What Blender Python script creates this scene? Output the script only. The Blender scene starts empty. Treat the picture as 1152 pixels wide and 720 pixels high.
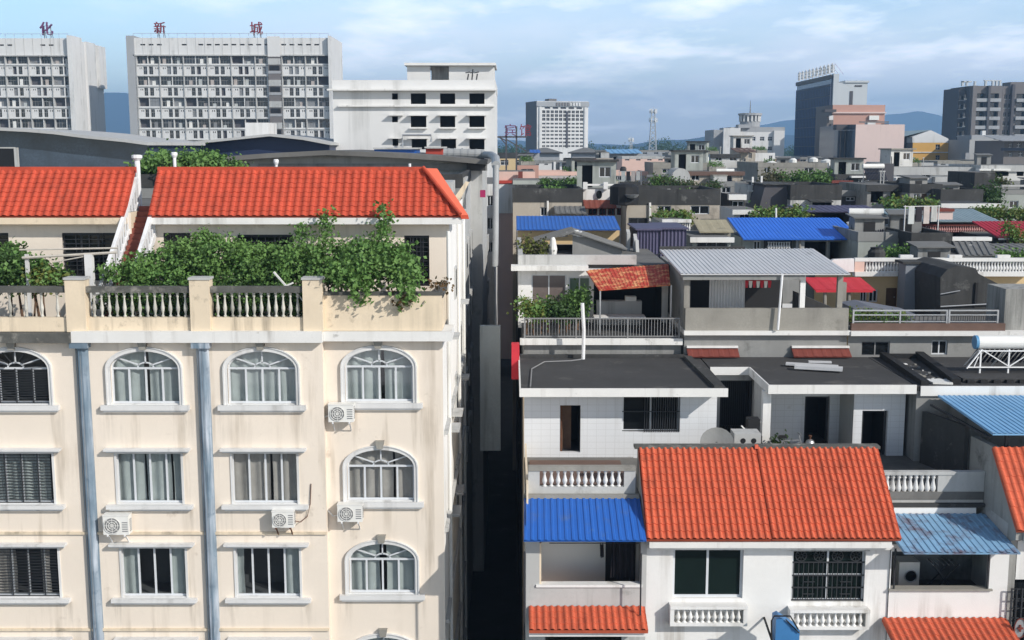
SUN, SKY, EXPO, HAZE, CL1, CL2 = 4.3, .112, -.04, 2.6e-4, 15, 21
import bpy, math, random
from mathutils import Vector
random.seed(7)
C = bpy.context.scene.collection
SC = bpy.context.scene
# ------------------------------------------------------------------ world positions back-projected from image pixels at a chosen depth
F = 1300.0; PT = math.atan(195/1300.0); CZ = 24.0
cP, sP = math.cos(PT), math.sin(PT)
def pz(v, Y):
    b = (360-v)/F
    return CZ + Y*(-sP+b*cP)/(cP+b*sP)
def px(u, v, Y):
    b = (360-v)/F
    return (u-576)/F*Y/(cP+b*sP)
def px_u(x, y): return 576+x/y*F
def at(u, v, Y): return (px(u, v, Y), Y, pz(v, Y))
def yz(v, z):
    b = (360-v)/F
    return (z-CZ)*(cP+b*sP)/(-sP+b*cP)
# ------------------------------------------------------------------ materials
MATS = {}
def nodes_of(name):
    m = bpy.data.materials.new(name); m.use_nodes = True
    nt = m.node_tree
    b = nt.nodes.get('Principled BSDF')
    return m, nt, b
def N(nt, t, **kw):
    n = nt.nodes.new(t)
    for k, v in kw.items(): setattr(n, k, v)
    return n
def mix(nt, fac, a, b, mode='MIX'):
    n = N(nt, 'ShaderNodeMix', data_type='RGBA', blend_type=mode)
    for s, val in ((0, fac), (6, a), (7, b)):
        if isinstance(val, bpy.types.NodeSocket): nt.links.new(val, n.inputs[s])
        elif s == 0: n.inputs[s].default_value = val
        else: n.inputs[s].default_value = (val[0], val[1], val[2], 1)
    return n.outputs[2]
def mathn(nt, op, a, b=0.0, clamp=False):
    n = N(nt, 'ShaderNodeMath', operation=op); n.use_clamp = clamp
    for i, val in enumerate((a, b)):
        if isinstance(val, bpy.types.NodeSocket): nt.links.new(val, n.inputs[i])
        else: n.inputs[i].default_value = val
    return n.outputs[0]
def pos(nt, sx=1, sy=1, sz=1):
    g = N(nt, 'ShaderNodeNewGeometry')
    m = N(nt, 'ShaderNodeMapping'); m.inputs['Scale'].default_value = (sx, sy, sz)
    nt.links.new(g.outputs['Position'], m.inputs[0])
    return m.outputs[0]
def noise(nt, vec, scale, detail=4, rough=.55, lo=.35, hi=.65):
    n = N(nt, 'ShaderNodeTexNoise'); n.inputs['Scale'].default_value = scale
    n.inputs['Detail'].default_value = detail; n.inputs['Roughness'].default_value = rough
    nt.links.new(vec, n.inputs['Vector'])
    r = N(nt, 'ShaderNodeMapRange'); r.inputs[1].default_value = lo; r.inputs[2].default_value = hi
    nt.links.new(n.outputs[0], r.inputs[0])
    return r.outputs[0]
def sc(c, k): return tuple(min(1, x*k) for x in c)
def pbr(name, col, rough=.85, var=.18, scale=.8, streak=0.0, scol=(.05,.05,.045), sscale=1.0, blot=0.0, bcol=(.06,.06,.055), bscale=.5,
        metal=0.0, spec=.4, bump=0.0, bumpscale=30, grid=None, lift=0.0):
    m, nt, b = nodes_of(name)
    p = pos(nt)
    c = mix(nt, noise(nt, p, scale, 6, .6, .3, .7), sc(col, 1-var), sc(col, 1+var*.6))
    c = mix(nt, noise(nt, p, scale*14, 3, .6, .35, .75), c, sc(col, 1-var*.5))
    if grid:                                  # joints of wall tiles
        gx, gz, gcol = grid
        cx = N(nt, 'ShaderNodeSeparateXYZ'); nt.links.new(p, cx.inputs[0])
        h = mathn(nt, 'ADD', cx.outputs[0], cx.outputs[1])
        fx = mathn(nt, 'FRACT', mathn(nt, 'DIVIDE', h, gx)); fz = mathn(nt, 'FRACT', mathn(nt, 'DIVIDE', cx.outputs[2], gz))
        l = mathn(nt, 'MAXIMUM', mathn(nt, 'LESS_THAN', fx, .045), mathn(nt, 'LESS_THAN', fz, .07))
        c = mix(nt, mathn(nt, 'MULTIPLY', l, .3), c, gcol)
    if streak > 0:
        s = noise(nt, pos(nt, 2.2*sscale, 2.2*sscale, .16*sscale), 1.0, 5, .6, .62-.22*streak, .80-.1*streak)
        s2 = noise(nt, p, .35, 3, .5, .38, .62)
        c = mix(nt, mathn(nt, 'MULTIPLY', s, mathn(nt, 'MULTIPLY_ADD', s2, .85) if False else s2), c, scol)
    if blot > 0:
        s = noise(nt, p, bscale, 7, .68, .66-.3*blot, .78-.2*blot)
        c = mix(nt, mathn(nt, 'MULTIPLY', s, .85), c, bcol)
    nt.links.new(c, b.inputs['Base Color'])
    b.inputs['Roughness'].default_value = rough; b.inputs['Metallic'].default_value = metal
    b.inputs['Specular IOR Level'].default_value = spec
    if bump:
        bn = N(nt, 'ShaderNodeBump'); bn.inputs['Strength'].default_value = bump; bn.inputs['Distance'].default_value = .02
        nt.links.new(noise(nt, p, bumpscale, 4, .6, 0, 1), bn.inputs['Height']); nt.links.new(bn.outputs[0], b.inputs['Normal'])
    MATS[name] = m
    return m
def leafmat(name, a, bcol, rough=.55):
    m, nt, b = nodes_of(name)
    p = pos(nt)
    c = mix(nt, noise(nt, p, 6, 2, .5, .3, .7), a, bcol)
    c = mix(nt, noise(nt, p, .9, 2, .5, .35, .7), c, sc(bcol, .8))
    nt.links.new(c, b.inputs['Base Color']); b.inputs['Roughness'].default_value = rough; b.inputs['Specular IOR Level'].default_value = .3
    tr = N(nt, 'ShaderNodeBsdfTranslucent'); nt.links.new(mix(nt, .5, c, (.12,.2,.02)), tr.inputs[0])
    mx = N(nt, 'ShaderNodeMixShader'); mx.inputs[0].default_value = .22
    nt.links.new(b.outputs[0], mx.inputs[1]); nt.links.new(tr.outputs[0], mx.inputs[2])
    nt.links.new(mx.outputs[0], nt.nodes['Material Output'].inputs[0])
    MATS[name] = m
    return m
CREAM = pbr('cream_paint', (.775,.685,.58), .85, .06, .5, streak=.42, scol=(.40,.33,.25), bump=.2, blot=.12, bcol=(.48,.40,.32), bscale=1.3)
CREAMB = pbr('cream_weathered', (.74,.62,.46), .9, .12, .8, streak=.65, scol=(.14,.12,.09), blot=.3, bcol=(.22,.19,.14), bscale=1.1)
WHITEW = pbr('white_side_paint', (.86,.84,.80), .85, .08, .5, streak=.42, scol=(.32,.31,.29), bump=.2)
TRIM = pbr('white_trim', (.68,.675,.66), .75, .10, 1.5, streak=.45, scol=(.30,.29,.27), blot=.12, bcol=(.38,.37,.35), bscale=2)
BAND = pbr('cornice_white', (.74,.73,.70), .8, .10, 1.2, streak=.35, scol=(.3,.28,.25), blot=.15, bcol=(.3,.29,.27), bscale=2)
DARKCAP = pbr('mouldy_coping', (.11,.11,.10), .95, .4, 2.5, blot=.4, bcol=(.34,.32,.28), bscale=2.2)
MARBLE = pbr('blue_marbled_paint', (.16,.225,.285), .6, .3, 2, streak=1.0, scol=(.62,.66,.72), sscale=2.6, blot=.3, bcol=(.10,.15,.2), bscale=3)
WPL = pbr('white_plaster', (.77,.76,.735), .85, .09, .5, streak=.52, scol=(.33,.30,.25), blot=.2, bcol=(.46,.42,.36), bscale=.7, bump=.2)
WPL2 = pbr('grey_white_plaster', (.47,.47,.455), .9, .14, .6, streak=.5, scol=(.16,.16,.15), blot=.3, bcol=(.22,.22,.2), bscale=.8)
GPL = pbr('grey_plaster', (.27,.27,.26), .92, .18, .6, streak=.6, scol=(.08,.08,.075), blot=.3, bcol=(.10,.10,.095), bscale=.8)
DPL = pbr('dark_stained_concrete', (.058,.058,.057), .95, .35, .9, streak=.6, scol=(.02,.02,.02), blot=.25, bcol=(.17,.17,.16), bscale=1.4)
CONC = pbr('bare_concrete', (.30,.285,.25), .95, .22, .9, streak=.45, scol=(.12,.11,.1), blot=.25, bcol=(.16,.15,.13), bscale=1.0, bump=.3)
CONCS = pbr('streaked_concrete', (.36,.355,.33), .95, .2, .9, streak=.9, scol=(.10,.10,.095), sscale=1.6, blot=.2, bump=.3)
TILEW = pbr('white_wall_tile', (.70,.71,.72), .45, .05, 1, streak=.3, scol=(.38,.36,.33), grid=(.32,.22,(.36,.35,.33)), blot=.18, bcol=(.42,.40,.36), bscale=.8)
ROOFD = pbr('felt_roof', (.052,.051,.051), .9, .3, .5, blot=.3, bcol=(.12,.115,.105), bscale=.7)
ROOFG = pbr('grey_roof_deck', (.16,.155,.145), .95, .3, .3, blot=.4, bcol=(.06,.06,.055), bscale=.25)
TILE_R = pbr('red_clay_tile', (.52,.075,.036), .75, .28, 1.3, blot=.22, bcol=(.30,.055,.03), bscale=.9, streak=.35, scol=(.22,.05,.03), sscale=1.5)
TILE_O = pbr('orange_clay_tile', (.60,.12,.055), .75, .28, 1.5, blot=.2, bcol=(.38,.075,.035), bscale=1.0, streak=.35, scol=(.25,.06,.03), sscale=1.5)
TILE_F = pbr('smooth_salmon_tile', (.66,.14,.075), .6, .1, 1.2)
MBLUE = pbr('blue_sheet_metal', (.022,.12,.45), .5, .12, 1.0, spec=.4, blot=.22, bcol=(.07,.16,.38), bscale=1.4, streak=.3, scol=(.12,.14,.2))
MBRIGHT = pbr('bright_blue_sheet', (.03,.17,.70), .5, .14, .6, spec=.4, blot=.18, bcol=(.10,.25,.62), bscale=.8)
MPALE = pbr('faded_blue_sheet', (.20,.42,.66), .5, .15, 1.0, spec=.4, blot=.12, bcol=(.4,.52,.62), bscale=1.5)
MPEEL = pbr('peeling_blue_sheet', (.22,.40,.58), .55, .15, 1.2, blot=.62, bcol=(.12,.035,.03), bscale=1.5)
MGREY = pbr('grey_sheet_metal', (.58,.58,.585), .45, .10, .8, spec=.4, blot=.15, bcol=(.28,.28,.27), bscale=.7)
MTEAL = pbr('teal_grey_sheet', (.25,.33,.36), .5, .2, .8, blot=.2, bcol=(.4,.45,.45), bscale=.8)
MPURP = pbr('purple_grey_sheet', (.085,.08,.14), .6, .2, .8)
MSLATE = pbr('grey_cement_sheet', (.17,.17,.165), .9, .25, 1.2)
BRICKR = pbr('dull_red_awning', (.19,.045,.032), .8, .2, 1.5)
REDC = pbr('red_canvas', (.55,.03,.045), .75, .15, 2)
MOTTLE = pbr('mottled_orange_sheet', (.50,.05,.03), .7, .25, 3, blot=.62, bcol=(.80,.46,.20), bscale=3.2)
STEPR = pbr('red_step', (.26,.075,.05), .7, .25, 3)
ALU = pbr('white_aluminium', (.62,.64,.66), .45, .06, 3, spec=.5)
DMETAL = pbr('dark_metal', (.03,.032,.036), .5, .2, 3)
GALV = pbr('galvanised_metal', (.50,.51,.52), .35, .15, 3, metal=.6)
WMETAL = pbr('white_painted_metal', (.78,.78,.78), .5, .08, 3, streak=.3, scol=(.3,.25,.2))
RUST = pbr('rusty_metal', (.13,.055,.028), .9, .4, 6)
PLW = pbr('white_plastic', (.76,.75,.71), .5, .06, 2, streak=.3, scol=(.42,.4,.36))
PLG = pbr('grey_plastic', (.22,.22,.22), .6, .1, 3)
BLK = pbr('black_rubber', (.012,.012,.013), .7, .2, 3)
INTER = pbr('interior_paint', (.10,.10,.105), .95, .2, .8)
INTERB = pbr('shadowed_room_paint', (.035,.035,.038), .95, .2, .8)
CURT = pbr('curtain_cloth', (.47,.49,.48), .9, .15, 3)
CURTW = pbr('warm_curtain_cloth', (.46,.41,.38), .9, .2, 3)
WOOD = pbr('brown_wood', (.15,.085,.05), .75, .3, 4)
BAMB = pbr('bleached_bamboo', (.5,.46,.4), .8, .2, 5)
PEACH = pbr('peach_paint', (.72,.50,.42), .85, .08, .6)
PINK = pbr('pink_tile', (.66,.52,.475), .7, .06, .1, streak=.2, scol=(.45,.36,.33))
SALM = pbr('salmon_tile', (.50,.29,.23), .7, .08, .1)
OCHRE = pbr('ochre_paint', (.62,.36,.10), .8, .06, .2)
YELW = pbr('yellow_plaster', (.66,.49,.27), .85, .08, .6)
FARW = pbr('white_far_wall', (.68,.675,.66), .85, .08, .1, streak=.5, scol=(.36,.36,.345), sscale=.3)
FARG = pbr('grey_far_wall', (.36,.37,.38), .85, .1, .1, streak=.3, scol=(.22,.22,.22), sscale=.3)
TOWD = pbr('dark_tower_wall', (.085,.082,.09), .8, .15, .1)
TOWM = pbr('mid_grey_tower_wall', (.175,.16,.155), .8, .12, .1)
STEELB = pbr('dark_blue_glazing', (.035,.07,.155), .14, .25, .3, spec=.6)
LGREY = pbr('light_grey_panel', (.50,.53,.55), .6, .06, .1)
SIGNR = pbr('sign_red', (.22,.02,.03), .6, .1, 1)
SIGNP = pbr('sign_purple', (.16,.05,.14), .6, .1, 1)
ASPH = pbr('asphalt', (.045,.045,.047), .95, .3, .6, blot=.2, bcol=(.09,.088,.083), bscale=.6)
LAND = pbr('far_land', (.075,.085,.055), .95, .35, .004, blot=.3, bcol=(.16,.155,.14), bscale=.01)
HILL = pbr('forested_slope', (.012,.022,.028), 1.0, .35, .003, spec=0.0)
SOLARB = pbr('solar_tube_glass', (.012,.013,.03), .15, .1, 2, spec=.6)
TANKB = pbr('tank_blue_cap', (.10,.28,.48), .4, .1, 2)
BOXB = pbr('bright_blue_panel', (.05,.19,.42), .45, .15, 3)
CLOTHD = pbr('dark_clothes', (.025,.022,.028), .95, .3, 4)
DRT = pbr('bedding_soil', (.09,.06,.045), .95, .3, 3)
BROWNL = pbr('brown_ledge', (.15,.095,.075), .95, .25, 2, blot=.2)
LEAF = leafmat('vine_leaf', (.07,.17,.04), (.18,.32,.085))
LEAFD = leafmat('dark_leaf', (.024,.058,.016), (.055,.11,.028))
LEAFY = leafmat('yellow_green_leaf', (.08,.12,.02), (.17,.19,.04))
LEAFB = leafmat('dry_leaf', (.06,.065,.03), (.11,.10,.06))
DRYL = leafmat('brown_leaf', (.10,.055,.02), (.14,.08,.03))
def glassmat(name, tint, refl):
    m, nt, b = nodes_of(name); nt.nodes.remove(b)
    t = N(nt, 'ShaderNodeBsdfTransparent'); t.inputs[0].default_value = (*tint, 1)
    g = N(nt, 'ShaderNodeBsdfGlossy'); g.inputs['Roughness'].default_value = .04
    f = N(nt, 'ShaderNodeLayerWeight'); f.inputs[0].default_value = .5
    mx = N(nt, 'ShaderNodeMixShader'); nt.links.new(mathn(nt, 'ADD', mathn(nt, 'MULTIPLY', mathn(nt, 'POWER', f.outputs['Facing'], 4.0), .9), refl), mx.inputs[0])
    nt.links.new(t.outputs[0], mx.inputs[1]); nt.links.new(g.outputs[0], mx.inputs[2])
    nt.links.new(mx.outputs[0], nt.nodes['Material Output'].inputs[0])
    return m
GLASS = glassmat('window_glass', (.80,.84,.84), .07)
DGLASS = pbr('dark_window_glass', (.010,.012,.014), .10, .3, 1.0, spec=.5)
GGLASS = pbr('greenish_dark_glass', (.008,.016,.014), .08, .3, 1.0, spec=.5)
FGLASS = pbr('far_window_glass', (.032,.037,.042), .25, .6, .35, spec=.5)
# ------------------------------------------------------------------ mesh builder
class MB:
    def __init__(s): s.v = []; s.f = []; s.m = []; s.mats = []
    def mi(s, m):
        if m not in s.mats: s.mats.append(m)
        return s.mats.index(m)
    def face(s, pts, m):
        n = len(s.v); s.v += [tuple(p) for p in pts]; s.f.append(tuple(range(n, n+len(pts)))); s.m.append(s.mi(m))
    def box(s, x0, x1, y0, y1, z0, z1, m, skip=''):
        if x0 > x1: x0, x1 = x1, x0
        if y0 > y1: y0, y1 = y1, y0
        if z0 > z1: z0, z1 = z1, z0
        n = len(s.v); k = s.mi(m)
        s.v += [(x0,y0,z0),(x1,y0,z0),(x1,y1,z0),(x0,y1,z0),(x0,y0,z1),(x1,y0,z1),(x1,y1,z1),(x0,y1,z1)]
        for nm, q in (('b',(0,3,2,1)),('t',(4,5,6,7)),('f',(0,1,5,4)),('r',(1,2,6,5)),('k',(2,3,7,6)),('l',(3,0,4,7))):
            if nm in skip: continue
            s.f.append(tuple(n+i for i in q)); s.m.append(k)
    def prism(s, poly, axis, a, b, m):            # poly: list of 2-D points; axis 'x','y','z'
        def P(p, t):
            if axis == 'y': return (p[0], t, p[1])
            if axis == 'x': return (t, p[0], p[1])
            return (p[0], p[1], t)
        n = len(poly)
        s.face([P(p, a) for p in poly], m); s.face([P(p, b) for p in reversed(poly)], m)
        for i in range(n):
            j = (i+1) % n
            s.face([P(poly[i], a), P(poly[i], b), P(poly[j], b), P(poly[j], a)], m)
    def bar(s, a, b, w, m, h=None):               # a straight bar with a square section
        a = Vector(a); b = Vector(b); d = (b-a)
        if d.length < 1e-6: return
        d.normalize(); up = Vector((0,0,1)) if abs(d.z) < .95 else Vector((0,1,0))
        r = d.cross(up).normalized()*w/2; q = r.cross(d).normalized()*(h or w)/2
        A = [a+r+q, a-r+q, a-r-q, a+r-q]; B = [p+(b-a) for p in A]
        n = len(s.v); k = s.mi(m)
        s.v += [tuple(p) for p in A+B]
        for f in ((0,1,2,3),(7,6,5,4),(0,4,5,1),(1,5,6,2),(2,6,7,3),(3,7,4,0)):
            s.f.append(tuple(n+i for i in f)); s.m.append(k)
    def tube(s, pts, r, m, seg=8, r2=None):
        pts = [Vector(p) for p in pts]; n0 = len(s.v); k = s.mi(m); L = len(pts)
        for i, p in enumerate(pts):
            d = (pts[min(i+1, L-1)]-pts[max(i-1, 0)]).normalized()
            up = Vector((0,0,1)) if abs(d.z) < .9 else Vector((0,1,0))
            a = d.cross(up).normalized(); b = d.cross(a).normalized()
            rr = r if r2 is None else r+(r2-r)*i/max(1, L-1)
            for j in range(seg):
                t = 2*math.pi*j/seg
                s.v.append(tuple(p+a*math.cos(t)*rr+b*math.sin(t)*rr))
        for i in range(L-1):
            for j in range(seg):
                j2 = (j+1) % seg
                s.f.append((n0+i*seg+j, n0+i*seg+j2, n0+(i+1)*seg+j2, n0+(i+1)*seg+j)); s.m.append(k)
        s.f.append(tuple(n0+j for j in range(seg))); s.m.append(k)
        s.f.append(tuple(n0+(L-1)*seg+j for j in reversed(range(seg)))); s.m.append(k)
    def lathe(s, prof, cx, cy, m, seg=10, cz=0):
        n0 = len(s.v); k = s.mi(m)
        for r, z in prof:
            for j in range(seg):
                t = 2*math.pi*j/seg; s.v.append((cx+r*math.cos(t), cy+r*math.sin(t), cz+z))
        for i in range(len(prof)-1):
            for j in range(seg):
                j2 = (j+1) % seg
                s.f.append((n0+i*seg+j, n0+i*seg+j2, n0+(i+1)*seg+j2, n0+(i+1)*seg+j)); s.m.append(k)
        s.f.append(tuple(n0+j for j in reversed(range(seg)))); s.m.append(k)
        s.f.append(tuple(n0+(len(prof)-1)*seg+j for j in range(seg))); s.m.append(k)
    def build(s, name, parent=None, world=True, smooth=False, loc=None):
        me = bpy.data.meshes.new(name)
        o = bpy.data.objects.new(name, me)
        off = Vector((0,0,0))
        if parent is not None:
            o.parent = parent
            if world:
                q = parent
                while q is not None: off += q.location; q = q.parent
        elif loc is not None:
            off = Vector(loc); o.location = loc
        v = [(p[0]-off.x, p[1]-off.y, p[2]-off.z) for p in s.v] if off.length else s.v
        me.from_pydata(v, [], s.f)
        for m in s.mats: me.materials.append(m)
        me.polygons.foreach_set('material_index', s.m)
        if smooth: me.polygons.foreach_set('use_smooth', [True]*len(s.f))
        me.update()
        C.objects.link(o)
        return o
    def build_each(s, name, parent, **kw):        # every separate piece becomes a part of its own
        par = list(range(len(s.v)))
        def find(i):
            while par[i] != i: par[i] = par[par[i]]; i = par[i]
            return i
        for f in s.f:
            for q in f[1:]: par[find(q)] = find(f[0])
        gr = {}
        for fi, f in enumerate(s.f): gr.setdefault(find(f[0]), []).append(fi)
        out = []
        for fl in gr.values():
            m = MB(); mp = {}
            for fi in fl:
                for q in s.f[fi]:
                    if q not in mp: mp[q] = len(m.v); m.v.append(s.v[q])
                m.f.append(tuple(mp[q] for q in s.f[fi])); m.m.append(m.mi(s.mats[s.m[fi]]))
            out.append(m.build(name, parent, **kw))
        return out
def thing(name, label, cat, loc=(0,0,0), group=None, rz=0):
    o = bpy.data.objects.new(name, None); C.objects.link(o); o.empty_display_size = .3
    o.location = loc; o.rotation_euler = (0,0,rz); o['label'] = label; o['category'] = cat; o['kind'] = 'thing'
    if group: o['group'] = group
    return o
def tag(o, label=None, cat=None, group=None, kind=None):
    for k, v in (('label',label),('category',cat),('group',group),('kind',kind)):
        if v: o[k] = v
    return o
def copy_tree(o, parent=None, loc=None):
    c = o.copy(); C.objects.link(c)
    if parent is not None: c.parent = parent
    if loc is not None: c.location = loc
    for ch in list(o.children): copy_tree(ch, c)
    return c
def place(proto, parent, x, y, z, used):
    """first use moves the prototype itself, later ones copy it (with its sub-parts)"""
    off = Vector((0,0,0)); q = parent
    while q is not None: off += q.location; q = q.parent
    loc = Vector((x,y,z))-off
    if not used.get(proto.name):
        used[proto.name] = 1; proto.parent = parent; proto.location = loc; return proto
    return copy_tree(proto, parent, loc)
USED = {}
# ------------------------------------------------------------------ walls with openings
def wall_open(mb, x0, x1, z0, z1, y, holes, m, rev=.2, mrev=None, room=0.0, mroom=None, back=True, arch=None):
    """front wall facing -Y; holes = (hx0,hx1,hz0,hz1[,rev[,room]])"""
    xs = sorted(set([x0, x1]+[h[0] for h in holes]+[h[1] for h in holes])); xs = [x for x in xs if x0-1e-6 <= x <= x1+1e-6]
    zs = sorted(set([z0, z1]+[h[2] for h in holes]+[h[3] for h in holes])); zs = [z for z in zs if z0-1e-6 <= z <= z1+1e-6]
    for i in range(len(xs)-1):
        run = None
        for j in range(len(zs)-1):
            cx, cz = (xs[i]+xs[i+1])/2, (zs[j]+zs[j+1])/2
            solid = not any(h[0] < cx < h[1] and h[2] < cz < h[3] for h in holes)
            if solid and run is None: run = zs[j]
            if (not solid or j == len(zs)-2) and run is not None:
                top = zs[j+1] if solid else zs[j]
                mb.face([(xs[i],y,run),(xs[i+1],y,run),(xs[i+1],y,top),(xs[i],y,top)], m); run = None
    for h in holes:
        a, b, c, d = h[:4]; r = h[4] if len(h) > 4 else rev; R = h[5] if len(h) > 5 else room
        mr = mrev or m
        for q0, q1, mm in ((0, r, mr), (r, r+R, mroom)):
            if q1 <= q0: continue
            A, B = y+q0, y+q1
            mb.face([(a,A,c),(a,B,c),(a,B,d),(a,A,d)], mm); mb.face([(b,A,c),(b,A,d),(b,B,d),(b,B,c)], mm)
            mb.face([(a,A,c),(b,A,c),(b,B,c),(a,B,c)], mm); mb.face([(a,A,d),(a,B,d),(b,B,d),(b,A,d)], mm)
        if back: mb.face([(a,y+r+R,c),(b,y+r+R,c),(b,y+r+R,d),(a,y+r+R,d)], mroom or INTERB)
def win_mesh(w, h, nx=2, ny=1, fr=.06, mf=None, mp=None, name='window', parent=None, x=0, y=0, z=0, bars=0, lattice=False):
    """a window set in a hole: centred at x, bottom z; frame mesh with a pane child"""
    mf = mf or ALU; mp = mp or DGLASS
    mb = MB(); d = .06
    mb.box(x-w/2, x+w/2, y, y+d, z, z+fr, mf); mb.box(x-w/2, x+w/2, y, y+d, z+h-fr, z+h, mf)
    for i in range(nx+1):
        xx = x-w/2+fr/2+(w-fr)*i/nx
        mb.box(xx-fr/2, xx+fr/2, y+.002, y+d-.002, z+fr, z+h-fr, mf)
    for j in range(1, ny):
        zz = z+h*j/ny; mb.box(x-w/2+fr, x+w/2-fr, y+.004, y+d-.004, zz-fr/2, zz+fr/2, mf)
    o = mb.build(name, parent)
    p = MB(); p.box(x-w/2+.01, x+w/2-.01, y+.025, y+.035, z+.01, z+h-.01, mp); p.build('pane', o)
    if bars or lattice:
        b = MB(); yy = y-.05
        if lattice:
            for i in range(15): 
                xx = x-w/2+w*(i+.5)/15; b.box(xx-.012, xx+.012, yy, yy+.02, z+.03, z+h-.4, DMETAL)
            for q in (.03, .42, .8, h-.4): b.box(x-w/2, x+w/2, yy-.004, yy+.018, z+q-.02, z+q+.02, DMETAL)
            for k in range(4):
                cx = x-w/2+w*(k+.5)/4
                for t in range(8):
                    a0, a1 = t*math.pi/4, (t+1)*math.pi/4
                    b.bar((cx+.17*math.cos(a0), yy, z+h-.2+.17*math.sin(a0)), (cx+.17*math.cos(a1), yy, z+h-.2+.17*math.sin(a1)), .025, DMETAL)
                    b.bar((cx+.17*math.cos(a0)*.2, yy, z+h-.2+.03*math.sin(a0)), (cx+.17*math.cos(a0), yy, z+h-.2+.17*math.sin(a0)), .018, DMETAL)
            for q in (.25, .75):
                for zz in (z+.22, z+.6):
                    b.box(x-w/2+w*q-.16, x-w/2+w*q+.16, yy-.01, yy+.012, zz-.012, zz+.012, DMETAL)
        else:
            for i in range(bars):
                zz = z+h*(i+.5)/bars; b.box(x-w/2, x+w/2, yy, yy+.018, zz-.011, zz+.011, DMETAL)
            for i in range(5):
                xx = x-w/2+w*i/4; b.box(xx-.012, xx+.012, yy-.016, yy-.001, z, z+h, DMETAL)
        b.build('security_grille', o)
    return o
# ------------------------------------------------------------------ roofs
def tile_roof(mb, xl, xr, ye, ze, yr, zr, m, pitch=.22, course=.26, xl_top=None, xr_top=None, amp=.038, step=.014, thick=.12):
    """eave (ye,ze) to ridge (yr,zr), barrel tiles in columns up the slope, courses stepped; sloping hips where xl_top / xr_top differ"""
    xl_top = xl if xl_top is None else xl_top; xr_top = xr if xr_top is None else xr_top
    L = math.hypot(yr-ye, zr-ze); ny, nz = -(zr-ze)/L*(1 if yr > ye else -1), abs(yr-ye)/L
    nc = max(1, round((xr-xl)/pitch)); nr = max(1, round(L/course)); q = 6
    prof = [math.sin(math.pi*(k/4.0)) if k < 4 else -.25 for k in range(q)]
    xs = []
    for i in range(nc):
        for k in range(q): xs.append((xl+(xr-xl)*(i+k/q)/nc, amp*prof[k]))
    xs.append((xr, 0))
    rows = []
    for r in range(nr):
        rows.append((r/nr, step)); rows.append(((r+1)/nr, 0.0))
    def tm(x):
        t = 1.0
        if x < xl_top: t = min(t, (x-xl)/(xl_top-xl))
        if x > xr_top: t = min(t, (xr-x)/(xr-xr_top))
        return max(0, t)
    jit = [[random.uniform(-.004, .006) for _ in range(nr)] for _ in range(nc+1)]
    n0 = len(mb.v); k = mb.mi(m); W = len(xs)
    for ri, (t, off) in enumerate(rows):
        for xi, (x, h) in enumerate(xs):
            tt = min(t, tm(x)); o = h+off+jit[xi//q][ri//2]
            mb.v.append((x, ye+(yr-ye)*tt+ny*o, ze+(zr-ze)*tt+nz*o))
    for r in range(len(rows)-1):
        for c in range(W-1):
            mb.f.append((n0+r*W+c, n0+r*W+c+1, n0+(r+1)*W+c+1, n0+(r+1)*W+c)); mb.m.append(k)
    mb.face([(xl, ye-ny*thick, ze-nz*thick), (xr, ye-ny*thick, ze-nz*thick), (xr_top, yr-ny*thick, zr-nz*thick), (xl_top, yr-ny*thick, zr-nz*thick)], m)
    mb.face([(xl, ye, ze), (xr, ye, ze), (xr, ye-ny*thick, ze-nz*thick), (xl, ye-ny*thick, ze-nz*thick)], m)
    mb.face([(xl, ye, ze), (xl_top, yr, zr), (xl_top, yr-ny*thick, zr-nz*thick), (xl, ye-ny*thick, ze-nz*thick)], m)
    mb.face([(xr, ye, ze), (xr_top, yr, zr), (xr_top, yr-ny*thick, zr-nz*thick), (xr, ye-ny*thick, ze-nz*thick)], m)
def sheet_roof(mb, p00, p10, p01, p11, m, pitch=.25, amp=.03, thick=.05):
    """corrugated sheet; ribs run from the front edge p00-p10 to the back edge p01-p11"""
    A, B, Cc, D = map(Vector, (p00, p10, p01, p11))
    n = (B-A).cross(Cc-A).normalized()
    if n.z < 0: n = -n
    W = (B-A).length; k = max(2, round(W/pitch)); prof = ((0,0),(.12,1),(.42,1),(.54,0)); xs = []
    for i in range(k):
        for f, h in prof: xs.append(((i+f)/k, h*amp))
    xs.append((1, 0))
    n0 = len(mb.v); mi = mb.mi(m); S = 6
    for j in range(S+1):
        t = j/S
        for s_, h in xs:
            p = (A+(B-A)*s_)*(1-t)+(Cc+(D-Cc)*s_)*t + n*(h + random.uniform(-.003,.003))
            mb.v.append(tuple(p))
    L = len(xs)
    for j in range(S):
        for c in range(L-1):
            mb.f.append((n0+j*L+c, n0+j*L+c+1, n0+(j+1)*L+c+1, n0+(j+1)*L+c)); mb.m.append(mi)
    lo = [tuple(q-n*thick) for q in (A, B, D, Cc)]
    mb.face(lo, m)
    hi = [tuple(q) for q in (A, B, D, Cc)]
    for i in range(4):
        j = (i+1) % 4; mb.face([hi[i], hi[j], lo[j], lo[i]], m)
BAL = {}
def balusters(parent, x0, x1, y, z0, z1, n, m, r=.055):
    key = (round(z1-z0, 2), m.name)
    h = z1-z0
    for i in range(n):
        x = x0+(x1-x0)*(i+.5)/n
        if key not in BAL:
            mb = MB(); pr = [(.9,0),(.9,.06),(.5,.09),(.55,.16),(1.0,.30),(1.05,.38),(.7,.55),(.45,.72),(.5,.80),(.85,.85),(.5,.89),(.9,.93),(.9,1)]
            mb.lathe([(r*a, h*b) for a, b in pr], 0, 0, m, 9)
            o = mb.build('baluster', None, smooth=True); BAL[key] = o
        place(BAL[key], parent, x, y, z0, USED)
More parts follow.
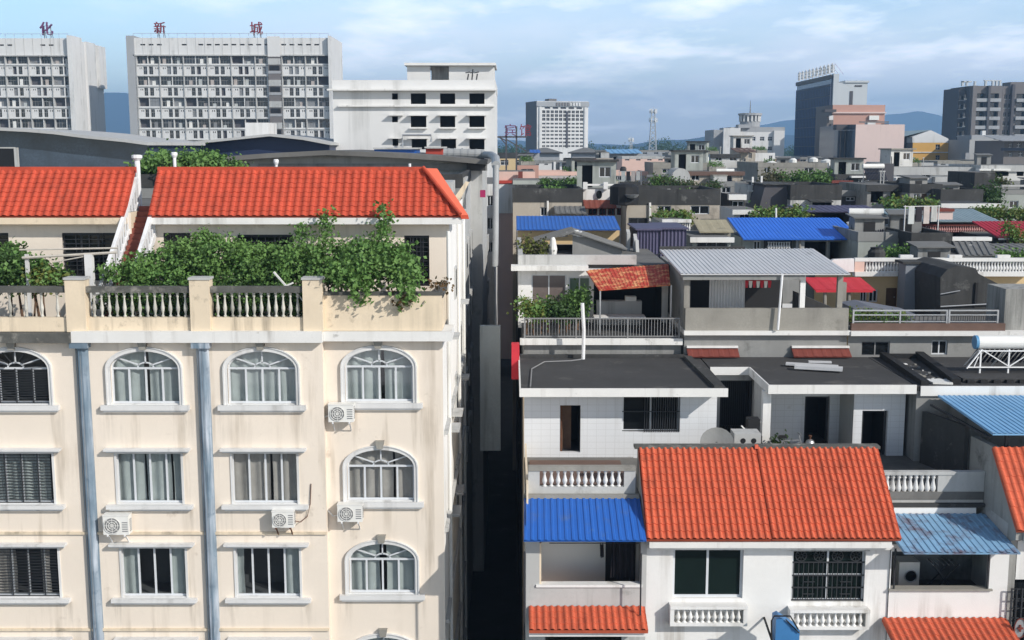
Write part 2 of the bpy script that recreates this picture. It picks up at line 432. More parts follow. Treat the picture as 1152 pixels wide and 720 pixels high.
# ------------------------------------------------------------------ foliage
def foliage(mb, blobs, n, leaf, m, seed=1, shell=.55, up=.35):
    rnd = random.Random(seed); k = mb.mi(m)
    W = [b[3]*b[4]+b[4]*b[5]+b[3]*b[5] for b in blobs]; tot = sum(W)
    for b, w in zip(blobs, W):
        c = b[:3]; R = b[3:6]
        # each blob is broken up into twigs so the outline is ragged
        nt = max(6, int(n*w/tot/14))
        for _ in range(nt):
            while True:
                d = Vector((rnd.uniform(-1,1), rnd.uniform(-1,1), rnd.uniform(-1,1)))
                if .05 < d.length < 1: break
            rr = rnd.random()**.5*(1-shell)+shell*rnd.uniform(.75,1.08)
            d = d.normalized()*rr
            tc = Vector((c[0]+d.x*R[0], c[1]+d.y*R[1], c[2]+d.z*R[2])); tr = leaf*rnd.uniform(1.2,2.6)
            for _ in range(14):
                p = tc+Vector((rnd.gauss(0,1), rnd.gauss(0,1), rnd.gauss(0,.8)))*tr*.6
                nn = (Vector((rnd.gauss(0,1), rnd.gauss(0,1), rnd.gauss(0,1)))*.75+d*.8+Vector((0,0,up))).normalized()
                a = nn.orthogonal().normalized(); a = (a*math.cos(0)+nn.cross(a)*rnd.uniform(-2,2)).normalized(); bb = nn.cross(a)
                s = leaf*rnd.uniform(.55,1.2); w2 = s*rnd.uniform(.35,.5)
                n0 = len(mb.v)
                mb.v += [tuple(p-a*s*.5), tuple(p+bb*w2+nn*s*.12), tuple(p+a*s*.5), tuple(p-bb*w2+nn*s*.12)]
                mb.f.append((n0,n0+1,n0+2,n0+3)); mb.m.append(k)
def plant(name, label, cat, u0, u1, v0, v1, Y, D, mats, n, leaf, group=None, seed=None, lumps=5, base=None, trunk=False, part='foliage'):
    seed = seed if seed is not None else int(u0*7+v0)
    rnd = random.Random(seed)
    x0, x1 = px(u0,v1,Y), px(u1,v1,Y); z1, z0 = pz(v0,Y), pz(v1,Y)
    zb = z0 if base is None else base
    root = thing(name, label, cat, ((x0+x1)/2, Y+D/2, zb), group)
    W, H = x1-x0, z1-z0
    mats = mats if isinstance(mats, (list, tuple)) else [mats]
    mb = MB()
    blobs = []
    for i in range(lumps):
        t = (i+.5)/lumps; rx = W/lumps*rnd.uniform(.38,.72); rz_ = H*rnd.uniform(.16,.40)
        blobs.append((x0+W*t+rnd.uniform(-.1,.1)*W/lumps, Y+D*rnd.uniform(.3,.7), z0+max(rz_, H*rnd.uniform(.2,.58)), rx, D*.5, rz_))
    for i, m in enumerate(mats): foliage(mb, blobs, n//len(mats), leaf, m, seed+i)
    mb.build(part, root)
    st = MB()
    for b in blobs[:8]:
        st.tube([(b[0], b[1], zb), (b[0]+rnd.uniform(-.1,.1), b[1], (zb+b[2])/2), (b[0], b[1], b[2])], (.02+.02*H) if not trunk else .09, WOOD, 6, .015)
    st.build('trunk' if trunk else 'stem', root)
    return root
# ------------------------------------------------------------------ generic houses
class H: pass
ROOFS = []
FWIN = {}
WPLB = pbr('beige_grey_plaster', (.46,.41,.34), .9, .16, .6, streak=.55, scol=(.14,.12,.1), blot=.3, bcol=(.2,.18,.15), bscale=.8)
WPLC = pbr('pale_weathered_plaster', (.60,.59,.56), .9, .14, .6, streak=.6, scol=(.16,.16,.15), blot=.35, bcol=(.2,.2,.19), bscale=1.0)
WPLD = pbr('greenish_grey_plaster', (.36,.38,.35), .9, .16, .6, streak=.6, scol=(.10,.10,.09), blot=.3, bcol=(.14,.15,.13), bscale=.8)
def house(label, u0, u1, vt, Y, D, wall, deck=None, wins=(), par=0, parm=None, slab=0, slabm=None, slabo=.25, name='terrace_house', cat='house', group=None, far=False, base=0.0, x0=None, x1=None, frame=None, pane=None, sides=None):
    o = H(); vr = vt; o.label = label
    if wall is WPL2: wall = (WPL2, WPLB, WPLC, WPLB, WPLD)[len(label) % 5]
    elif wall is GPL: wall = (GPL, WPLD, GPL)[len(label) % 3]
    elif wall is WPL: wall = (WPL, WPLC)[len(label) % 2]
    o.x0 = px(u0,vr,Y) if x0 is None else x0; o.x1 = px(u1,vr,Y) if x1 is None else x1; o.zt = pz(vt,Y); o.Y = Y; o.D = D
    zr = o.zt-par; o.zr = zr
    o.root = thing(name, label, cat, ((o.x0+o.x1)/2, Y, base), group); o.far = far; ROOFS.append(o)
    mb = MB(); holes = []
    for w in wins:
        a, b = px(w[0],w[2],Y), px(w[1],w[2],Y); d, c = pz(w[2],Y), pz(w[3],Y)
        k = w[4] if len(w) > 4 else 'w'
        a = max(a, o.x0+.05); b = min(b, o.x1-.05); d = min(d, zr-.05)
        if b-a < .05 or d-c < .05: continue
        holes.append((a, b, c, d, .18 if not far else .35, {'w':0,'g':0,'o':1.6,'d':0}[k], k))
    ws = wall if sides is None else sides
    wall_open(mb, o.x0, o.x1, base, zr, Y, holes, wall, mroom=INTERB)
    mb.face([(o.x0,Y,base),(o.x0,Y+D,base),(o.x0,Y+D,zr),(o.x0,Y,zr)], ws); mb.face([(o.x1,Y,base),(o.x1,Y,zr),(o.x1,Y+D,zr),(o.x1,Y+D,base)], ws)
    mb.face([(o.x0,Y+D,base),(o.x1,Y+D,base),(o.x1,Y+D,zr),(o.x0,Y+D,zr)], ws)
    mb.face([(o.x0,Y,zr),(o.x1,Y,zr),(o.x1,Y+D,zr),(o.x0,Y+D,zr)], deck or ROOFG)
    mb.build('wall', o.root)
    for h in holes:
        a, b, c, d, r, R, k = h
        if k == 'o': continue
        if far:
            key = (round(b-a,2), round(d-c,2), (frame or ALU).name, (pane or FGLASS).name)
            if key not in FWIN:
                f = MB(); w, hh = key[0]+.02, key[1]+.02; t = min(.12, hh*.08)
                f.box(-w/2, w/2, .05, .09, 0, hh, pane or FGLASS)
                for i in range(4 if w > 1.8 else 3):
                    xx = -w/2+t/2+(w-t)*i/(3 if w > 1.8 else 2); f.box(xx-t/2, xx+t/2, -.02, .046, 0, hh, frame or ALU)
                f.box(-w/2, w/2, -.03, .044, hh*.02, hh*.02+t, frame or ALU); f.box(-w/2, w/2, -.03, .043, hh*.62, hh*.62+t, frame or ALU)
                FWIN[key] = f.build('window')
            place(FWIN[key], o.root, (a+b)/2, Y+r-.12, c-.01, USED)
        elif k == 'd':
            f = MB(); f.box(a+.01, b-.01, Y+.1, Y+.14, c+.01, d-.01, WOOD); f.box(a+.12, b-.12, Y+.085, Y+.1-.001, c+(d-c)*.55, d-.15, WOOD); f.box(a+.12, b-.12, Y+.085, Y+.1-.001, c+.15, c+(d-c)*.45, WOOD)
            dd = f.build('door', o.root); q = MB(); q.box(b-.14, b-.1, Y+.05, Y+.1-.001, c+(d-c)*.48, c+(d-c)*.53, GALV); q.build('handle', dd)
        else:
            win_mesh(b-a, d-c, 3 if b-a > 1.5 else 2, 1, .06, frame, pane, 'window', o.root, (a+b)/2, Y+.1, c, bars=10 if k == 'g' else 0)
    if par:
        p = MB(); t = .16; e = .03; pm = parm or DPL
        p.box(o.x0-e, o.x1+e, Y-e, Y+t, zr+.003, o.zt, pm); p.box(o.x0-e, o.x1+e, Y+D-t, Y+D+e, zr+.003, o.zt, pm)
        p.box(o.x0-e, o.x0+t, Y+t, Y+D-t, zr+.003, o.zt-.003, pm); p.box(o.x1-t, o.x1+e, Y+t, Y+D-t, zr+.003, o.zt-.003, pm)
        p.build('parapet', o.root)
    if slab:
        p = MB(); p.box(o.x0-slabo*.6, o.x1+slabo*.6, Y-slabo, Y-.033, zr-slab, zr+.01, slabm or BAND); p.build('cornice', o.root)
    return o
def awning(parent, u0, u1, vf, Yf, vb, Yb, m, pitch=.25, amp=.03, name='awning', x0=None, x1=None):
    a = px(u0,vf,Yf) if x0 is None else x0; b = px(u1,vf,Yf) if x1 is None else x1
    mb = MB(); zf, zb = pz(vf,Yf), pz(vb,Yb)
    sheet_roof(mb, (a,Yf,zf), (b,Yf,zf), (a,Yb,zb), (b,Yb,zb), m, pitch, amp)
    return mb.build(name, parent)
def pbox(parent, name, u0, u1, v0, v1, Y, D, m, **kw):
    vm = (v0+v1)/2
    mb = MB(); mb.box(px(u0,vm,Y), px(u1,vm,Y), Y, Y+D, pz(v1,Y), pz(v0,Y), m); return mb.build(name, parent, **kw)
def railing(parent, x0, x1, y, z0, z1, n, m, posts=4, t=.022, double=False, name='railing', mbar=None):
    mb = MB(); mbar = mbar or m
    mb.box(x0, x1, y-.03, y+.03, z1-.05, z1, m); mb.box(x0, x1, y-.02, y+.02, z0+.06, z0+.1, m)
    if double: mb.box(x0, x1, y-.02, y+.02, z1-.22, z1-.18, m)
    for i in range(n):
        x = x0+(x1-x0)*(i+.5)/n; mb.box(x-t/2, x+t/2, y-t/2, y+t/2, z0+.1, z1-.05-(.17 if double else 0), mbar)
    for i in range(posts):
        x = x0+.03+(x1-x0-.06)*i/(posts-1); mb.box(x-.03, x+.03, y-.035, y+.035, z0, z1-.052, m)
    return mb.build(name, parent)
# =================================================================== LEFT APARTMENT BLOCK
BALW = pbr('weathered_white_baluster', (.58,.56,.50), .85, .25, 3, streak=.8, scol=(.12,.12,.10), sscale=2.4, blot=.45, bcol=(.14,.14,.12), bscale=2.5)
LB = thing('apartment_block', 'cream apartment block with arched windows, blue pilasters and a red tiled roof', 'building', (-10, 35, 0))
XL, XS, XR = -21.0, -5.83, -2.15
YF, YR = 35.0, 35.3
ZC = pz(383, YF)        # underside of cornice
ROW = [pz(455, YF), pz(567, YF), pz(672, YF)]; PITCH = (ROW[0]-ROW[2])/2

def sill_streaks(m):                      # rain streaks running down from the ends of the window sills
    nt = m.node_tree; b = nt.nodes['Principled BSDF']; src = b.inputs['Base Color'].links[0].from_socket
    s = N(nt, 'ShaderNodeSeparateXYZ'); nt.links.new(pos(nt), s.inputs[0]); acc = None
    for c in (-15.35, -11.33, -7.72, -4.14):
        d = mathn(nt, 'ABSOLUTE', mathn(nt, 'SUBTRACT', mathn(nt, 'ABSOLUTE', mathn(nt, 'SUBTRACT', s.outputs[0], c)), 1.22))
        k = mathn(nt, 'SUBTRACT', 1.0, mathn(nt, 'DIVIDE', d, .30), True); acc = k if acc is None else mathn(nt, 'MAXIMUM', acc, k)
    fz = mathn(nt, 'FRACT', mathn(nt, 'DIVIDE', mathn(nt, 'SUBTRACT', s.outputs[2], ROW[0]-.15), PITCH))
    r = N(nt, 'ShaderNodeMapRange'); r.inputs[1].default_value = .60; r.inputs[2].default_value = .98; nt.links.new(fz, r.inputs[0])
    st = noise(nt, pos(nt, 6, 6, .5), 1.3, 4, .6, .42, .68)
    f = mathn(nt, 'MULTIPLY', mathn(nt, 'MULTIPLY', acc, r.outputs[0]), mathn(nt, 'MULTIPLY', st, .62))
    nt.links.new(mix(nt, f, src, (.27,.225,.17)), b.inputs['Base Color'])
sill_streaks(CREAM)
ROW.append(ROW[2]-PITCH); ROW.append(ROW[3]-PITCH)
WCOL = [-15.35, -11.33, -7.72]; XA = -4.14
AW, AS, AR = 2.12, 1.12, .56           # arched opening: width, springing height, rise
RW, RH = 2.1, 1.72
def arch_outline(w, zs, rise, n=16, z0=0.0):
    return [(-w/2, z0)]+[(-w/2*math.cos(math.pi*i/n), zs+rise*math.sin(math.pi*i/n)) for i in range(n+1)]+[(w/2, z0)]
def arch_window(curt, split, bars):
    # surround (the window's own mesh)
    mb = MB(); inn = arch_outline(AW, AS, AR); out = arch_outline(AW+.25, AS+.02, AR+.12)
    for i in range(len(inn)-1):
        a, b, c, d = inn[i], inn[i+1], out[i+1], out[i]
        f = -.07
        mb.face([(a[0],f,a[1]),(b[0],f,b[1]),(c[0],f,c[1]),(d[0],f,d[1])], TRIM)
        mb.face([(d[0],f,d[1]),(c[0],f,c[1]),(c[0],.0,c[1]),(d[0],.0,d[1])], TRIM)
        mb.face([(a[0],f,a[1]),(a[0],.05,a[1]),(b[0],.05,b[1]),(b[0],f,b[1])], TRIM)
        # thin outer bead
        e = [(p[0]*.965, AS+(p[1]-AS)*.965 if p[1] > AS else p[1]) for p in (c, d)]
        mb.face([(d[0],-.10,d[1]),(c[0],-.10,c[1]),(e[0][0],-.10,e[0][1]),(e[1][0],-.10,e[1][1])], TRIM)
        mb.face([(d[0],-.10,d[1]),(c[0],-.10,c[1]),(c[0],f,c[1]),(d[0],f,d[1])], TRIM)
        mb.face([(e[1][0],-.10,e[1][1]),(e[0][0],-.10,e[0][1]),(e[0][0],f,e[0][1]),(e[1][0],f,e[1][1])], TRIM)
    w = mb.build('arched_window')
    s = MB(); s.box(-AW/2-.3, AW/2+.3, -.17, -.003, -.16, -.004, TRIM); s.box(-AW/2-.24, AW/2+.24, -.12, -.003, -.22, -.163, TRIM); s.box(-AW/2, AW/2, -.003, .14, -.05, .025, TRIM)
    s.build('sill', w)
    k = MB(); k.prism([(-.09, AS+AR+.05), (.09, AS+AR+.05), (.14, AS+AR+.3), (-.14, AS+AR+.3)], 'y', -.16, 0, CONC); k.build('keystone', w)
    f = MB(); b = .05; y0, y1 = .10, .16
    f.box(-AW/2, AW/2, y0, y1, .02, .08, ALU); f.box(-AW/2, AW/2, y0, y1, AS-.03, AS+.03, ALU)
    for i in range(5):
        x = -AW/2+.03+(AW-.06)*i/4; f.box(x-.028, x+.028, y0+.003, y1-.003, .08, AS-.03, ALU)
    for a in (36, 90, 144):
        t = math.radians(a); f.bar((.24*math.cos(t), .13, AS+.17*math.sin(t)), (AW/2*math.cos(t), .13, AS+AR*math.sin(t)), .04, ALU)
    for i in range(8):
        t0, t1 = math.pi*i/8, math.pi*(i+1)/8; f.bar((.25*math.cos(t0),.13,AS+.18*math.sin(t0)), (.25*math.cos(t1),.13,AS+.18*math.sin(t1)), .04, ALU)
    for i in range(16):
        t0, t1 = math.pi*i/16, math.pi*(i+1)/16; f.bar(((AW/2-.02)*math.cos(t0),.13,AS+(AR-.02)*math.sin(t0)), ((AW/2-.02)*math.cos(t1),.13,AS+(AR-.02)*math.sin(t1)), .05, ALU)
    f.build('frame', w)
    p = MB(); pts = arch_outline(AW, AS, AR); p.face([(x, .135, z) for x, z in pts], GLASS); p.build('pane', w)
    curtains(w, AW, AS+AR*.97, curt, split)
    if bars: grille(w, AW, AS, AR)
    return w
def curtains(w, W, Hh, m, spans):
    if not spans: return
    c = MB(); k = c.mi(m); rnd = random.Random(len(spans)*31+int(W*100)+int(spans[0][1]*100))
    for a, b in spans:
        n = max(6, int((b-a)*W/.035)); n0 = len(c.v); ph = rnd.random()*6
        for i in range(n+1):
            x = -W/2+W*(a+(b-a)*i/n); q = math.sin(i*.55+ph)*.05+math.sin(i*.23+ph*2)*.03
            for z in (.03, Hh*.5, Hh):
                c.v.append((x+(.015*math.sin(z*3+i*.3)), .235+q*(.8-.2*z/Hh), z))
        for i in range(n):
            for j in range(2):
                c.f.append((n0+i*3+j, n0+(i+1)*3+j, n0+(i+1)*3+j+1, n0+i*3+j+1)); c.m.append(k)
    c.build('curtain', w, smooth=True)
def grille(w, W, zs, rise, n=14):
    g = MB()
    for i in range(n):
        z = zs*(i+.5)/n; g.box(-W/2, W/2, .03, .05, z-.012, z+.012, DMETAL)
    for i in range(5):
        x = -W/2+.02+(W-.04)*i/4; g.box(x-.015, x+.015, .052, .075, 0, zs, DMETAL)
    if rise:
        for i in range(9):
            t = math.pi*(i+.5)/9; g.bar((.3*math.cos(t),.04,zs+.22*math.sin(t)), (W/2*math.cos(t),.04,zs+rise*math.sin(t)), .025, DMETAL)
    g.build('security_grille', w)
def rect_window(curt, spans, bars):
    mb = MB(); t = .05
    mb.box(-RW/2-.02, -RW/2+t, -.03, .0, 0, RH, TRIM); mb.v[:] = [];mb.f[:] = [];mb.m[:] = []; mb.prism([(-RW/2-.02,0),(-RW/2+t,0),(-RW/2+t,RH-.09),(RW/2-t,RH-.09),(RW/2-t,0),(RW/2+.02,0),(RW/2+.02,RH-.035),(-RW/2-.02,RH-.035)], 'y', -.03, .0, TRIM) # mb.box(RW/2-t, RW/2+.02, -.03, .0, 0, RH, TRIM)
    w = mb.build('window')
    h = MB(); h.box(-RW/2-.28, RW/2+.28, -.24, -.002, RH+.03, RH+.10, TRIM); h.box(-RW/2-.22, RW/2+.22, -.16, -.002, RH-.03, RH+.027, TRIM); h.build('hood', w)
    s = MB(); s.box(-RW/2-.3, RW/2+.3, -.2, -.003, -.12, -.004, TRIM); s.box(-RW/2-.22, RW/2+.22, -.13, -.003, -.19, -.123, TRIM); s.box(-RW/2, RW/2, -.003, .14, -.05, .025, TRIM); s.build('sill', w)
    f = MB(); y0, y1 = .10, .16
    f.box(-RW/2, RW/2, y0, y1, .02, .08, ALU); f.box(-RW/2, RW/2, y0, y1, RH-.06, RH, ALU)
    for i in range(5):
        x = -RW/2+.03+(RW-.06)*i/4; f.box(x-.028, x+.028, y0+.003+(i%2)*.01, y1-.003+(i%2)*.01, .08, RH-.06, ALU)
    f.build('frame', w)
    p = MB(); p.face([(-RW/2,.135,.03),(RW/2,.135,.03),(RW/2,.135,RH-.02),(-RW/2,.135,RH-.02)], GLASS); p.build('pane', w)
    curtains(w, RW, RH, curt, spans)
    if bars: grille(w, RW, RH, 0, 18)
    return w
# facade, left portion with openings
def put(w, x, y, z):
    w.parent = LB; w.location = Vector((x, y, z))-LB.location
hl, ha_l = [], []
for r in range(5):
    for c in range(3):
        z = ROW[r]
        if r == 0: hl.append((WCOL[c]-AW/2, WCOL[c]+AW/2, z, z+AS+AR)); ha_l.append((WCOL[c], z))
        else: hl.append((WCOL[c]-RW/2, WCOL[c]+RW/2, z, z+RH))
hr = [(XA-AW/2, XA+AW/2, ROW[r], ROW[r]+AS+AR) for r in range(5)]
mb = MB()
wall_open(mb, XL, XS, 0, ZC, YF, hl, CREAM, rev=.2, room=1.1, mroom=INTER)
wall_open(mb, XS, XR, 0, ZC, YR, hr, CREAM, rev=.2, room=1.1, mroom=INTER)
mb.face([(XS,YF,0),(XS,YR,0),(XS,YR,ZC),(XS,YF,ZC)], CREAM)
def fillers(x, z, y):
    n = 16; pts = [(-AW/2*math.cos(math.pi*i/n), AS+AR*math.sin(math.pi*i/n)) for i in range(n+1)]
    for i in range(n):
        a, b = pts[i], pts[i+1]; zt = z+AS+AR
        mb.face([(x+a[0],y,z+a[1]),(x+b[0],y,z+b[1]),(x+b[0],y,zt),(x+a[0],y,zt)], CREAM)
        mb.face([(x+a[0],y,z+a[1]),(x+a[0],y+.2,z+a[1]),(x+b[0],y+.2,z+b[1]),(x+b[0],y,z+b[1])], CREAM)
for x, z in ha_l: fillers(x, z, YF)
for r in range(5): fillers(XA, ROW[r], YR)
ZT = 18.4                                     # terrace floor
YW = 39.5; YB = 50.5; ZE = pz(243, 39.0); ZR = pz(191, 40.3)
# terrace deck, upper storey
mb.face([(XL,YF,ZC),(XS,YF,ZC),(XS,YW,ZC),(XL,YW,ZC)], ROOFG); mb.face([(XS,YR,ZC),(XR,YR,ZC),(XR,YW,ZC),(XS,YW,ZC)], ROOFG)
up = []
for u0, u1, v0, v1 in ((-40, 11, 262, 318), (71, 131, 262, 316), (455, 483, 265, 322), (268, 330, 264, 322), (185, 215, 262, 322)):
    up.append((px(u0,290,YW), px(u1,290,YW), pz(v1,YW), pz(v0,YW)))
wall_open(mb, XL, -13.0, ZC, ZE+.1, YW, [h for h in up if h[1] < -13], CREAM, rev=.15, room=.9, mroom=INTERB); wall_open(mb, -12.3, XR, ZC, ZE+.1, YW, [h for h in up if h[0] > -12.3], CREAM, rev=.15, room=.9, mroom=INTERB)
for x in (-13.0, -12.3): mb.face([(x,YW,ZC),(x,41,ZC),(x,41,ZE+.1),(x,YW,ZE+.1)], CREAMB)
# side wall on the alley
mb.face([(XR,YR,0),(XR,YB,0),(XR,YB,ZC),(XR,YR,ZC)], WHITEW); mb.face([(XR,YW,ZC),(XR,YB,ZC),(XR,YB,ZE+.1),(XR,YW,ZE+.1)], WHITEW)
mb.face([(XL,YB,0),(XR,YB,0),(XR,YB,ZE+.1),(XL,YB,ZE+.1)], WPL2); mb.face([(XL,YW,ZE+.1),(-13,YW,ZE+.1),(-13,YB,ZE+.1),(XL,YB,ZE+.1)], ROOFG); mb.face([(-12.3,YW,ZE+.1),(XR,YW,ZE+.1),(XR,YB,ZE+.1),(-12.3,YB,ZE+.1)], ROOFG); mb.face([(-13,41,ZE+.1),(-12.3,41,ZE+.1),(-12.3,YB,ZE+.1),(-13,YB,ZE+.1)], ROOFG)
mb.build('wall', LB)
for a, b, c, d in up:
    win_mesh(b-a, d-c, 3, 1, .06, DMETAL, DGLASS, 'window', LB, (a+b)/2, YW+.09, c, bars=11)
# windows
G = lambda *s: list(s)
aw = [arch_window(CURT, G((0,.47),(.53,1)), 0), arch_window(CURT, G((0,.98),), 0), arch_window(CURT, G((0,.52),(.57,.99)), 0), arch_window(CURTW, G((.01,.68),(.71,.99)), 0), arch_window(CURT, G((.02,.45),(.56,.98)), 0), arch_window(CURT, G((0,.15),), 1)]
rw = [rect_window(CURT, G((0,.40),(.44,.80),(.84,1)), 0), rect_window(CURTW, G((.0,.56),(.6,1)), 0), rect_window(CURT, G((0,.24),(.72,.98)), 0), rect_window(CURT, G((.0,.12),(.72,1)), 0), rect_window(CURTW, G((0,.3),(.68,.8)), 1), rect_window(CURT, G((0,.9),), 1)]
put(aw[5], WCOL[0], YF, ROW[0]); put(aw[0], WCOL[1], YF, ROW[0]); put(aw[1], WCOL[2], YF, ROW[0]); put(aw[2], XA, YR, ROW[0]); put(aw[3], XA, YR, ROW[1]); put(aw[4], XA, YR, ROW[2])
put(rw[5], WCOL[0], YF, ROW[1]); put(rw[0], WCOL[1], YF, ROW[1]); put(rw[1], WCOL[2], YF, ROW[1]); put(rw[4], WCOL[0], YF, ROW[2]); put(rw[2], WCOL[1], YF, ROW[2]); put(rw[3], WCOL[2], YF, ROW[2])
o = LB.location
for r in (3,):
    for c in range(3): copy_tree(rw[(c+1) % 4], LB, Vector((WCOL[c], YF, ROW[r]))-o)
    copy_tree(aw[1], LB, Vector((XA, YR, ROW[r]))-o)
# cornice, string course
m2 = MB()
m2.box(px(80,378,34.7), XS+.05, YF-.32, YF-.003, ZC-.02, pz(373,34.7), BAND); m2.box(XS+.053, XR+.3, YR-.35, YR-.003, ZC-.02, pz(373.5,34.7)-.03, BAND)
m2.box(XR+.003, XR+.3, YR-.003, 36.4, ZC-.02, pz(373.5,34.7)-.03, BAND)
m2.build('cornice', LB)
m2 = MB(); m2.box(XL, px(80,378,34.7)-.003, YF-.38, YF-.003, ZC-.02, pz(374,34.7)-.02, DARKCAP); m2.build('cornice', LB)['label'] = 'weathered grey stretch of cornice'
m2 = MB(); z = pz(599, YF)
m2.box(XL, XS, YF-.07, YF-.003, z-.05, z+.03, CREAMB); m2.box(XL, XS, YF-.07, YF-.003, z-.05-PITCH*1.02, z+.03-PITCH*1.02, CREAMB); m2.build('string_course', LB)
# pilasters
for x in (-13.22, -9.51):
    m2 = MB(); seg = 10; rr = .195
    for i in range(seg):
        a, b = math.pi*i/seg, math.pi*(i+1)/seg
        k = .92 if i % 2 else 1.0
        m2.face([(x-rr*math.cos(a)*k, YF-rr*math.sin(a)*k-.003, 0), (x-rr*math.cos(b), YF-rr*math.sin(b)-.003, 0), (x-rr*math.cos(b), YF-rr*math.sin(b)-.003, ZC-.2), (x-rr*math.cos(a)*k, YF-rr*math.sin(a)*k-.003, ZC-.2)], MARBLE)
    p = m2.build('pilaster', LB)
    m3 = MB(); m3.box(x-.28, x+.28, YF-.3, YF-.004, ZC-.2, ZC-.021, MARBLE); m3.build('capital', p)
# terrace parapet : posts, rails, bases, balusters
ZP0 = pz(373,34.9); zb0, zb1 = pz(357,34.95), pz(329,34.95); zr1 = pz(322.5,34.9)
PX = [-13.27, -9.49, -6.06]
for x in PX:
    pm = MB(); pm.box(x-.3, x+.3, YF-.2, YF+.25, ZP0, pz(315,34.8), CREAMB); pm.box(x-.33, x+.33, YF-.23, YF+.28, pz(315,34.8)+.002, pz(315,34.8)+.07, WPL2)
    pm.build('parapet_post', LB)
segs = [(XL, PX[0]-.3, 15), (PX[0]+.3, PX[1]-.3, 13), (PX[1]+.3, PX[2]-.3, 12)]
b1 = MB(); b2 = MB()
for a, b, n in segs:
    b1.box(a+.003, b-.003, YF-.1, YF+.12, ZP0, zb0, CREAMB); b2.box(a+.003, b-.003, YF-.12, YF+.14, zb1, zr1, DARKCAP)
    balusters(LB, a+.08, b-.08, YF+.01, zb0, zb1, n, BALW, .058)
b1.build('parapet_base', LB); b2.build('handrail', LB)
sb = MB()
sb.box(PX[2]+.303, XR, YF+.05, YF+.23, ZP0, pz(332,35.1), CREAMB); sb.box(PX[2]+.303, XR+.02, YF+.03, YF+.25, pz(332,35.1), pz(329,35.1)+.02, DARKCAP)
sb.box(XR-.16, XR+.01, YF+.253, YW-.003, ZP0, pz(336,35.1), CREAMB); sb.box(XR-.18, XR+.03, YF+.253, YW-.003, pz(336,35.1), pz(334,35.1), DARKCAP)
sb.build('solid_parapet', LB)
fc = MB()        # fascia under the red roofs
fc.box(XL, -13.1, 39.0, YW-.003, ZE-.28, ZE-.06, CREAMB); fc.box(-12.2, XR+.45, 39.0, YW-.003, ZE-.28, ZE-.06, BAND); fc.box(XR+.003, XR+.45, YW, 41.2, ZE-.28, ZE-.06, BAND)
fc.build('fascia', LB)
t1 = MB(); tile_roof(t1, XL, -13.05, 38.95, ZE, 40.3, ZR, TILE_R, .27, .205, amp=.042, step=.022); t1.box(XL, -13.05, 40.25, 40.5, ZR-.1, ZR+.1, TILE_R); t1.build('tiled_roof', LB, smooth=False)
t2 = MB(); xr1, xr0 = px(478,197,40.3), px(518,243,38.95)
tile_roof(t2, -12.25, xr0, 38.95, ZE, 40.3, ZR, TILE_R, .27, .21, xr_top=xr1, amp=.042, step=.022)
t2.box(-12.25, xr1, 40.25, 40.5, ZR-.1, ZR+.1, TILE_R)
t2.build('tiled_roof', LB)
hp = MB()                # smooth capped hip
a0 = Vector((xr1-.05, 40.24, ZR+.06)); a1 = Vector((xr0-.0, 38.9, ZE+.04)); w = Vector((.46, .34, -.02)); dn = Vector((.03, .06, -.14))
hp.face([a0, a1, a1+w*.55, a0+w], TILE_F); hp.face([a0, a1, a1+dn, a0+dn], TILE_F); hp.face([a1, a1+w*.55, a1+w*.55+dn, a1+dn], TILE_R); hp.face([a0+w, a1+w*.55, a1+w*.55+dn, a0+w+dn], TILE_F); hp.face([a0, a0+w, a0+w+dn, a0+dn], TILE_F)
hp.tube([tuple(a0+Vector((0,-.05,.03))), tuple(a1+Vector((0,-.05,.03)))], .065, TILE_R, 8)
hp.build('hip_capping', LB)
# rooms behind the sloping roof screens (stair head, water room)
bk = MB(); bk.box(-10, -3.6, 44, 49, ZE+.11, ZR-.35, WPL2); bk.build('roof_room', LB)
# stairs
st = MB(); n = 20; sx0, sx1 = -13.0, -12.3; y0, y1, z0, z1 = 36.3, 40.6, ZT, 21.95
for i in range(n):
    ya, yb = y0+(y1-y0)*i/n, y0+(y1-y0)*(i+1)/n; zt = z0+(z1-z0)*(i+1)/n
    st.box(sx0, sx1, ya, yb, zt-.42, zt, STEPR)
st.build('staircase', LB)
for x in (sx0-.1, sx1+.1):
    r = MB(); dy, dz = y1-y0, z1-z0
    r.bar((x, y0, z0+.95), (x, y1, z1+.95), .12, WMETAL, .16); r.bar((x, y0, z0+.05), (x, y1, z1+.05), .10, WMETAL, .2)
    for i in range(17):
        t = (i+.5)/17; r.bar((x, y0+dy*t, z0+dz*t+.1), (x, y0+dy*t, z0+dz*t+.9), .05, WMETAL)
    r.build('stair_rail', LB)
# fittings on the alley wall
for ya, yb, v0, v1 in ((42.5,43.6,300,335),(46,47.2,380,420),(42.5,43.5,420,470),(46,47.2,480,525),(42.5,43.5,520,570),(46,47.3,580,640)):
    f = MB(); z0, z1 = pz(v1,43), pz(v0,43)
    f.box(XR-.05, XR+.07, ya, yb, z0, z1, WPL2)
    q = f.build('window', LB); g = MB(); g.box(XR-.04, XR+.075, ya+.1, yb-.1, z0+.1, z1-.1, DGLASS); g.build('pane', q)
lg = MB()
for r in range(5):
    z = ROW[r]-1.05; lg.box(XR+.003, XR+.12, YR+.3, YB-.3, z-.07, z+.05, WPL2)
lg.build_each('side_ledge', LB)
hd = MB()
for y, r in ((38.2,0),(40.5,1),(38.2,1),(41,2),(38.5,2),(47,0),(47,1)): hd.box(XR+.003, XR+.36, y, y+1.1, ROW[r]+1.5, ROW[r]+1.58, WPL2)
hd.build_each('side_hood', LB)
dp = MB()
for y in (37.5, 44.8, 49.5): dp.tube([(XR+.08, y, 1), (XR+.08, y, ZE-.4)], .06, PLW, 8)
dp.build('drainpipe', LB)
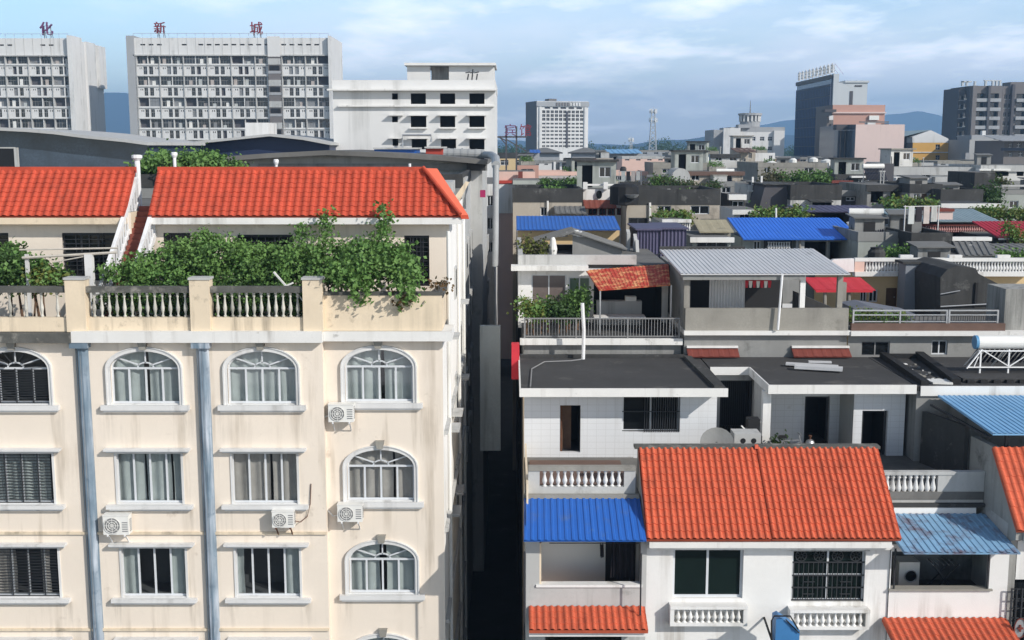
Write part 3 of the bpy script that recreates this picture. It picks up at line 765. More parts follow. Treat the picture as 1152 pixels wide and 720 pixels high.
# ------------------------------------------------------------------ air conditioners on the cream block
def ac_unit(label, x, y, z, w=.78, h=.53, d=.32, pipes=True, rusty=False, fan=-1):
    t = thing('air_conditioner', label, 'air conditioner', (x, y, z), 'air conditioners on the cream facade')
    b = MB(); b.box(x-w/2, x+w/2, y-d-.08, y-.08, z, z+h, PLW); b.box(x-w/2-.01, x+w/2+.01, y-d-.09, y-.07, z+h, z+h+.03, PLW)
    for i in range(7): b.box(x+w*.5, x+w*.5+.006, y-d+.0, y-.12, z+.08+i*.06, z+.11+i*.06, PLG)
    for i in range(5): b.box(x+w*.24, x+w*.46, y-d-.086, y-d-.081, z+.1+i*.07, z+.13+i*.07, PLG)
    b.build('casing', t)
    f = MB(); fx = x-w*.14; fy = y-d-.09; R = h*.42
    pts = [(fx+R*math.cos(i*math.pi/12), fy, z+h*.5+R*math.sin(i*math.pi/12)) for i in range(24)]
    f.face(pts, PLG)
    for rr in (R, R*.72, R*.44, R*.16): f.tube([(fx+rr*math.cos(i*math.pi/12), fy-.012, z+h*.5+rr*math.sin(i*math.pi/12)) for i in range(25)], .010, PLW, 5)
    for i in range(8): f.bar((fx, fy-.012, z+h*.5), (fx+R*math.cos(i*math.pi/4), fy-.012, z+h*.5+R*math.sin(i*math.pi/4)), .012, PLW)
    f.build('fan_grille', t)
    k = MB(); mm = RUST if rusty else WMETAL
    for xx in (x-w*.33, x+w*.33):
        k.box(xx-.02, xx+.02, y-d-.12, y-.003, z-.045, z-.003, mm); k.bar((xx, y-d-.02, z-.045), (xx, y-.02, z-.36), .035, mm)
    k.build_each('bracket', t)
    if pipes:
        p = MB(); s = pipes
        p.tube([(x+s*(w/2), y-.2, z+h*.3), (x+s*(w/2+.16), y-.16, z+h*.2), (x+s*(w/2+.36), y-.06, z+h*.5), (x+s*(w/2+.46), y-.04, z+h*1.3), (x+s*(w/2+.5), y-.03, z+h*2.6)], .025 if not rusty else .014, PLW if not rusty else RUST, 6)
        p.build('pipe', t)
ac_unit('white air conditioner under the top arched window of the cream block', px(384,465,35), YR, pz(474,35), pipes=-1)
ac_unit('white air conditioner between the middle and lower arched windows of the cream block', px(394,577,35), YR, pz(586,35), pipes=-1)
ac_unit('white air conditioner on rusty brackets above the rust stained ledge', px(321,581,35), YF, pz(589,35), w=.68, h=.5, pipes=1, rusty=True)
ac_unit('white air conditioner beside the left blue pilaster', px(135,585,35), YF, pz(597,35), w=.8, h=.6, pipes=0)
# ------------------------------------------------------------------ terrace plants
def terrace_vine():
    x0, x1 = px(125,300,36.5), px(490,300,36.0)
    root = thing('climbing_vine', 'large green vine sprawling over the cream terrace and spilling over its solid parapet', 'vine', (-7.5, 37, ZT))
    B = []; rnd = random.Random(5)
    for u, v, Y, rx, ry, rz in ((130,306,36.6,.4,.5,.25),(162,301,37.1,.7,.9,.45),(205,292,37.4,.9,1.1,.65),(245,288,37.5,1.0,1.1,.62),(228,272,37.9,.4,.6,.35),(290,293,37.4,1.0,1.1,.55),(335,291,37.3,1.0,1.1,.55),(372,291,36.9,.9,1.1,.6),(408,287,36.5,.65,1.0,.55),(436,294,36.1,.62,.8,.64),(456,306,35.9,.35,.45,.4),(405,306,35.9,.75,.6,.45),(260,306,37.3,2.0,.9,.4),(350,308,36.7,1.4,.9,.4),(180,314,36.5,1.2,.5,.3),(150,338,36.0,1.0,.35,.5),(200,336,36.1,1.2,.35,.55),(260,336,36.1,1.2,.35,.55),(320,336,36.1,1.2,.35,.55)):
        c = at(u, v, Y); B.append((c[0], c[1], c[2], rx, ry, rz))
    m = MB(); foliage(m, B, 26000, .125, LEAF, 3); foliage(m, B[9:12], 700, .2, LEAF, 8); foliage(m, B, 4500, .125, LEAFD, 4); foliage(m, B[-4:], 2600, .16, LEAFD, 14)
    m.build('foliage', root)
    m = MB()
    for u, vs, Y in ((405,(300,316,328),35.0),(455,(305,320,334),34.98),(385,(305,316),34.98)):
        pts = [at(u+rnd.uniform(-3,3), v, Y) for v in vs]
        foliage(m, [(p[0],p[1]-.12,p[2],.22,.12,.3) for p in pts], 260, .17, LEAF, int(u))
    for u, vs in ((365,(266,255,245)),(435,(262,248,237)),(425,(270,260)),(343,(266,258))):
        pts = [at(u+rnd.uniform(-4,4), v, 38.7) for v in vs]
        foliage(m, [(p[0],p[1],p[2],.12,.1,.18) for p in pts], 110, .14, LEAF, int(u)+1)
    p = at(490,318,35.4); foliage(m, [(p[0],p[1],p[2],.35,.25,.2)], 70, .12, DRYL, 77)
    p = at(455,336,34.9); foliage(m, [(p[0],p[1],p[2],.12,.08,.14)], 40, .13, DRYL, 78)
    m.build('trailing_shoots', root)
    m = MB()
    for b in B[:12]:
        for k in range(2):
            m.tube([(b[0]+rnd.uniform(-.3,.3), b[1], ZT), (b[0]+rnd.uniform(-.4,.4), b[1]+rnd.uniform(-.2,.2), (ZT+b[2])/2), (b[0], b[1], b[2])], .035, WOOD, 6, .015)
    m.build('stem', root)
terrace_vine()
pg = thing('trellis', 'thin weathered wooden trellis carrying the terrace vine', 'trellis', (-7.5, 37.5, ZT))
m = MB()
for x in (-9.5,-7.5,-5.5):
    for y in (37.0, 38.0): m.tube([(x,y,ZT),(x,y,ZT+1.5)], .04, BAMB, 6)
m.build_each('post', pg); m = MB()
for y in (37.0, 38.0): m.tube([(-10,y,ZT+1.5),(-5,y,ZT+1.5)], .03, BAMB, 6)
m.build_each('crossbar', pg)
plant('potted_bush', 'bushy green shrub on the cream terrace left of the dark barred window', 'shrub', -30, 42, 268, 330, 36.4, 1.5, [LEAF, LEAFD], 4200, .16, lumps=4, base=ZT)
plant('potted_bush', 'low pale green plant behind the terrace balusters below the bamboo poles', 'shrub', 25, 66, 296, 332, 36.2, .9, [LEAF, LEAFY], 1400, .14, lumps=3, base=ZT)
cp = thing('drying_poles', 'bleached bamboo drying poles on a white stand across the terrace window', 'drying poles', (px(80,300,36.2), 36.2, ZT))
m = MB()
m.tube([at(22,281,36.2), at(133,279,36.4)], .03, BAMB, 6); m.tube([at(25,290,36.1), at(131,284,36.3)], .045, BAMB, 6); m.tube([at(60,295,36.1), at(98,288,36.2)], .02, BAMB, 6); m.build_each('pole', cp)
m = MB(); p = at(100,286,36.25); m.box(p[0]-.12, p[0]+.12, 36.15, 36.35, ZT, p[2], TRIM); p = at(30,286,36.2); m.box(p[0]-.05, p[0]+.05, 36.15, 36.25, ZT, p[2], TRIM); m.build_each('stand', cp)
m = MB(); m.bar(at(308,306,35.6), at(322,322,35.5), .05, PLW); m.bar(at(330,318,35.5), at(316,324,35.5), .05, PLW); m.tube([at(318,324,35.5), at(335,330,35.2), at(345,345,34.85)], .02, PLW, 6)
tag(m.build('bent_antenna', loc=at(318,324,35.5)), 'bent white antenna leaning on the terrace rail left of the third post', 'antenna')
# pipes standing on the roof
def rooftop_post(label, u, v0, v1, Y, r, cap=True):
    t = thing('roof_post', label, 'post', at(u, v1, Y))
    m = MB(); p, q = at(u, v1, Y), at(u, v0, Y); m.tube([p, (p[0],p[1],q[2])], r, WMETAL, 10); m.build('shaft', t)
    if cap: m = MB(); m.lathe([(r*1.1,-.14),(r*1.9,-.05),(r*1.9,.04),(r*1.2,.06)], p[0], Y, WMETAL, 10, q[2]); m.build('cap', t)
rooftop_post('tall white post standing between the two red roof sections', 157, 176, 240, 40.9, .10)
rooftop_post('short white vent pipe with a side branch behind the red ridge', 197, 173, 196, 41.5, .06)
rooftop_post('small white vent pipe behind the middle of the red ridge', 311, 181, 196, 41.6, .05)
rooftop_post('thin white rod behind the right part of the red ridge', 461, 184, 197, 41.6, .05, False)
# =================================================================== RIGHT: FRONT ROW
YA = 33.0; ZTER = 13.35; ZRF = 24-8.05
XA0, XA1 = px(727,650,YA), px(1000,650,YA); XG = 14.8; XB0 = .42
# --- white house with the big orange roof
HA = thing('terrace_house', 'white rendered house with big orange tiled roof and two windows above balustered planters', 'house', ((XA0+XA1)/2, YA, 0))
w1 = (px(757,645,YA), px(836,645,YA), pz(673,YA), pz(615,YA)); w2 = (px(891,645,YA), px(973,645,YA), pz(677,YA), pz(619,YA))
mb = MB()
w3 = [(a, b, c-3.0, d-3.0) for a, b, c, d in (w1, w2)]
wall_open(mb, XA0, XA1, 0, 12.62, YA, [w1, w2]+w3, WPL, rev=.2, room=1.5, mroom=INTERB)
mb.face([(XA0,YA,0),(XA0,37,0),(XA0,37,12.62),(XA0,YA,12.62)], WPL); mb.face([(XA1,YA,0),(XA1,37,0),(XA1,37,12.62),(XA1,YA,12.62)], WPL)
zr = pz(504,35.1); ze = pz(606,32.6)
# screen wall and gables under the steep roof
mb.box(3.95, 11.42, 35.16, 35.4, ZTER, zr-.05, CONC)
for x0, x1 in ((3.97, 4.15), (11.0, 11.2)):
    mb.prism([(32.75, ze-.25), (35.15, ze-.25), (35.15, zr-.12), (32.75, ze-.02)], 'x', x0, x1, WPL2)
mb.build('wall', HA)
for w in (w1,)+tuple(w3[:1]): win_mesh(w[1]-w[0], w[3]-w[2], 2, 1, .07, ALU, GGLASS, 'window', HA, (w[0]+w[1])/2, YA+.12, w[2])
for w in (w2,)+tuple(w3[1:]): win_mesh(w[1]-w[0], w[3]-w[2], 2, 2, .06, ALU, GGLASS, 'window', HA, (w[0]+w[1])/2, YA+.12, w[2], lattice=True)
t = MB(); xl, xr, xm = px(727,606,32.6), 11.42, px(868,606,32.6)
tile_roof(t, xl, xm-.01, 32.55, ze, 35.1, zr, TILE_O, .19, .25, amp=.05, step=.03, xl_top=xl+.002)
tile_roof(t, xm+.01, xr, 32.55, ze+.012, 35.1, zr+.012, TILE_O, .19, .25, amp=.05, step=.03)
t.build_each('tiled_roof', HA) if False else t.build('tiled_roof', HA)
m = MB(); m.box(3.83, 11.5, 35.08, 35.45, zr-.03, zr+.055, DARKCAP); m.box(xm-.05, xm+.05, 35.0, 35.1, zr, zr+.12, TILE_F); m.build('ridge_coping', HA)
m = MB(); m.box(xl+.1, xr-.25, 32.62, YA-.003, ze-.30, ze-.12, BAND); m.box(xl+.15, xr-.12, 32.8, YA-.004, ze-.42, ze-.303, WPL); m.build('eaves_board', HA)
for w in (w1, w2):
    q = MB(); x0, x1 = w[0]-.1, w[1]+.1; z1 = w[2]-.12; z0 = z1-.62
    q.box(x0, x1, YA-.36, YA-.003, z1-.09, z1, WPL); q.box(x0, x1, YA-.34, YA-.003, z0, z0+.09, WPL)
    q.box(x0, x0+.12, YA-.34, YA-.004, z0+.09, z1-.09, WPL); q.box(x1-.12, x1, YA-.34, YA-.004, z0+.09, z1-.09, WPL)
    pl = q.build('planter_balustrade', HA)
    balusters(pl, x0+.16, x1-.16, YA-.24, z0+.09, z1-.09, 11, WPL, .07)
    q = MB(); q.box(w[0]-.08, w[1]+.08, YA-.12, YA-.003, w[3]+.01, w[3]+.09, WPL2); q.build('lintel', HA)
# --- left house: white tiled roof room, blue awning balcony
HB = thing('terrace_house', 'white tiled roof room with black flat roof above a deep blue awning balcony', 'house', (2.2, 33, 0))
YBW = 39.0; xb1 = px(806,475,YBW)
door = (px(630,485,YBW), px(653,485,YBW), pz(509,YBW), pz(456,YBW)); win = (px(700,465,YBW), px(765,465,YBW), pz(486,YBW), pz(440,YBW))
mb = MB()
wall_open(mb, XB0, xb1, ZTER-.3, ZRF-.2, YBW, [door+(.2,1.6), win+(.2,1.2)], TILEW, mroom=INTERB)
for x in (XB0, xb1): mb.face([(x,YBW,0 if x == XB0 else ZTER-.3),(x,44.1,0 if x == XB0 else ZTER-.3),(x,44.1,ZRF-.2),(x,YBW,ZRF-.2)], TILEW if x == xb1 else CREAMB)
mb.face([(XB0,44.1,0),(xb1,44.1,0),(xb1,44.1,ZRF-.2),(XB0,44.1,ZRF-.2)], WPL2)
mb.build('wall', HB)
win_mesh(win[1]-win[0], win[3]-win[2], 2, 1, .06, ALU, DGLASS, 'window', HB, (win[0]+win[1])/2, YBW+.14, win[2])
g = MB()
for i in range(16):
    x = win[0]+(win[1]-win[0])*(.37+.63*(i+.5)/16); g.box(x-.012, x+.012, YBW-.02, YBW+.0, win[2], win[3], DMETAL)
for z in (win[2]+.05, win[3]-.05, (win[2]+win[3])/2): g.box(win[0], win[1], YBW+.003, YBW+.02, z-.015, z+.015, DMETAL)
g.build('window_bars', HB)
d = MB(); d.box(door[0]+.02, door[0]+.08, YBW+.15, YBW+.2, door[2], door[3], RUST); d.box(door[0]+.08, door[1]-.3, YBW+.5, YBW+.55, door[2], door[3]-.05, WOOD); d.build('door', HB)
m = MB(); m.box(.30, 7.25, 38.03, 44.15, ZRF-.19, ZRF-.02, ROOFD); m.build('roof', HB)
m = MB(); m.box(.30, 7.25, 37.98, 38.028, ZRF-.26, ZRF+.03, BAND); m.box(.25, .298, 37.98, 44.15, ZRF-.26, ZRF+.03, BAND); m.build('fascia', HB)
m = MB(); m.box(.32, 7.2, 43.9, 44.1, ZRF-.015, ZRF+.1, DPL); m.bar((6.95,38.1,ZRF+.03),(6.75,43.8,ZRF+.03),.28,DPL,.14); m.build('upstand', HB)
# lower part with the balcony
PALEW = pbr('bounce_lit_room_paint', (.88,.86,.80), .8, .04, .8)  # pale colour stands in for bounced light on the balcony back wall
mb = MB(); zo0, zo1 = pz(661,32.9), 12.25; xq0, xq1 = px(607,640,32.9), px(721,640,32.9)
wall_open(mb, XB0, XA0-.004, 0, zo1+.6, 32.95, [(xq0, xq1, zo0, zo1+.2, .25, 0), (1.0, 3.3, 7.2, 9.55, .2, .8)], WPL2, back=False, mroom=INTERB)
mb.face([(XB0,32.95,0),(XB0,38.99,0),(XB0,38.99,ZTER),(XB0,32.95,ZTER)], WPL2)
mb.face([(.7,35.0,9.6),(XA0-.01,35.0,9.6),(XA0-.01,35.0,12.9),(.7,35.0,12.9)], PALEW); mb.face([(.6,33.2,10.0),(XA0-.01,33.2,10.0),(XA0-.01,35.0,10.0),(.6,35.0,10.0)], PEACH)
mb.face([(.6,33.2,9.6),(.6,35.8,9.6),(.6,35.8,12.9),(.6,33.2,12.9)], WPL2); mb.face([(XA0-.012,33.2,9.6),(XA0-.012,35.8,9.6),(XA0-.012,35.8,12.9),(XA0-.012,33.2,12.9)], WPL2)
mb.box(XB0, XA0+.2, 34.3, 38.99, ZTER-.25, ZTER-.02, ROOFG)
mb.face([(2.95,34.96,10.0),(3.9,34.96,10.0),(3.9,34.96,12.1),(2.95,34.96,12.1)], INTERB)
mb.build('balcony', HB)
m = MB(); m.box(xq0-.1, xq1+.05, 32.9, 33.2, zo0+.003, zo0+.08, WPL); m.build('balcony_coping', HB)
m = MB(); m.box(px(604,640,32.9), px(609,640,32.9), 32.97, 33.3, zo0+.083, zo1+.1, CREAMB); m.tube([(px(590,650,32.4),32.4,0),(px(590,650,32.4),32.4,12.3)], .03, DMETAL, 6); m.tube([(px(721,650,32.5),32.5,10.3),(px(721,650,32.5),32.5,12.2)], .025, DMETAL, 6); m.build_each('post', HB)
a = MB(); zf, zk = pz(608,32.35), pz(560,34.3)
sheet_roof(a, (px(589,608,32.35),32.35,zf), (3.92,32.35,zf), (.37,34.3,zk), (3.92,34.3,zk), MBLUE, .2, .025); a.build('blue_awning', HB)
a = MB(); tile_roof(a, .5, XA0-.04, 31.95, pz(709,31.95), 32.93, pz(682,32.93), TILE_O, .205, .26); a.build('tiled_canopy', HB)
m = MB(); m.box(.5, XA0-.04, 32.1, 32.93, pz(709,31.95)-.26, pz(709,31.95)-.13, WPL); m.build('canopy_soffit', HB)
# terrace balustrade
bt, bb = pz(524,34.5), pz(557,34.5)
m = MB(); m.box(.5, 3.8, 34.4, 34.62, bt-.14, bt, CONC); m.box(.5, 3.8, 34.42, 34.6, bb, bb+.28, WPL2); m.box(.5, .85, 34.43, 34.59, bb+.28, bt-.14, WPL2); m.box(3.45, 3.8, 34.43, 34.59, bb+.28, bt-.14, WPL2); m.box(.44, .5-.003, 34.0, 38.9, ZTER-.2, ZTER+.5, CREAMB); m.box(.35, 3.9, 34.25, 34.398, bb-.12, bb+.08, CONC)
bs = m.build('balustrade', HB)
balusters(bs, .9, 3.4, 34.51, bb+.28, bt-.14, 12, TRIM, .075)
m = MB(); m.box(.6, 3.7, 35.3, 38.4, ZTER+.0, ZTER+.04, BROWNL); m.build('terrace_floor', HB)
# --- middle/right roof room
HE = thing('terrace_house', 'roof room with stepped black flat roof above a peeling faded blue awning balcony', 'house', (10, 33, 0))
xe0, xe1 = 7.4, 13.78; ys = 38.55; yr_ = 41.8; xs = px(866,440,ys)
# roof slabs
m = MB(); zt_ = ZRF-.02
m.box(xs, xe1, ys+.05, 44.1, ZRF-.18, zt_, ROOFD); m.box(7.3, xs-.003, yr_+.05, 44.1, ZRF-.18, zt_, ROOFD); m.build('roof', HE)
m = MB(); m.box(xs-.05, xe1, ys, ys+.048, ZRF-.28, ZRF+.03, BAND); m.box(xs-.052, xs-.004, ys+.05, yr_, ZRF-.28, ZRF+.028, BAND); m.box(7.3, xs-.055, yr_-.003, yr_+.048, ZRF-.27, ZRF+.026, BAND); m.build('fascia', HE)
def zz(v, Y): return pz(v, Y)
mb = MB(); zf = ZTER-.05
d1 = (px(905,470,41.0), px(933,470,41.0), zf, zz(446,41.0)); d2 = (px(969,490,39.3), px(998,490,39.3), zf, zz(462,39.3)); d0 = (px(810,450,42.2), px(847,450,42.2), zf, zz(428,42.2))
xw = px(960,470,39.3)
wall_open(mb, 7.1, px(852,450,42.2), zf, ZRF-.19, 42.2, [d0+(.2,1.4)], WPL2, mroom=INTERB)
wall_open(mb, px(852,450,41.5), xw, zf, ZRF-.19, 41.0, [d1+(.2,1.4)], TILEW, mroom=INTERB)
mb.box(px(858,470,39.0), px(867,470,39.0), 39.0, 39.3, zf, ZRF-.285, WPL)
mb.face([(px(867,470,39.3)-.25,39.303,zf),(px(867,470,39.3)-.25,41.0,zf),(px(867,470,39.3)-.25,41.0,ZRF-.19),(px(867,470,39.3)-.25,39.303,ZRF-.19)], WPL2)
wall_open(mb, xw, xe1-.1, zf, ZRF-.19, 39.3, [d2+(.2,1.5)], TILEW, mroom=INTERB)
mb.face([(xw,39.3,zf),(xw,41.0,zf),(xw,41.0,ZRF-.19),(xw,39.3,ZRF-.19)], WPL2)
mb.face([(xe1-.1,39.3,0),(xe1-.1,44,0),(xe1-.1,44,ZRF-.19),(xe1-.1,39.3,ZRF-.19)], WPL2)
mb.box(4.03, XG-.01, 35.41, 44, ZTER-.3, zf+.001, ROOFG); mb.box(11.45, XG-.01, 35.0, 35.408, ZTER-.3, zf+.001, ROOFG)
mb.build('wall', HE)
for dd, yy in ((d0,42.35),(d1,41.15),(d2,39.45)):
    m = MB(); m.box(dd[0]+.03, dd[0]+.09, yy, yy+.06, dd[2], dd[3], DMETAL); m.box(dd[1]-.09, dd[1]-.03, yy, yy+.06, dd[2], dd[3], DMETAL); m.box(dd[0]+.09, dd[1]-.09, yy, yy+.06, dd[3]-.08, dd[3]-.02, DMETAL)
    if dd is d0:
        for i in range(14): x = dd[0]+.1+(dd[1]-dd[0]-.2)*i/13; m.box(x-.012, x+.012, yy+.01, yy+.03, dd[2], dd[3]-.08, DMETAL)
    m.build('door_frame', HE)
# balcony bay on the right
mb = MB(); q0, q1 = px(1003,645,32.9), px(1114,645,32.9); zq0 = pz(665,32.9)
wall_open(mb, XA1+.004, XG-.004, 0, 12.32, 32.95, [(q0, q1, zq0, 12.1, .22, 0), (11.8, 14.2, 7.0, 9.3, .2, .8)], WPL, back=False, mroom=INTERB)
mb.face([(XA1+.01,35.6,9.9),(XG-.01,35.6,9.9),(XG-.01,35.6,12.9),(XA1+.01,35.6,12.9)], GPL); mb.face([(XA1+.01,33.17,10.2),(XG-.01,33.17,10.2),(XG-.01,35.6,10.2),(XA1+.01,35.6,10.2)], ROOFG)
mb.face([(XG-.01,33.17,9.9),(XG-.01,35.6,9.9),(XG-.01,35.6,12.9),(XG-.01,33.17,12.9)], WPL2); mb.face([(XA1+.012,33.17,9.9),(XA1+.012,35.6,9.9),(XA1+.012,35.6,12.9),(XA1+.012,33.17,12.9)], WPL2)
mb.build('balcony', HE)
m = MB(); m.box(q0-.05, q1+.1, 32.88, 33.2, zq0+.003, zq0+.06, CONC); m.build('balcony_coping', HE)
m = MB(); m.tube([(q1-.06,32.94,zq0),(q1-.06,32.94,12.2)], .03, DMETAL, 6); m.tube([(q0+.1,32.94,zq0),(q0+.1,32.94,12.2)], .03, DMETAL, 6); m.build_each('post', HE)
a = MB(); zf2, zk2 = pz(622,32.2), pz(578,34.3)
zk2 = pz(578,34.8); sheet_roof(a, (11.4,32.2,zf2), (XG-.02,32.2,zf2), (11.4,34.8,zk2), (XG-.02,34.8,zk2), MPEEL, .2, .022); a.build('peeling_blue_awning', HE)
a = MB(); tile_roof(a, q0-.2, XG+.0, 31.85, pz(722,31.85), 32.93, pz(695,32.93), TILE_O, .205, .26); a.build('tiled_canopy', HE)
bt, bb = pz(530,35.1), pz(566,35.1)
m = MB(); m.box(11.46, XG-.01, 35.0, 35.22, bt-.1, bt, WPL2); m.box(11.46, XG-.01, 35.02, 35.2, bb, bb+.25, WPL2); xk = px(1054,548,35.1); m.box(xk, XG-.011, 35.03, 35.19, bb+.25, bt-.1, WPL2); m.box(11.4, XG-.3, 34.82, 34.998, bb-.32, bb-.07, WPL); m.box(11.4, XG-.01, 34.86, 34.997, bb-.067, bb+.05, DPL)
bs = m.build('balustrade', HE)
balusters(bs, 11.5, xk-.03, 35.11, bb+.25, bt-.1, 10, TRIM, .085)
# --- far right house: grey gable, orange roof, blue lean-to
HG = thing('terrace_house', 'grey streaked gable house with orange tiles and a pale blue lean-to roof', 'house', (17, 33, 0))
zr2, ze2 = pz(503,34.5), pz(597,32.45)
mb = MB(); mb.prism([(32.95,0),(36.3,0),(36.3,zr2-.1),(34.9,zr2-.02),(34.55,zr2-.02),(32.62,ze2-.12),(32.62,ze2-.35),(32.95,ze2-.5)], 'x', XG, XG+.2, CONCS)
gw = (px(1136,690,32.95), 18.5, pz(730,32.95), pz(652,32.95))
wall_open(mb, XG+.222, 22, 0, ze2-.1, 32.96, [gw], WPL, room=1.0, mroom=INTERB)
mb.box(XG+.222, 22, 34.4, 38.4, ZTER-.6, ZTER-.4, ROOFG); mb.box(XG+.222, 22, 34.55, 34.7, ZTER-.39, zr2-.1, DPL)
mb.prism([(13.95,38.4),(14.6,36.31),(14.75,36.31),(14.1,38.4)], 'z', ZTER-.39, 15.1, DPL)  # slanting side wall: its shade is put into the dark colour
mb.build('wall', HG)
a = MB(); tile_roof(a, XG-.04, 22, 32.45, ze2, 34.5, zr2, TILE_O, .21, .27); a.build('tiled_roof', HG)
m = MB(); m.box(XG+.22, 22, 32.5, 32.955, ze2-.38, ze2-.1, BAND); m.build('eaves_board', HG)
a = MB(); sheet_roof(a, (px(1117,488,34.1),34.1,pz(488,34.1)), (21,34.1,pz(488,34.1)), (px(1055,445,38.4),38.4,pz(445,38.4)), (21,38.4,pz(445,38.4)), MPALE, .17, .022); a.build('lean_to_roof', HG)
m = MB()
for x in (15.3, 17, 19): m.box(x-.05, x+.05, 34.75, 34.85, ZTER-.4, pz(488,34.1)-.03, DMETAL)
m.bar((14.7,34.6,15.15),(14.2,38.3,15.35),.07,DMETAL); m.build_each('lean_to_post', HG)
win_mesh(gw[1]-gw[0], gw[3]-gw[2], 5, 3, .05, DMETAL, DGLASS, 'window', HG, (gw[0]+gw[1])/2, 33.08, gw[2])
m = MB(); x0 = px(1136,690,32.75)
for i in range(9): m.box(x0+i*.16, x0+i*.16+.04, 32.75, 32.78, gw[2]-.2, pz(662,32.75), DMETAL)
for i in range(8):
    z = gw[2]-.15+i*.3; m.box(x0, x0+2, 32.78, 32.8, z-.02, z+.02, DMETAL)
m.build('window_cage', HG)
m = MB(); cx, cz = px(1145,700,32.5), pz(704,32.5)
m.face([(cx+.17*math.cos(i*math.pi/10), 32.34, cz+.3*math.sin(i*math.pi/10)) for i in range(20)], GALV); m.tube([(cx+.17*math.cos(i*math.pi/10), 32.32, cz+.3*math.sin(i*math.pi/10)) for i in range(21)], .015, BRICKR, 6); m.bar((cx-.08,32.31,cz),(cx+.08,32.31,cz),.05,BRICKR); m.bar((cx,32.32,cz-.1),(cx,32.32,cz+.1),.05,BRICKR)
tag(m.build('round_sign', loc=(cx,32.34,cz)), 'small round grey disc with red rim hung on the black window cage', 'sign')
# --- flat roof with solar heater behind the lean-to
HF = thing('terrace_house', 'house with black tarred flat roof carrying rubble and a solar water heater', 'house', (17, 38.5, 0))
mb = MB(); mb.box(13.8, 22, 38.6, 44.1, 0, ZRF-.19, GPL); mb.build('wall', HF)
m = MB(); m.box(13.82, 22, 38.55, 44.12, ZRF-.188, ZRF-.02, ROOFD); m.build('roof', HF)
m = MB(); m.box(13.9, 22, 38.5, 38.548, ZRF-.34, ZRF+.0, BAND); m.build('fascia', HF)
m = MB(); m.bar((14.1,38.7,ZRF+.06),(14.35,44,ZRF+.1),.26,BLK,.2); m.bar((15.25,38.9,ZRF+.06),(15.75,44,ZRF+.1),.3,BLK,.24); m.box(14.4,15.7,43.8,44.0,ZRF-.018,ZRF+.14,BLK); m.build('tarred_upstand', HF)
m = MB(); m.box(15.6, 22, 39.2, 40.4, ZRF-.018, ZRF+.12, ROOFD)
for i in range(14): m.box(15.7+i*.45, 15.95+i*.45, 39.05, 39.198, ZRF-.016, ZRF+.09, BLK)
m.build('plinth', HF)
sh = thing('solar_water_heater', 'solar water heater with white tank on a white tube frame on the black roof', 'solar heater', (18, 40, ZRF+.12))
xt0 = px(1101,385,40.2); zt = pz(386,40.2)
m = MB(); n0 = [(0,.0),(.2,.0),(.235,.06)]
m.tube([(xt0,40.4,zt),(xt0+4.6,40.4,zt)], .24, PLW, 18); m.build('tank', sh)
m = MB(); m.tube([(xt0-.07,40.4,zt),(xt0+.03,40.4,zt)], .245, TANKB, 18); m.build('end_cap', sh)
m = MB(); zb = ZRF+.12; ztp = zt-.22
for x in (xt0+.1, xt0+1.1, xt0+2.5, xt0+4.2):
    m.bar((x,40.2,zb),(x,40.2,ztp),.05,WMETAL); m.bar((x,40.3,ztp+.02),(x,41.6,zb),.04,WMETAL)
m.bar((xt0-.35,40.15,zb+.22),(xt0+4.3,40.15,zb+.22),.04,WMETAL); m.bar((xt0,40.15,ztp-.05),(xt0+4.3,40.15,ztp-.05),.04,WMETAL)
m.bar((xt0+.1,40.14,ztp),(xt0+1.1,40.14,zb+.25),.035,WMETAL); m.bar((xt0+1.1,40.14,zb+.25),(xt0+2.0,40.14,ztp),.035,WMETAL); m.bar((xt0+.1,40.14,ztp),(xt0-.45,40.0,zb+.2),.04,WMETAL); m.bar((xt0+.0,40.14,ztp-.25),(xt0-.15,40.14,zb+.2),.03,WMETAL); m.bar((xt0+2.5,40.14,zb+.25),(xt0+1.6,40.14,ztp),.035,WMETAL)
m.build('frame', sh)
m = MB()
for i in range(24): x = xt0+.25+i*.17; m.tube([(x,40.5,zt-.1),(x,41.6,zb+.15)], .05, SOLARB, 6)
m.build('glass_tubes', sh)
# small things on these roofs
m = MB()
for a, b, w_, h_ in (((px(884,417,42.2),42.2),(px(940,419,41.9),41.6),.3,.07),((px(893,420,41.6),41.5),(px(944,423,41.4),41.0),.34,.12),((px(910,414,42.5),42.6),(px(935,415,42.5),42.5),.2,.06)):
    z = ZRF+.05; m.bar((a[0],a[1],z+h_*.5),(b[0],b[1],z+h_*.5),w_,MGREY,h_)
tag(m.build('loose_boards', loc=(px(915,418,42),42,ZRF)), 'loose grey boards lying on the black flat roof of the middle house', 'boards')
m = MB(); rnd = random.Random(9)
for i in range(26):
    x, y = rnd.uniform(14.5,15.3), rnd.uniform(39.2,42.6); s = rnd.uniform(.02,.09); m.box(x-s, x+s, y-s, y+s*1.2, ZRF-.015, ZRF+.0+rnd.uniform(0,.05), random.choice([WPL, CONC, GPL, GPL, DPL]))
tag(m.build('roof_rubble', loc=(14.8,41,ZRF)), 'small scattered rubble on the black tarred roof between the upstands', 'rubble', kind='stuff')
m = MB(); m.prism([(14.45,38.9),(15.1,38.8),(15.15,39.3),(14.9,39.6),(14.4,39.4)], 'z', ZRF-.01, ZRF+.05, PLW)
tag(m.build('white_sheet', loc=(14.8,39.5,ZRF)), 'crumpled white sheet lying on the black roof beside the tarred upstand', 'sheet')
mp = thing('mast', 'white painted pole rising from the black flat roof in front of the railed terrace', 'pole', at(656,404,43.5))
p = at(656,404,43.5); q = at(656,341,43.5)
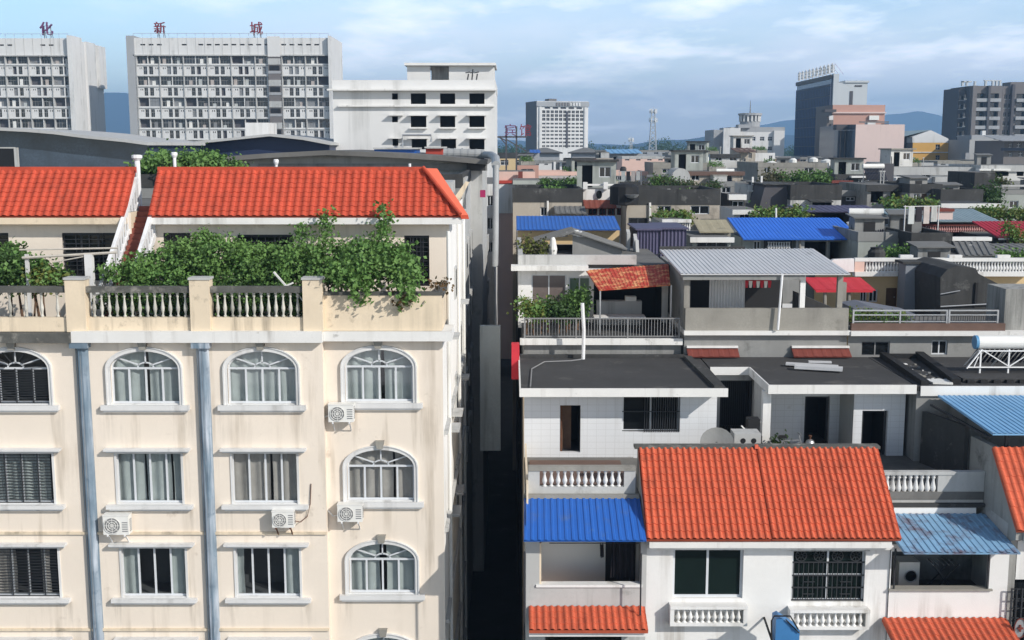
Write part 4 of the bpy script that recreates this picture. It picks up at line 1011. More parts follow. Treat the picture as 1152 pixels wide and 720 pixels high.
m = MB(); m.tube([p, (p[0]+.02,p[1],(p[2]+q[2])/2), (p[0]-.05,p[1],q[2])], .07, WMETAL, 8); m.build('shaft', mp)
m = MB(); m.tube([p, (p[0]-.5,p[1]-.4,ZRF+.02), (p[0]-1.5,p[1]-.6,ZRF+.02), (p[0]-2.0,p[1]-2,ZRF+.02), (p[0]-2.1,38.3,ZRF+.03)], .025, PLG, 6); m.build('cable', mp)
# junk on the roof terrace
sd = thing('satellite_dish', 'grey satellite dish leaning on the white tiled wall beside the dark barred doorway', 'satellite dish', at(806,503,36.5))
m = MB(); c = Vector(at(806,497,36.6)); 
for i in range(4):
    r0, r1 = .55*i/4, .55*(i+1)/4
    for j in range(20):
        a, b = j*math.pi/10, (j+1)*math.pi/10
        P = lambda r, t: (c.x+r*math.cos(t), c.y+.25*r*math.sin(t)-.25*(r*r), c.z+.85*r*math.sin(t))
        m.face([P(r0,a),P(r1,a),P(r1,b),P(r0,b)], GPL)
m.build('reflector', sd); m = MB(); m.bar((c.x,c.y+.1,ZTER),(c.x,c.y+.02,c.z),.06,DMETAL); m.bar((c.x,c.y,c.z-.4),(c.x,c.y-.4,c.z),.03,DMETAL); m.build('mount', sd)
gs = thing('sink_block', 'grey concrete sink block with two round holes before the dark barred doorway', 'sink', at(840,503,37.5))
m = MB(); x0, x1 = px(826,497,37.4), px(856,497,37.4); z1 = pz(488,37.4); m.box(x0, x1, 37.4, 38.1, ZTER-.04, z1, WPL2); m.build('block', gs)
m = MB()
for u in (836, 848):
    c = at(u,496,37.39); m.face([(c[0]+.09*math.cos(i*math.pi/8), 37.392, c[2]+.09*math.sin(i*math.pi/8)) for i in range(16)], BLK)
m.build('hole', gs)
m = MB(); x0, x1 = px(820,480,38.3), px(858,480,38.3); m.box(x0, x1, 38.3, 38.9, ZTER-.03, ZTER+.9, DPL); m.bar((x0,38.2,ZTER+.9),(x1,38.6,ZTER+1.35),.06,PLG); m.bar((x0+.4,38.2,ZTER+1.3),(x0+.9,38.3,ZTER+.8),.04,PLW); m.box(x1-.5,x1-.1,38.25,38.7,ZTER+.9,ZTER+1.5,BLK)
tag(m.build('junk_heap', loc=((x0+x1)/2,38.5,ZTER)), 'dark heap of household junk in the barred doorway behind the concrete sink', 'junk')
bk = thing('bicycle', 'bicycle parked on the roof terrace against the white tiled recess', 'bicycle', at(890,503,38.2))
cx, y, z0 = px(888,495,38.4), 38.4, ZTER-.03
for dx in (-.5, .5):
    m = MB(); m.tube([(cx+dx+.32*math.cos(i*math.pi/9), y, z0+.33+.32*math.sin(i*math.pi/9)) for i in range(19)], .028, BLK, 6)
    for i in range(9): t_ = i*2*math.pi/9; m.bar((cx+dx,y,z0+.33),(cx+dx+.3*math.cos(t_),y,z0+.33+.3*math.sin(t_)),.008,GALV)
    m.build('wheel', bk)
m = MB()
for a, b in (((-.5,.33),(-.2,.75)),((-.2,.75),(.35,.78)),((-.05,.3),(.35,.72)),((-.05,.3),(-.22,.85)),((-.5,.33),(-.05,.3)),((.5,.33),(.33,.95))): m.bar((cx+a[0],y,z0+a[1]),(cx+b[0],y,z0+b[1]),.035,GALV)
m.build('frame', bk); m = MB(); m.box(cx-.36,cx-.1,y-.08,y+.08,z0+.85,z0+.93,BLK); m.build('saddle', bk); m = MB(); m.tube([(cx+.33,y-.25,z0+.98),(cx+.36,y,z0+1.0),(cx+.33,y+.25,z0+.98)],.02,GALV,6); m.build('handlebar', bk)
pot = thing('potted_plant', 'dark potted plant beside the bicycle on the roof terrace', 'plant', at(875,503,38.7))
c = at(874,503,38.7); m = MB(); m.lathe([(.14,0),(.2,.28),(.21,.3),(.15,.3)], c[0], 38.7, DPL, 10, ZTER-.03); m.build('pot', pot); m = MB(); foliage(m, [(c[0],38.7,ZTER+.5,.3,.25,.25)], 160, .13, LEAFD, 4); m.build('foliage', pot)
pot = thing('gas_bottle', 'grey gas bottle standing by the dark doorway of the roof terrace', 'gas bottle', at(911,503,38.8))
c = at(911,503,38.8); m = MB(); m.lathe([(.14,0),(.17,.05),(.17,.55),(.13,.65),(.05,.7)], c[0], 38.8, GALV, 12, ZTER-.03); m.build('body', pot); m = MB(); m.lathe([(.035,.7),(.035,.78),(.06,.8),(.06,.84)], c[0], 38.8, RUST, 8, ZTER-.03); m.build('valve', pot)
# laundry and airer
m = MB()
for u, w_, v0, v1 in ((677,4,612,628),(690,5,610,650),(697,6,610,654),(704,5,611,650),(711,6,612,655)):
    a, b = at(u-w_/2,v0,33.6), at(u+w_/2,v1,33.6); k = m.mi(CLOTHD); n = 5; n0 = len(m.v)
    for i in range(n+1):
        x = a[0]+(b[0]-a[0])*i/n
        for z in (a[2], (a[2]+b[2])/2, b[2]+.05*(i%2)): m.v.append((x+.01*math.sin(z*5), 33.6+.05*math.sin(i*2.1+z), z))
    for i in range(n):
        for j in range(2): m.f.append((n0+i*3+j,n0+(i+1)*3+j,n0+(i+1)*3+j+1,n0+i*3+j+1)); m.m.append(k)
m.tube([at(618,611,33.6), at(719,611,33.6)], .015, DMETAL, 6)
tag(m.build('laundry', loc=at(695,630,33.6)), 'dark laundry on a line under the deep blue awning', 'laundry')
ar = thing('clothes_airer', 'folding clothes airer with crossed legs on the balcony below the peeling awning', 'clothes airer', at(1055,665,34))
m = MB(); c = at(1060,650,34.1); z0 = 10.2
for dy in (0, .5): m.bar((c[0]-.5,34+dy,z0),(c[0]+.45,34+dy,z0+1.1),.035,DMETAL); m.bar((c[0]+.5,34+dy,z0),(c[0]-.3,34+dy,z0+1.1),.035,DMETAL)
m.build('crossed_leg', ar); m = MB()
for i in range(6): m.bar((c[0]-.35+i*.16,33.95,z0+1.1),(c[0]-.35+i*.16,34.55,z0+1.1),.02,GALV)
m.build('rail', ar)
wm = thing('washing_machine', 'white washing machine in shade on the balcony below the peeling awning', 'washing machine', at(1022,665,34.6))
c = at(1020,650,34.8); m = MB(); m.box(c[0]-.32,c[0]+.32,34.6,35.2,10.2,11.15,PLW); m.build('cabinet', wm)
m = MB(); m.face([(c[0]+.05+.18*math.cos(i*math.pi/9),34.594,10.7+.18*math.sin(i*math.pi/9)) for i in range(18)], DGLASS); m.tube([(c[0]+.05+.19*math.cos(i*math.pi/9),34.585,10.7+.19*math.sin(i*math.pi/9)) for i in range(19)],.02,GALV,6); m.build('door', wm)
bb_ = thing('blue_cabinet', 'bright blue metal box in a black tube frame below the lattice barred window', 'box', at(885,722,31.6))
m = MB(); p0, p1 = at(873,697,31.7), at(899,726,31.7); m.prism([(p0[0],p0[2]),(p0[0]+.12,p0[2]+.06),(p1[0],p0[2]-.33),(p1[0],p1[2]),(p0[0]+.0,p1[2])], 'y', 31.7, 32.2, BOXB); m.build('panel', bb_)
m = MB()
m.tube([at(868,724,31.6),at(868,698,31.6),at(871,693,31.6),at(889,693,31.6),at(898,708,31.6)], .025, BLK, 6); m.tube([at(884,697,31.66),at(899,712,31.66)], .02, BLK, 6); m.bar((p0[0]-.05,31.6,p1[2]),(p0[0]-.05,32.99,p1[2]+.3),.05,BLK); m.build('frame', bb_)
# =================================================================== RIGHT: SECOND ROW (railed terraces)
HC = thing('terrace_house', 'pale house with a railed terrace under a mottled orange canopy', 'house', (3.4, 44.3, 0))
xc0, xc1 = px(585,385,44.3), px(768,385,44.3); zC = pz(388,44.3)
mb = MB(); mb.box(xc0+.15, xc1-.02, 44.5, 58, 0, zC, GPL)
yw = 48.6; zu = pz(302,48.4)
sl = (px(598,330,yw), px(637,330,yw), zC+.1, pz(309,yw)); s2 = (px(640,330,yw), px(664,330,yw), zC+.1, pz(312,yw)); s3 = (px(668,330,yw), px(745,330,yw), zC+.05, pz(309,yw))
wall_open(mb, px(583,330,yw), xc1-.02, zC, zu, yw, [sl, s2, s3+(.2,2.0)], WPL, room=.6, mroom=INTERB)
mb.face([(px(583,330,yw),yw,zC),(px(583,330,yw),58,zC),(px(583,330,yw),58,zu),(px(583,330,yw),yw,zu)], WPL2); mb.face([(xc1-.02,yw,zC),(xc1-.02,58,zC),(xc1-.02,58,zu),(xc1-.02,yw,zu)], DPL)
mb.build('wall', HC)
for s_, mp_ in ((sl, pbr('brown_grey_glass', (.16,.13,.12), .3, .2, 1)), (s2, pbr('green_tinted_glass', (.10,.16,.11), .3, .2, 1))): win_mesh(s_[1]-s_[0], s_[3]-s_[2], 2, 1, .05, ALU, mp_, 'sliding_door', HC, (s_[0]+s_[1])/2, yw+.1, s_[2])
m = MB(); m.box(xc0, xc1, 44.25, 44.5, zC+.003, pz(381,44.3), BAND); m.box(xc0+.1, xc1, 44.503, 48.58, zC+.003, pz(381,44.3)-.02, DPL); m.build('terrace_slab', HC)  # floor behind the edge is dark to carry the terrace's shade
railing(HC, xc0+.15, xc1-.1, 44.4, pz(381,44.3), pz(358,44.3), 52, PLG, 4)
m = MB(); m.box(px(575,302,47.9), px(662,302,47.9), 47.9, yw-.003, zu-.05, zu+.16, BAND); m.build('canopy_slab', HC)
m = MB(); m.box(px(583,300,48.4), px(716,300,48.4), 48.4, 48.65, zu+.163, pz(287,48.4), WPL2); m.box(px(583,300,48.4), xc1, 48.653, 58, zu-.003, zu+.12, ROOFG); m.box(px(583,300,48.4), px(583,300,48.4)+.2, 48.653, 58, zu+.123, pz(287,48.4), WPL2); m.build('parapet', HC)
a = MB(); A = at(674,326,45.6); B_ = at(754,320,45.6); Cc = at(659,304,48.3); D_ = at(752,297,48.3); sheet_roof(a, A, B_, Cc, D_, MOTTLE, .13, .015); a.build('mottled_canopy', HC)
m = MB()
for p in (A, B_): m.tube([(p[0]+.05,p[1]+.05,zC),(p[0]+.05,p[1]+.05,p[2]-.03)], .035, GALV, 6)
m.build_each('canopy_post', HC)
m = MB(); x0 = px(573,410,42); m.box(-.02, XB0-.14, 43.2, 43.6, pz(428,43), pz(388,43), REDC); m.build('red_panel', HC)
tb = thing('work_table', 'white topped work table in the shade of the mottled canopy', 'table', at(695,372,46.5))
m = MB(); a, b = at(668,355,46.5), at(726,355,46.5); m.box(a[0], b[0], 46.3, 47.1, zC+.75, zC+.8, WPL); m.build('tabletop', tb)
for x in (a[0]+.05, b[0]-.05):
    for y in (46.35, 47.05): m = MB(); m.box(x-.025, x+.025, y-.025, y+.025, zC+.02, zC+.748, DMETAL); m.build('leg', tb)
ck = thing('storage_cabinet', 'white cabinet with a box on top at the back of the canopied terrace', 'cabinet', at(695,355,48.0))
m = MB(); a, b = at(672,342,47.9), at(722,342,47.9); m.box(a[0], b[0], 47.9, 48.4, zC+.02, pz(339,47.9), WPL2); m.build('cabinet', ck); m = MB(); a, b = at(704,338,47.9), at(716,338,47.9); m.box(a[0], b[0], 47.95, 48.35, pz(339,47.9)+.003, pz(334,47.9), PLW); m.build('box', ck)
plant('potted_shrub', 'green shrub with pale leaves at the alley end of the railed terrace', 'shrub', 588, 613, 333, 362, 45.0, 1.0, [LEAF, LEAFY], 1300, .14, lumps=3, base=zC+.2)
plant('potted_shrub', 'dark green shrub behind the middle of the terrace railing', 'shrub', 612, 645, 336, 362, 45.2, 1.2, [LEAFD], 1500, .14, lumps=3, base=zC+.2)
plant('potted_tree', 'light green small tree beside the sliding doors of the railed terrace', 'tree', 636, 662, 318, 360, 46.2, 1.1, [LEAF, LEAFD], 1500, .14, lumps=3, base=zC+.2, part='crown', trunk=True)
# --- D: grey sheet roof terrace
HD = thing('terrace_house', 'house with a grey sheet metal roof over a bare concrete parapet terrace', 'house', (9.8, 44, 0))
xd0, xd1 = px(771,372,44), px(955,372,44); zD = pz(377,44)
lw = MB(); lw.box(xd0, xd1, 44.2, 56, 0, zD-.003, GPL); lw.box(xd0, xd0+.2, 44.3, 52, zD, zD+2.3, GPL); lw.box(xd0+.2, xd1-1.3, 49.5, 49.7, zD, zD+2.4, BLK); lw.box(xd1-1.3, xd1, 51.9, 52, zD, zD+1.5, GPL)  # back wall is black so the interior's shade sits in its colour
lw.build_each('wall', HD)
m = MB(); m.box(xd0-.05, xd1+.05, 43.95, 51.8, zD, zD+.17, BAND); m.build('terrace_slab', HD)
m = MB(); m.box(xd0, xd1-.02, 44.05, 44.25, zD+.173, pz(347,44.05), CONC); m.build('parapet', HD)
a = MB(); zf, zk = pz(308,43.9), pz(281,48.6)
sheet_roof(a, at(766,308,43.9), at(957,308,43.9), (px(742,281,48.6),48.6,zk), (px(915,279,48.6),48.6,zk+.05), MGREY, .17, .02); a.build('sheet_metal_roof', HD)
m = MB(); m.box(px(742,281,48.7), px(838,281,48.7), 48.66, 48.8, zk-.1, zk+.13, DPL); m.box(px(768,310,44.1), px(905,310,44.1), 44.0, 44.12, zf-.25, zf-.08, GPL); m.build_each('roof_beam', HD)
m = MB()
p0, p1 = at(880,309,43.9), at(875,371,43.85); m.tube([p1, p0], .05, WMETAL, 8)
for u in (772, 902, 944): p = at(u,350,44.3); m.box(p[0]-.1, p[0]+.1, 44.26, 44.46, zD+.18, zf-.1, CONC if u != 902 else WPL)
m.build_each('column', HD)
a = MB(); p0, p1 = px(798,330,46.5), px(838,330,46.5); q0_, q1_ = zD+.2, zf-.0
k = a.mi(MTEAL); n = 24
for i in range(n):
    x0, x1 = p0+(p1-p0)*i/n, p0+(p1-p0)*(i+1)/n; y0, y1 = 46.5+.05*(i%2), 46.5+.05*((i+1)%2); a.face([(x0,y0,q0_),(x1,y1,q0_),(x1,y1,q1_),(x0,y0,q1_)], MGREY)
a.build('corrugated_partition', HD)
a = MB(); A = at(838,316,46.6); B_ = at(868,316,46.6); sheet_roof(a, A, B_, (A[0],47.6,A[2]+.35), (B_[0],47.6,B_[2]+.35), REDC, .3, .01)
for i in range(7):
    x = A[0]+(B_[0]-A[0])*(i+.5)/7; w_ = (B_[0]-A[0])/14; a.face([(x-w_,46.595,A[2]),(x+w_,46.595,A[2]),(x+w_*.6,46.595,A[2]-.28),(x-w_*.6,46.595,A[2]-.28)], PLW if i % 2 else REDC)
a.build('scalloped_awning', HD)
m = MB(); p = at(900,340,45.5); m.prism([(px(898,330,45.4), pz(330,45.4)), (px(936,346,45.4), pz(346,45.4)), (px(936,346,45.4), zD+.2), (px(898,330,45.4), zD+.2)], 'y', 45.4, 46.3, DPL); m.build('stair_wall', HD)
for u0, u1, lab in ((774,832,''),(893,958,'')):
    a = MB(); zf_, zk_ = pz(401,43.75), pz(391,44.19); x0, x1 = px(u0,400,43.75), px(u1,400,43.75); sheet_roof(a, (x0,43.7,zf_), (x1,43.7,zf_), (x0,44.19,zk_), (x1,44.19,zk_), BRICKR, .4, .012); a.box(x0, x1, 44.05, 44.195, zk_+.003, zk_+.08, WPL); a.build('window_awning', HD)
# --- H: railed terrace right of D
HH = thing('terrace_house', 'grey house with brown ledge terrace behind white double rails and two small windows', 'house', (16, 44, 0))
xh0, xh1 = xd1+.06, px(1132,372,44); wv = (px(969,392,44.25), px(1001,392,44.25), pz(401,44.25), pz(384,44.25)); wv2 = (px(1048,392,44.25), px(1066,392,44.25), pz(399,44.25), pz(383,44.25))
mb = MB(); wall_open(mb, xh0, 22, 0, zD-.003, 44.25, [wv, wv2], GPL, room=.4, mroom=INTERB); mb.face([(xh0,44.25,zD),(22,44.25,zD),(22,49,zD),(xh0,49,zD)], ROOFG)
mb.box(xh1, 22, 44.26, 46, zD, pz(325,44.3), CONCS)
mb.build('wall', HH)
for w in (wv, wv2): win_mesh(w[1]-w[0], w[3]-w[2], 2, 1, .05, PLG if w is wv else ALU, DGLASS, 'window', HH, (w[0]+w[1])/2, 44.33, w[2])
m = MB(); m.box(xh0, 22, 43.9, 44.245, zD-.02, zD+.16, BAND); m.build('terrace_slab', HH)
m = MB(); m.box(xh0+.05, xh1-.02, 44.05, 44.24, zD+.163, pz(364,44.05), BROWNL); m.build('ledge', HH)
railing(HH, xh0+.1, px(1066,355,44.15), 44.15, pz(364,44.15), pz(348.5,44.15), 22, GALV, 3, double=True, mbar=DMETAL)
railing(HH, px(1067,355,44.2), xh1-.25, 44.2, pz(364,44.2), pz(348.5,44.2), 22, GALV, 2, double=True, mbar=DMETAL)
plant('roof_bed_plants', 'yellow green weeds growing behind the white double rails', 'plants', 960, 1022, 349, 367, 44.5, 1.2, [LEAFY, LEAF], 2400, .11, lumps=6, base=zD)
m = MB(); p = at(960,348,46.5); k = at(1030,352,46.5); m.prism([(p[0],zD+.02),(k[0],zD+.02),(k[0],zD+.45),(p[0]+.6,zD+.8),(p[0],zD+.7)], 'y', 46.5, 48.4, pbr('grey_tarpaulin', (.16,.17,.2), .7, .2, 1.5))
tag(m.build('tarpaulin', loc=(p[0]+1,47,zD)), 'blue grey tarpaulin draped over goods behind the weeds on the railed terrace', 'tarpaulin')
# =================================================================== MIDDLE ROWS
def ph(o, name, u0, u1, v0, v1, D, m, Y=None): return pbox(o.root, name, u0, u1, v0, v1, (Y if Y else o.Y-D), D, m)
GR = 'roofscape houses behind the front terraces'
# behind C : gabled shed and blue roofed room on its roof
o = house('beige roof room under a plain blue sheet roof behind the patched gable shed', 583, 697, 257, 58.6, 4, YELW, base=19.1, name='roof_room', cat='roof room')
awning(o.root, 581, 698, 258, 58.0, 243, 61.5, MBLUE, .2, .015, 'blue_roof')
sh_ = thing('patched_shed', 'patched gable shed with crumpled sheet roof and dark open doorway on the pale house', 'shed', at(648,287,53.5))
mb = MB(); Y = 53.5; z0 = 19.05
pk = at(646,262,Y); l = at(606,272,Y); r = at(700,280,Y)
dl, dr, dt = px(613,280,Y), px(644,280,Y), pz(262,Y)-.05
mb.face([(l[0],Y,z0),(dl,Y,z0),(dl,Y,l[2]+.1),(l[0],Y,l[2])], GPL); mb.face([(dr,Y,z0),(r[0],Y,z0),(r[0],Y,r[2]),(pk[0],Y,pk[2]),(dr,Y,pk[2]-.02)], GPL)
mb.box(l[0], r[0], Y+2.2, Y+2.3, z0, r[2], INTERB); mb.face([(r[0],Y,z0),(r[0],Y+2.3,z0),(r[0],Y+2.3,r[2]),(r[0],Y,r[2])], GPL); mb.build_each('wall', sh_)
mb = MB(); sheet_roof(mb, (l[0]-.2,Y-.3,l[2]), (l[0]-.2,Y+2.5,l[2]), (pk[0],Y-.3,pk[2]+.1), (pk[0],Y+2.5,pk[2]+.1), MSLATE, .3, .04); sheet_roof(mb, (r[0]+.2,Y-.3,r[2]), (r[0]+.2,Y+2.5,r[2]), (pk[0],Y-.3,pk[2]+.06), (pk[0],Y+2.5,pk[2]+.06), MSLATE, .3, .04); mb.build('roof', sh_)
m = MB(); rnd = random.Random(3)
for i in range(7):
    u = 628+i*4; p = at(u,262-abs(3-i)*-1.3,Y-.15); m.bar(p, (p[0]+.35,Y+.6,p[2]+rnd.uniform(-.1,.16)), .3, PLW if i%2 else MGREY, .05)
m.build('loose_sheet', sh_)
m = MB(); m.lathe([(.16,0),(.2,.3),(.12,.75),(.06,.85)], at(622,280,52.9)[0], 52.9, PLW, 10, z0)
tag(m.build('covered_basin', loc=at(622,285,52.9)), 'white covered bundle standing before the doorway of the patched shed', 'bundle')
plant('rooftop_plant', 'rough yellow green bush on the roof left of the patched shed', 'bush', 589, 612, 265, 290, 51.5, 1.2, [LEAFB, LEAFY], 1100, .15, lumps=3, base=19.05)
m = MB(); p = [at(697,258,56), at(706,263,55.5), at(714,270,55), at(716,288,54.6)]
for i in range(3):
    a, b = p[i], p[i+1]; m.prism([(a[1],19.0),(b[1],19.0),(b[1],b[2]),(a[1],a[2])] if abs(a[1]-b[1])>.01 else [(a[1],19),(b[1]+.1,19),(b[1]+.1,b[2]),(a[1],a[2])], 'x', b[0]-.02, b[0]+.14, WPL2)
tag(m.build('gable_wall', loc=p[3]), 'white edged curved wall end at the right of the patched shed', 'wall', kind='thing')
# purple sheds
for i, (u0, u1, vt, Y, lab) in enumerate(((717,742,259,56.5,'purple grey corrugated shed beside the curved white wall end'),(743,772,258,57.2,'purple grey corrugated shed with arched dark gap beside the white balusters'))):
    t = thing('corrugated_shed', lab, 'shed', at((u0+u1)/2,292,Y)); x0, x1 = px(u0,275,Y), px(u1,275,Y); z1 = pz(vt,Y)
    m = MB(); n = 14
    for k in range(n):
        a, b = x0+(x1-x0)*k/n, x0+(x1-x0)*(k+1)/n; m.face([(a,Y+.06*(k%2),15),(b,Y+.06*((k+1)%2),15),(b,Y+.06*((k+1)%2),z1),(a,Y+.06*(k%2),z1)], MPURP)
    m.box(x0, x1, Y+.1, Y+4, 15, z1-.1, DPL); m.build('wall', t)
    m = MB(); m.box(x0-.1, x1+.1, Y-.1, Y+4.1, z1, z1+.08, MPURP); m.build('roof', t)
    if i: m = MB(); c = at(764,288,Y); m.prism([(c[0]-.5,c[2]-1),(c[0]+.5,c[2]-1)]+[(c[0]+.5*math.cos(a*.3927),c[2]+.35*math.sin(a*.3927)) for a in range(9)], 'y', Y-.05, Y-.005, BLK); m.build('arched_hatch', t)
    else: m = MB(); m.tube([at(738,287,55.5),at(747,284,55.5),at(751,292,55.5)], .04, DMETAL, 6); m.build('bent_pipe', t)
# big blue roof house
o = house('house beneath the large bright blue sheet roof with a small baluster opening', 836, 968, 268, 63, 4.5, GPL, wins=[(848,856,271,290),(905,930,272,292,'o'),(934,962,272,292,'o')])
awning(o.root, 836, 971, 269, 62.0, 245, 66.8, MBRIGHT, .2, .022, 'bright_blue_roof')
m = MB()
for u in (900, 931, 960): m.tube([at(u,292,62.3), at(u,269,62.3)], .06, CONC, 6)
m.build_each('post', o.root)
b = pbox(o.root, 'balustrade', 861, 891, 271, 282, 62.6, .35, DPL); 
x0, x1 = px(863,276,62.55), px(889,276,62.55); balusters(b, x0, x1, 62.5, pz(281,62.5), pz(272,62.5), 9, TRIM, .07)
ph(o, 'pier', 896, 905, 270, 282, .6, WPL2)
o = house('small cream house with flat white slab and beige awning left of the bright blue roof', 779, 822, 267, 60, 5, WPL2, wins=[(784,818,271,279,'g')], slab=.25)
awning(o.root, 787, 826, 261, 61.5, 247, 64.0, pbr('dull_beige_sheet', (.36,.32,.22), .9, .2, 1, blot=.2), .6, .01, 'beige_awning'); ph(o, 'roof_block', 789, 822, 258, 268, .6, CONC, Y=62)
o = house('white house with short balustrade and black recess beside the purple sheds', 744, 777, 250, 66, 5, WPL2, wins=[(757,776,252,260,'o')])
x0, x1 = px(757,256,65.9), px(776,256,65.9); b = pbox(o.root, 'balustrade', 745, 778, 247, 250.5, 65.6, .38, WPL); balusters(b, x0, x1, 65.75, pz(260,65.75), pz(251,65.75), 8, TRIM, .07)
plant('rooftop_plant', 'yellow green hedge plants above the short white balustrade', 'plants', 741, 776, 238, 250, 70, 2, [LEAFY, LEAF], 1000, .2, lumps=5, base=pz(250,70)-.3)
# right of the blue roof
o = house('rough grey concrete house with flat roof right of the bright blue roof', 966, 1013, 261, 60, 6, GPL, DPL, wins=[(1004,1012,268,276,'w')], par=.5, parm=GPL)
ph(o, 'roof_block', 985, 1011, 254, 262, 1.2, WPL2, Y=62); m = MB(); m.tube([at(1024,300,59.8), at(1024,262,59.8)], .05, GALV, 6); m.build('drainpipe', o.root)
o = house('narrow house with two black openings beside the rough grey concrete house', 1012, 1027, 248, 63, 6, DPL, wins=[(1014,1026,250,262,'o'),(1014,1026,265,272,'o')])
o = house('dark stained blank house below the red balustrade', 1026, 1071, 262, 58, 6, DPL, DPL, par=.4, parm=DPL); pbox(o.root, 'blue_band', 1026, 1070, 281, 292, 57.75, .2, MPURP)
t = thing('shed', 'small shed with sloping dark grey sheet roof and white beam above', 'shed', at(1094,292,56))
m = MB(); m.box(px(1072,285,56), px(1116,285,56), 56.2, 59, 14, pz(286,56), DPL); m.build('wall', t); a = MB(); sheet_roof(a, at(1079,288,55.6), at(1120,287,55.6), at(1071,272,58.6), at(1112,272,58.6), MSLATE, .3, .04); a.build('roof', t)
pbox(t, 'beam', 1070, 1116, 267, 271, 58.9, .5, WPL)
# house I with white balustrade, yellow wall, red awning
o = house('peach and yellow house with brown door below a long white balustrade', 961, 1152, 308, 54, 7, YELW, DPL, wins=[(997,1010,324,345,'d'),(968,976,326,340,'w'),(978,988,326,340,'w')], x1=28)
pbox(o.root, 'slab', 962, 1160, 306, 311, 53.5, .45, BAND)
x0, x1 = px(972,298,53.7), px(1152,298,53.7); m = MB(); zA, zB = pz(305,53.7), pz(294,53.7); m.box(px(961,298,53.7), 27, 53.6, 53.85, zB, zB+.16, BAND); m.box(px(961,298,53.7), x0, 53.62, 53.83, zA-.05, zB-.003, PEACH)
for u in (1019, 1074, 1128): m.box(px(u,298,53.7)-.3, px(u,298,53.7)+.3, 53.6, 53.86, zB+.163, zB+.3, WPL)
bs = m.build('balustrade', o.root); balusters(bs, x0+.05, x1, 53.72, zA-.05, zB, 52, TRIM, .06)
a = awning(o.root, 917, 985, 326, 51.0, 312, 53.3, REDC, .5, .01, 'red_canvas_awning'); 
m = MB(); m.box(px(918,327,51.0), px(982,327,51.0), 51.0, 51.03, pz(329,51.0), pz(326,51.0), REDC)
for u in (928, 955): m.tube([at(u,345,51.2), at(u,326,51.2)], .08, CONC, 6)
m.build_each('awning_post', o.root); pbox(o.root, 'concrete_post', 944, 952, 318, 350, 49.5, .3, CONC)
m = MB(); p = at(945,302,53.2); m.prism([(px(915,305,53.2),pz(306,53.2)),(px(961,305,53.2),pz(306,53.2)),(px(961,290,53.2),pz(291,53.2)),(px(938,290,53.2),pz(292,53.2))], 'y', 53.2, 53.5, WPL); m.build('white_gable', o.root)
t = thing('house', 'blue grey rendered house end between the yellow wall and the black stained gable', 'house', at(1038,345,52.4))
m = MB(); m.box(px(1018,320,52.4), px(1058,320,52.4), 52.4, 53.4, 10, pz(297,52.4), pbr('blue_grey_render', (.24,.26,.29), .9, .12, .5, streak=.6, scol=(.45,.48,.5))); m.build('wall', t); pbox(t, 'roof_edge', 1016, 1060, 294.5, 297, 52.3, 1.15, DPL); pbox(t, 'meter_box', 1052, 1058, 308, 312, 52.2, .19, WPL)
t = thing('house', 'black stained rough gable stepping down to the right behind the railed terrace', 'house', at(1095,345,49.2))
m = MB(); P_ = [(px(u,v,49.2), pz(v,49.2)) for u, v in ((1058,312),(1066,303),(1078,299),(1098,302),(1101,308),(1134,325),(1134,372),(1058,372))]; m.prism(P_, 'y', 49.2, 53.3, DPL); m.build('wall', t)
m = MB()
m.tube([at(1058,331,49.1), at(1080,327,49.1)], .025, GALV, 5); m.tube([at(1058,345,49.1), at(1132,341,49.1)], .03, GALV, 5); m.build_each('pipe', t)
pbox(t, 'door_gap', 1097, 1100, 318, 345, 49.12, .1, BLK)
# pergola house
o = house('red balustraded house under a long teal grey sheet roof with a pink tank', 1012, 1122, 250, 72, 5, DPL, wins=[(1030,1042,252,258,'o')])
awning(o.root, 1012, 1126, 249, 71.0, 235, 75.5, MTEAL, .25, .02, 'teal_grey_roof')
b = pbox(o.root, 'red_balustrade', 1028, 1110, 256, 262, 71.4, .3, BRICKR); x0, x1 = px(1030,258,71.3), px(1108,258,71.3); balusters(b, x0, x1, 71.32, pz(261,71.3), pz(254,71.3), 30, pbr('pink_baluster', (.55,.30,.28), .8), .07)
pbox(o.root, 'red_rail', 1028, 1110, 252, 254, 71.2, .3, BRICKR)
t = thing('water_tank', 'pinkish water tank with red lid standing before the teal grey roof', 'tank', at(1059,250,70)); pbox(t, 'body', 1047, 1072, 238, 247, 69.6, 1.2, PINK); pbox(t, 'lid', 1045, 1074, 235, 238, 69.5, 1.4, BRICKR)
o = house('low house under a red sheet roof at the right border', 1119, 1160, 268, 66, 6, DPL, x1=45); awning(o.root, 1124, 1190, 268, 65, 249, 69, pbr('crimson_sheet', (.42,.02,.04), .6, .15, 1), .25, .025, 'red_roof'); pbox(o.root, 'white_gutter', 1124, 1190, 268, 270, 64.9, .12, WPL)
plant('rooftop_creeper', 'yellow green creeper growing over the red roof at the right border', 'creeper', 1134, 1150, 246, 275, 64.3, .8, [LEAFY, LEAF], 700, .17, lumps=3)
plant('rooftop_shrubs', 'dense green shrubs on the roof above the red sheet roof', 'shrubs', 1112, 1175, 233, 252, 76, 3, [LEAF, LEAFY], 3000, .18, lumps=5)
o = house('low house with long dark sloping roof below the red roof at the right border', 1119, 1160, 284, 60, 5, GPL, x1=45); awning(o.root, 1119, 1190, 284, 59.5, 274, 62.5, MSLATE, .4, .03, 'dark_roof')
plant('rooftop_plant', 'small green plants between white slabs under the dark sloping roof', 'plants', 1125, 1165, 283, 293, 57, 1.2, [LEAF], 700, .15, lumps=5)
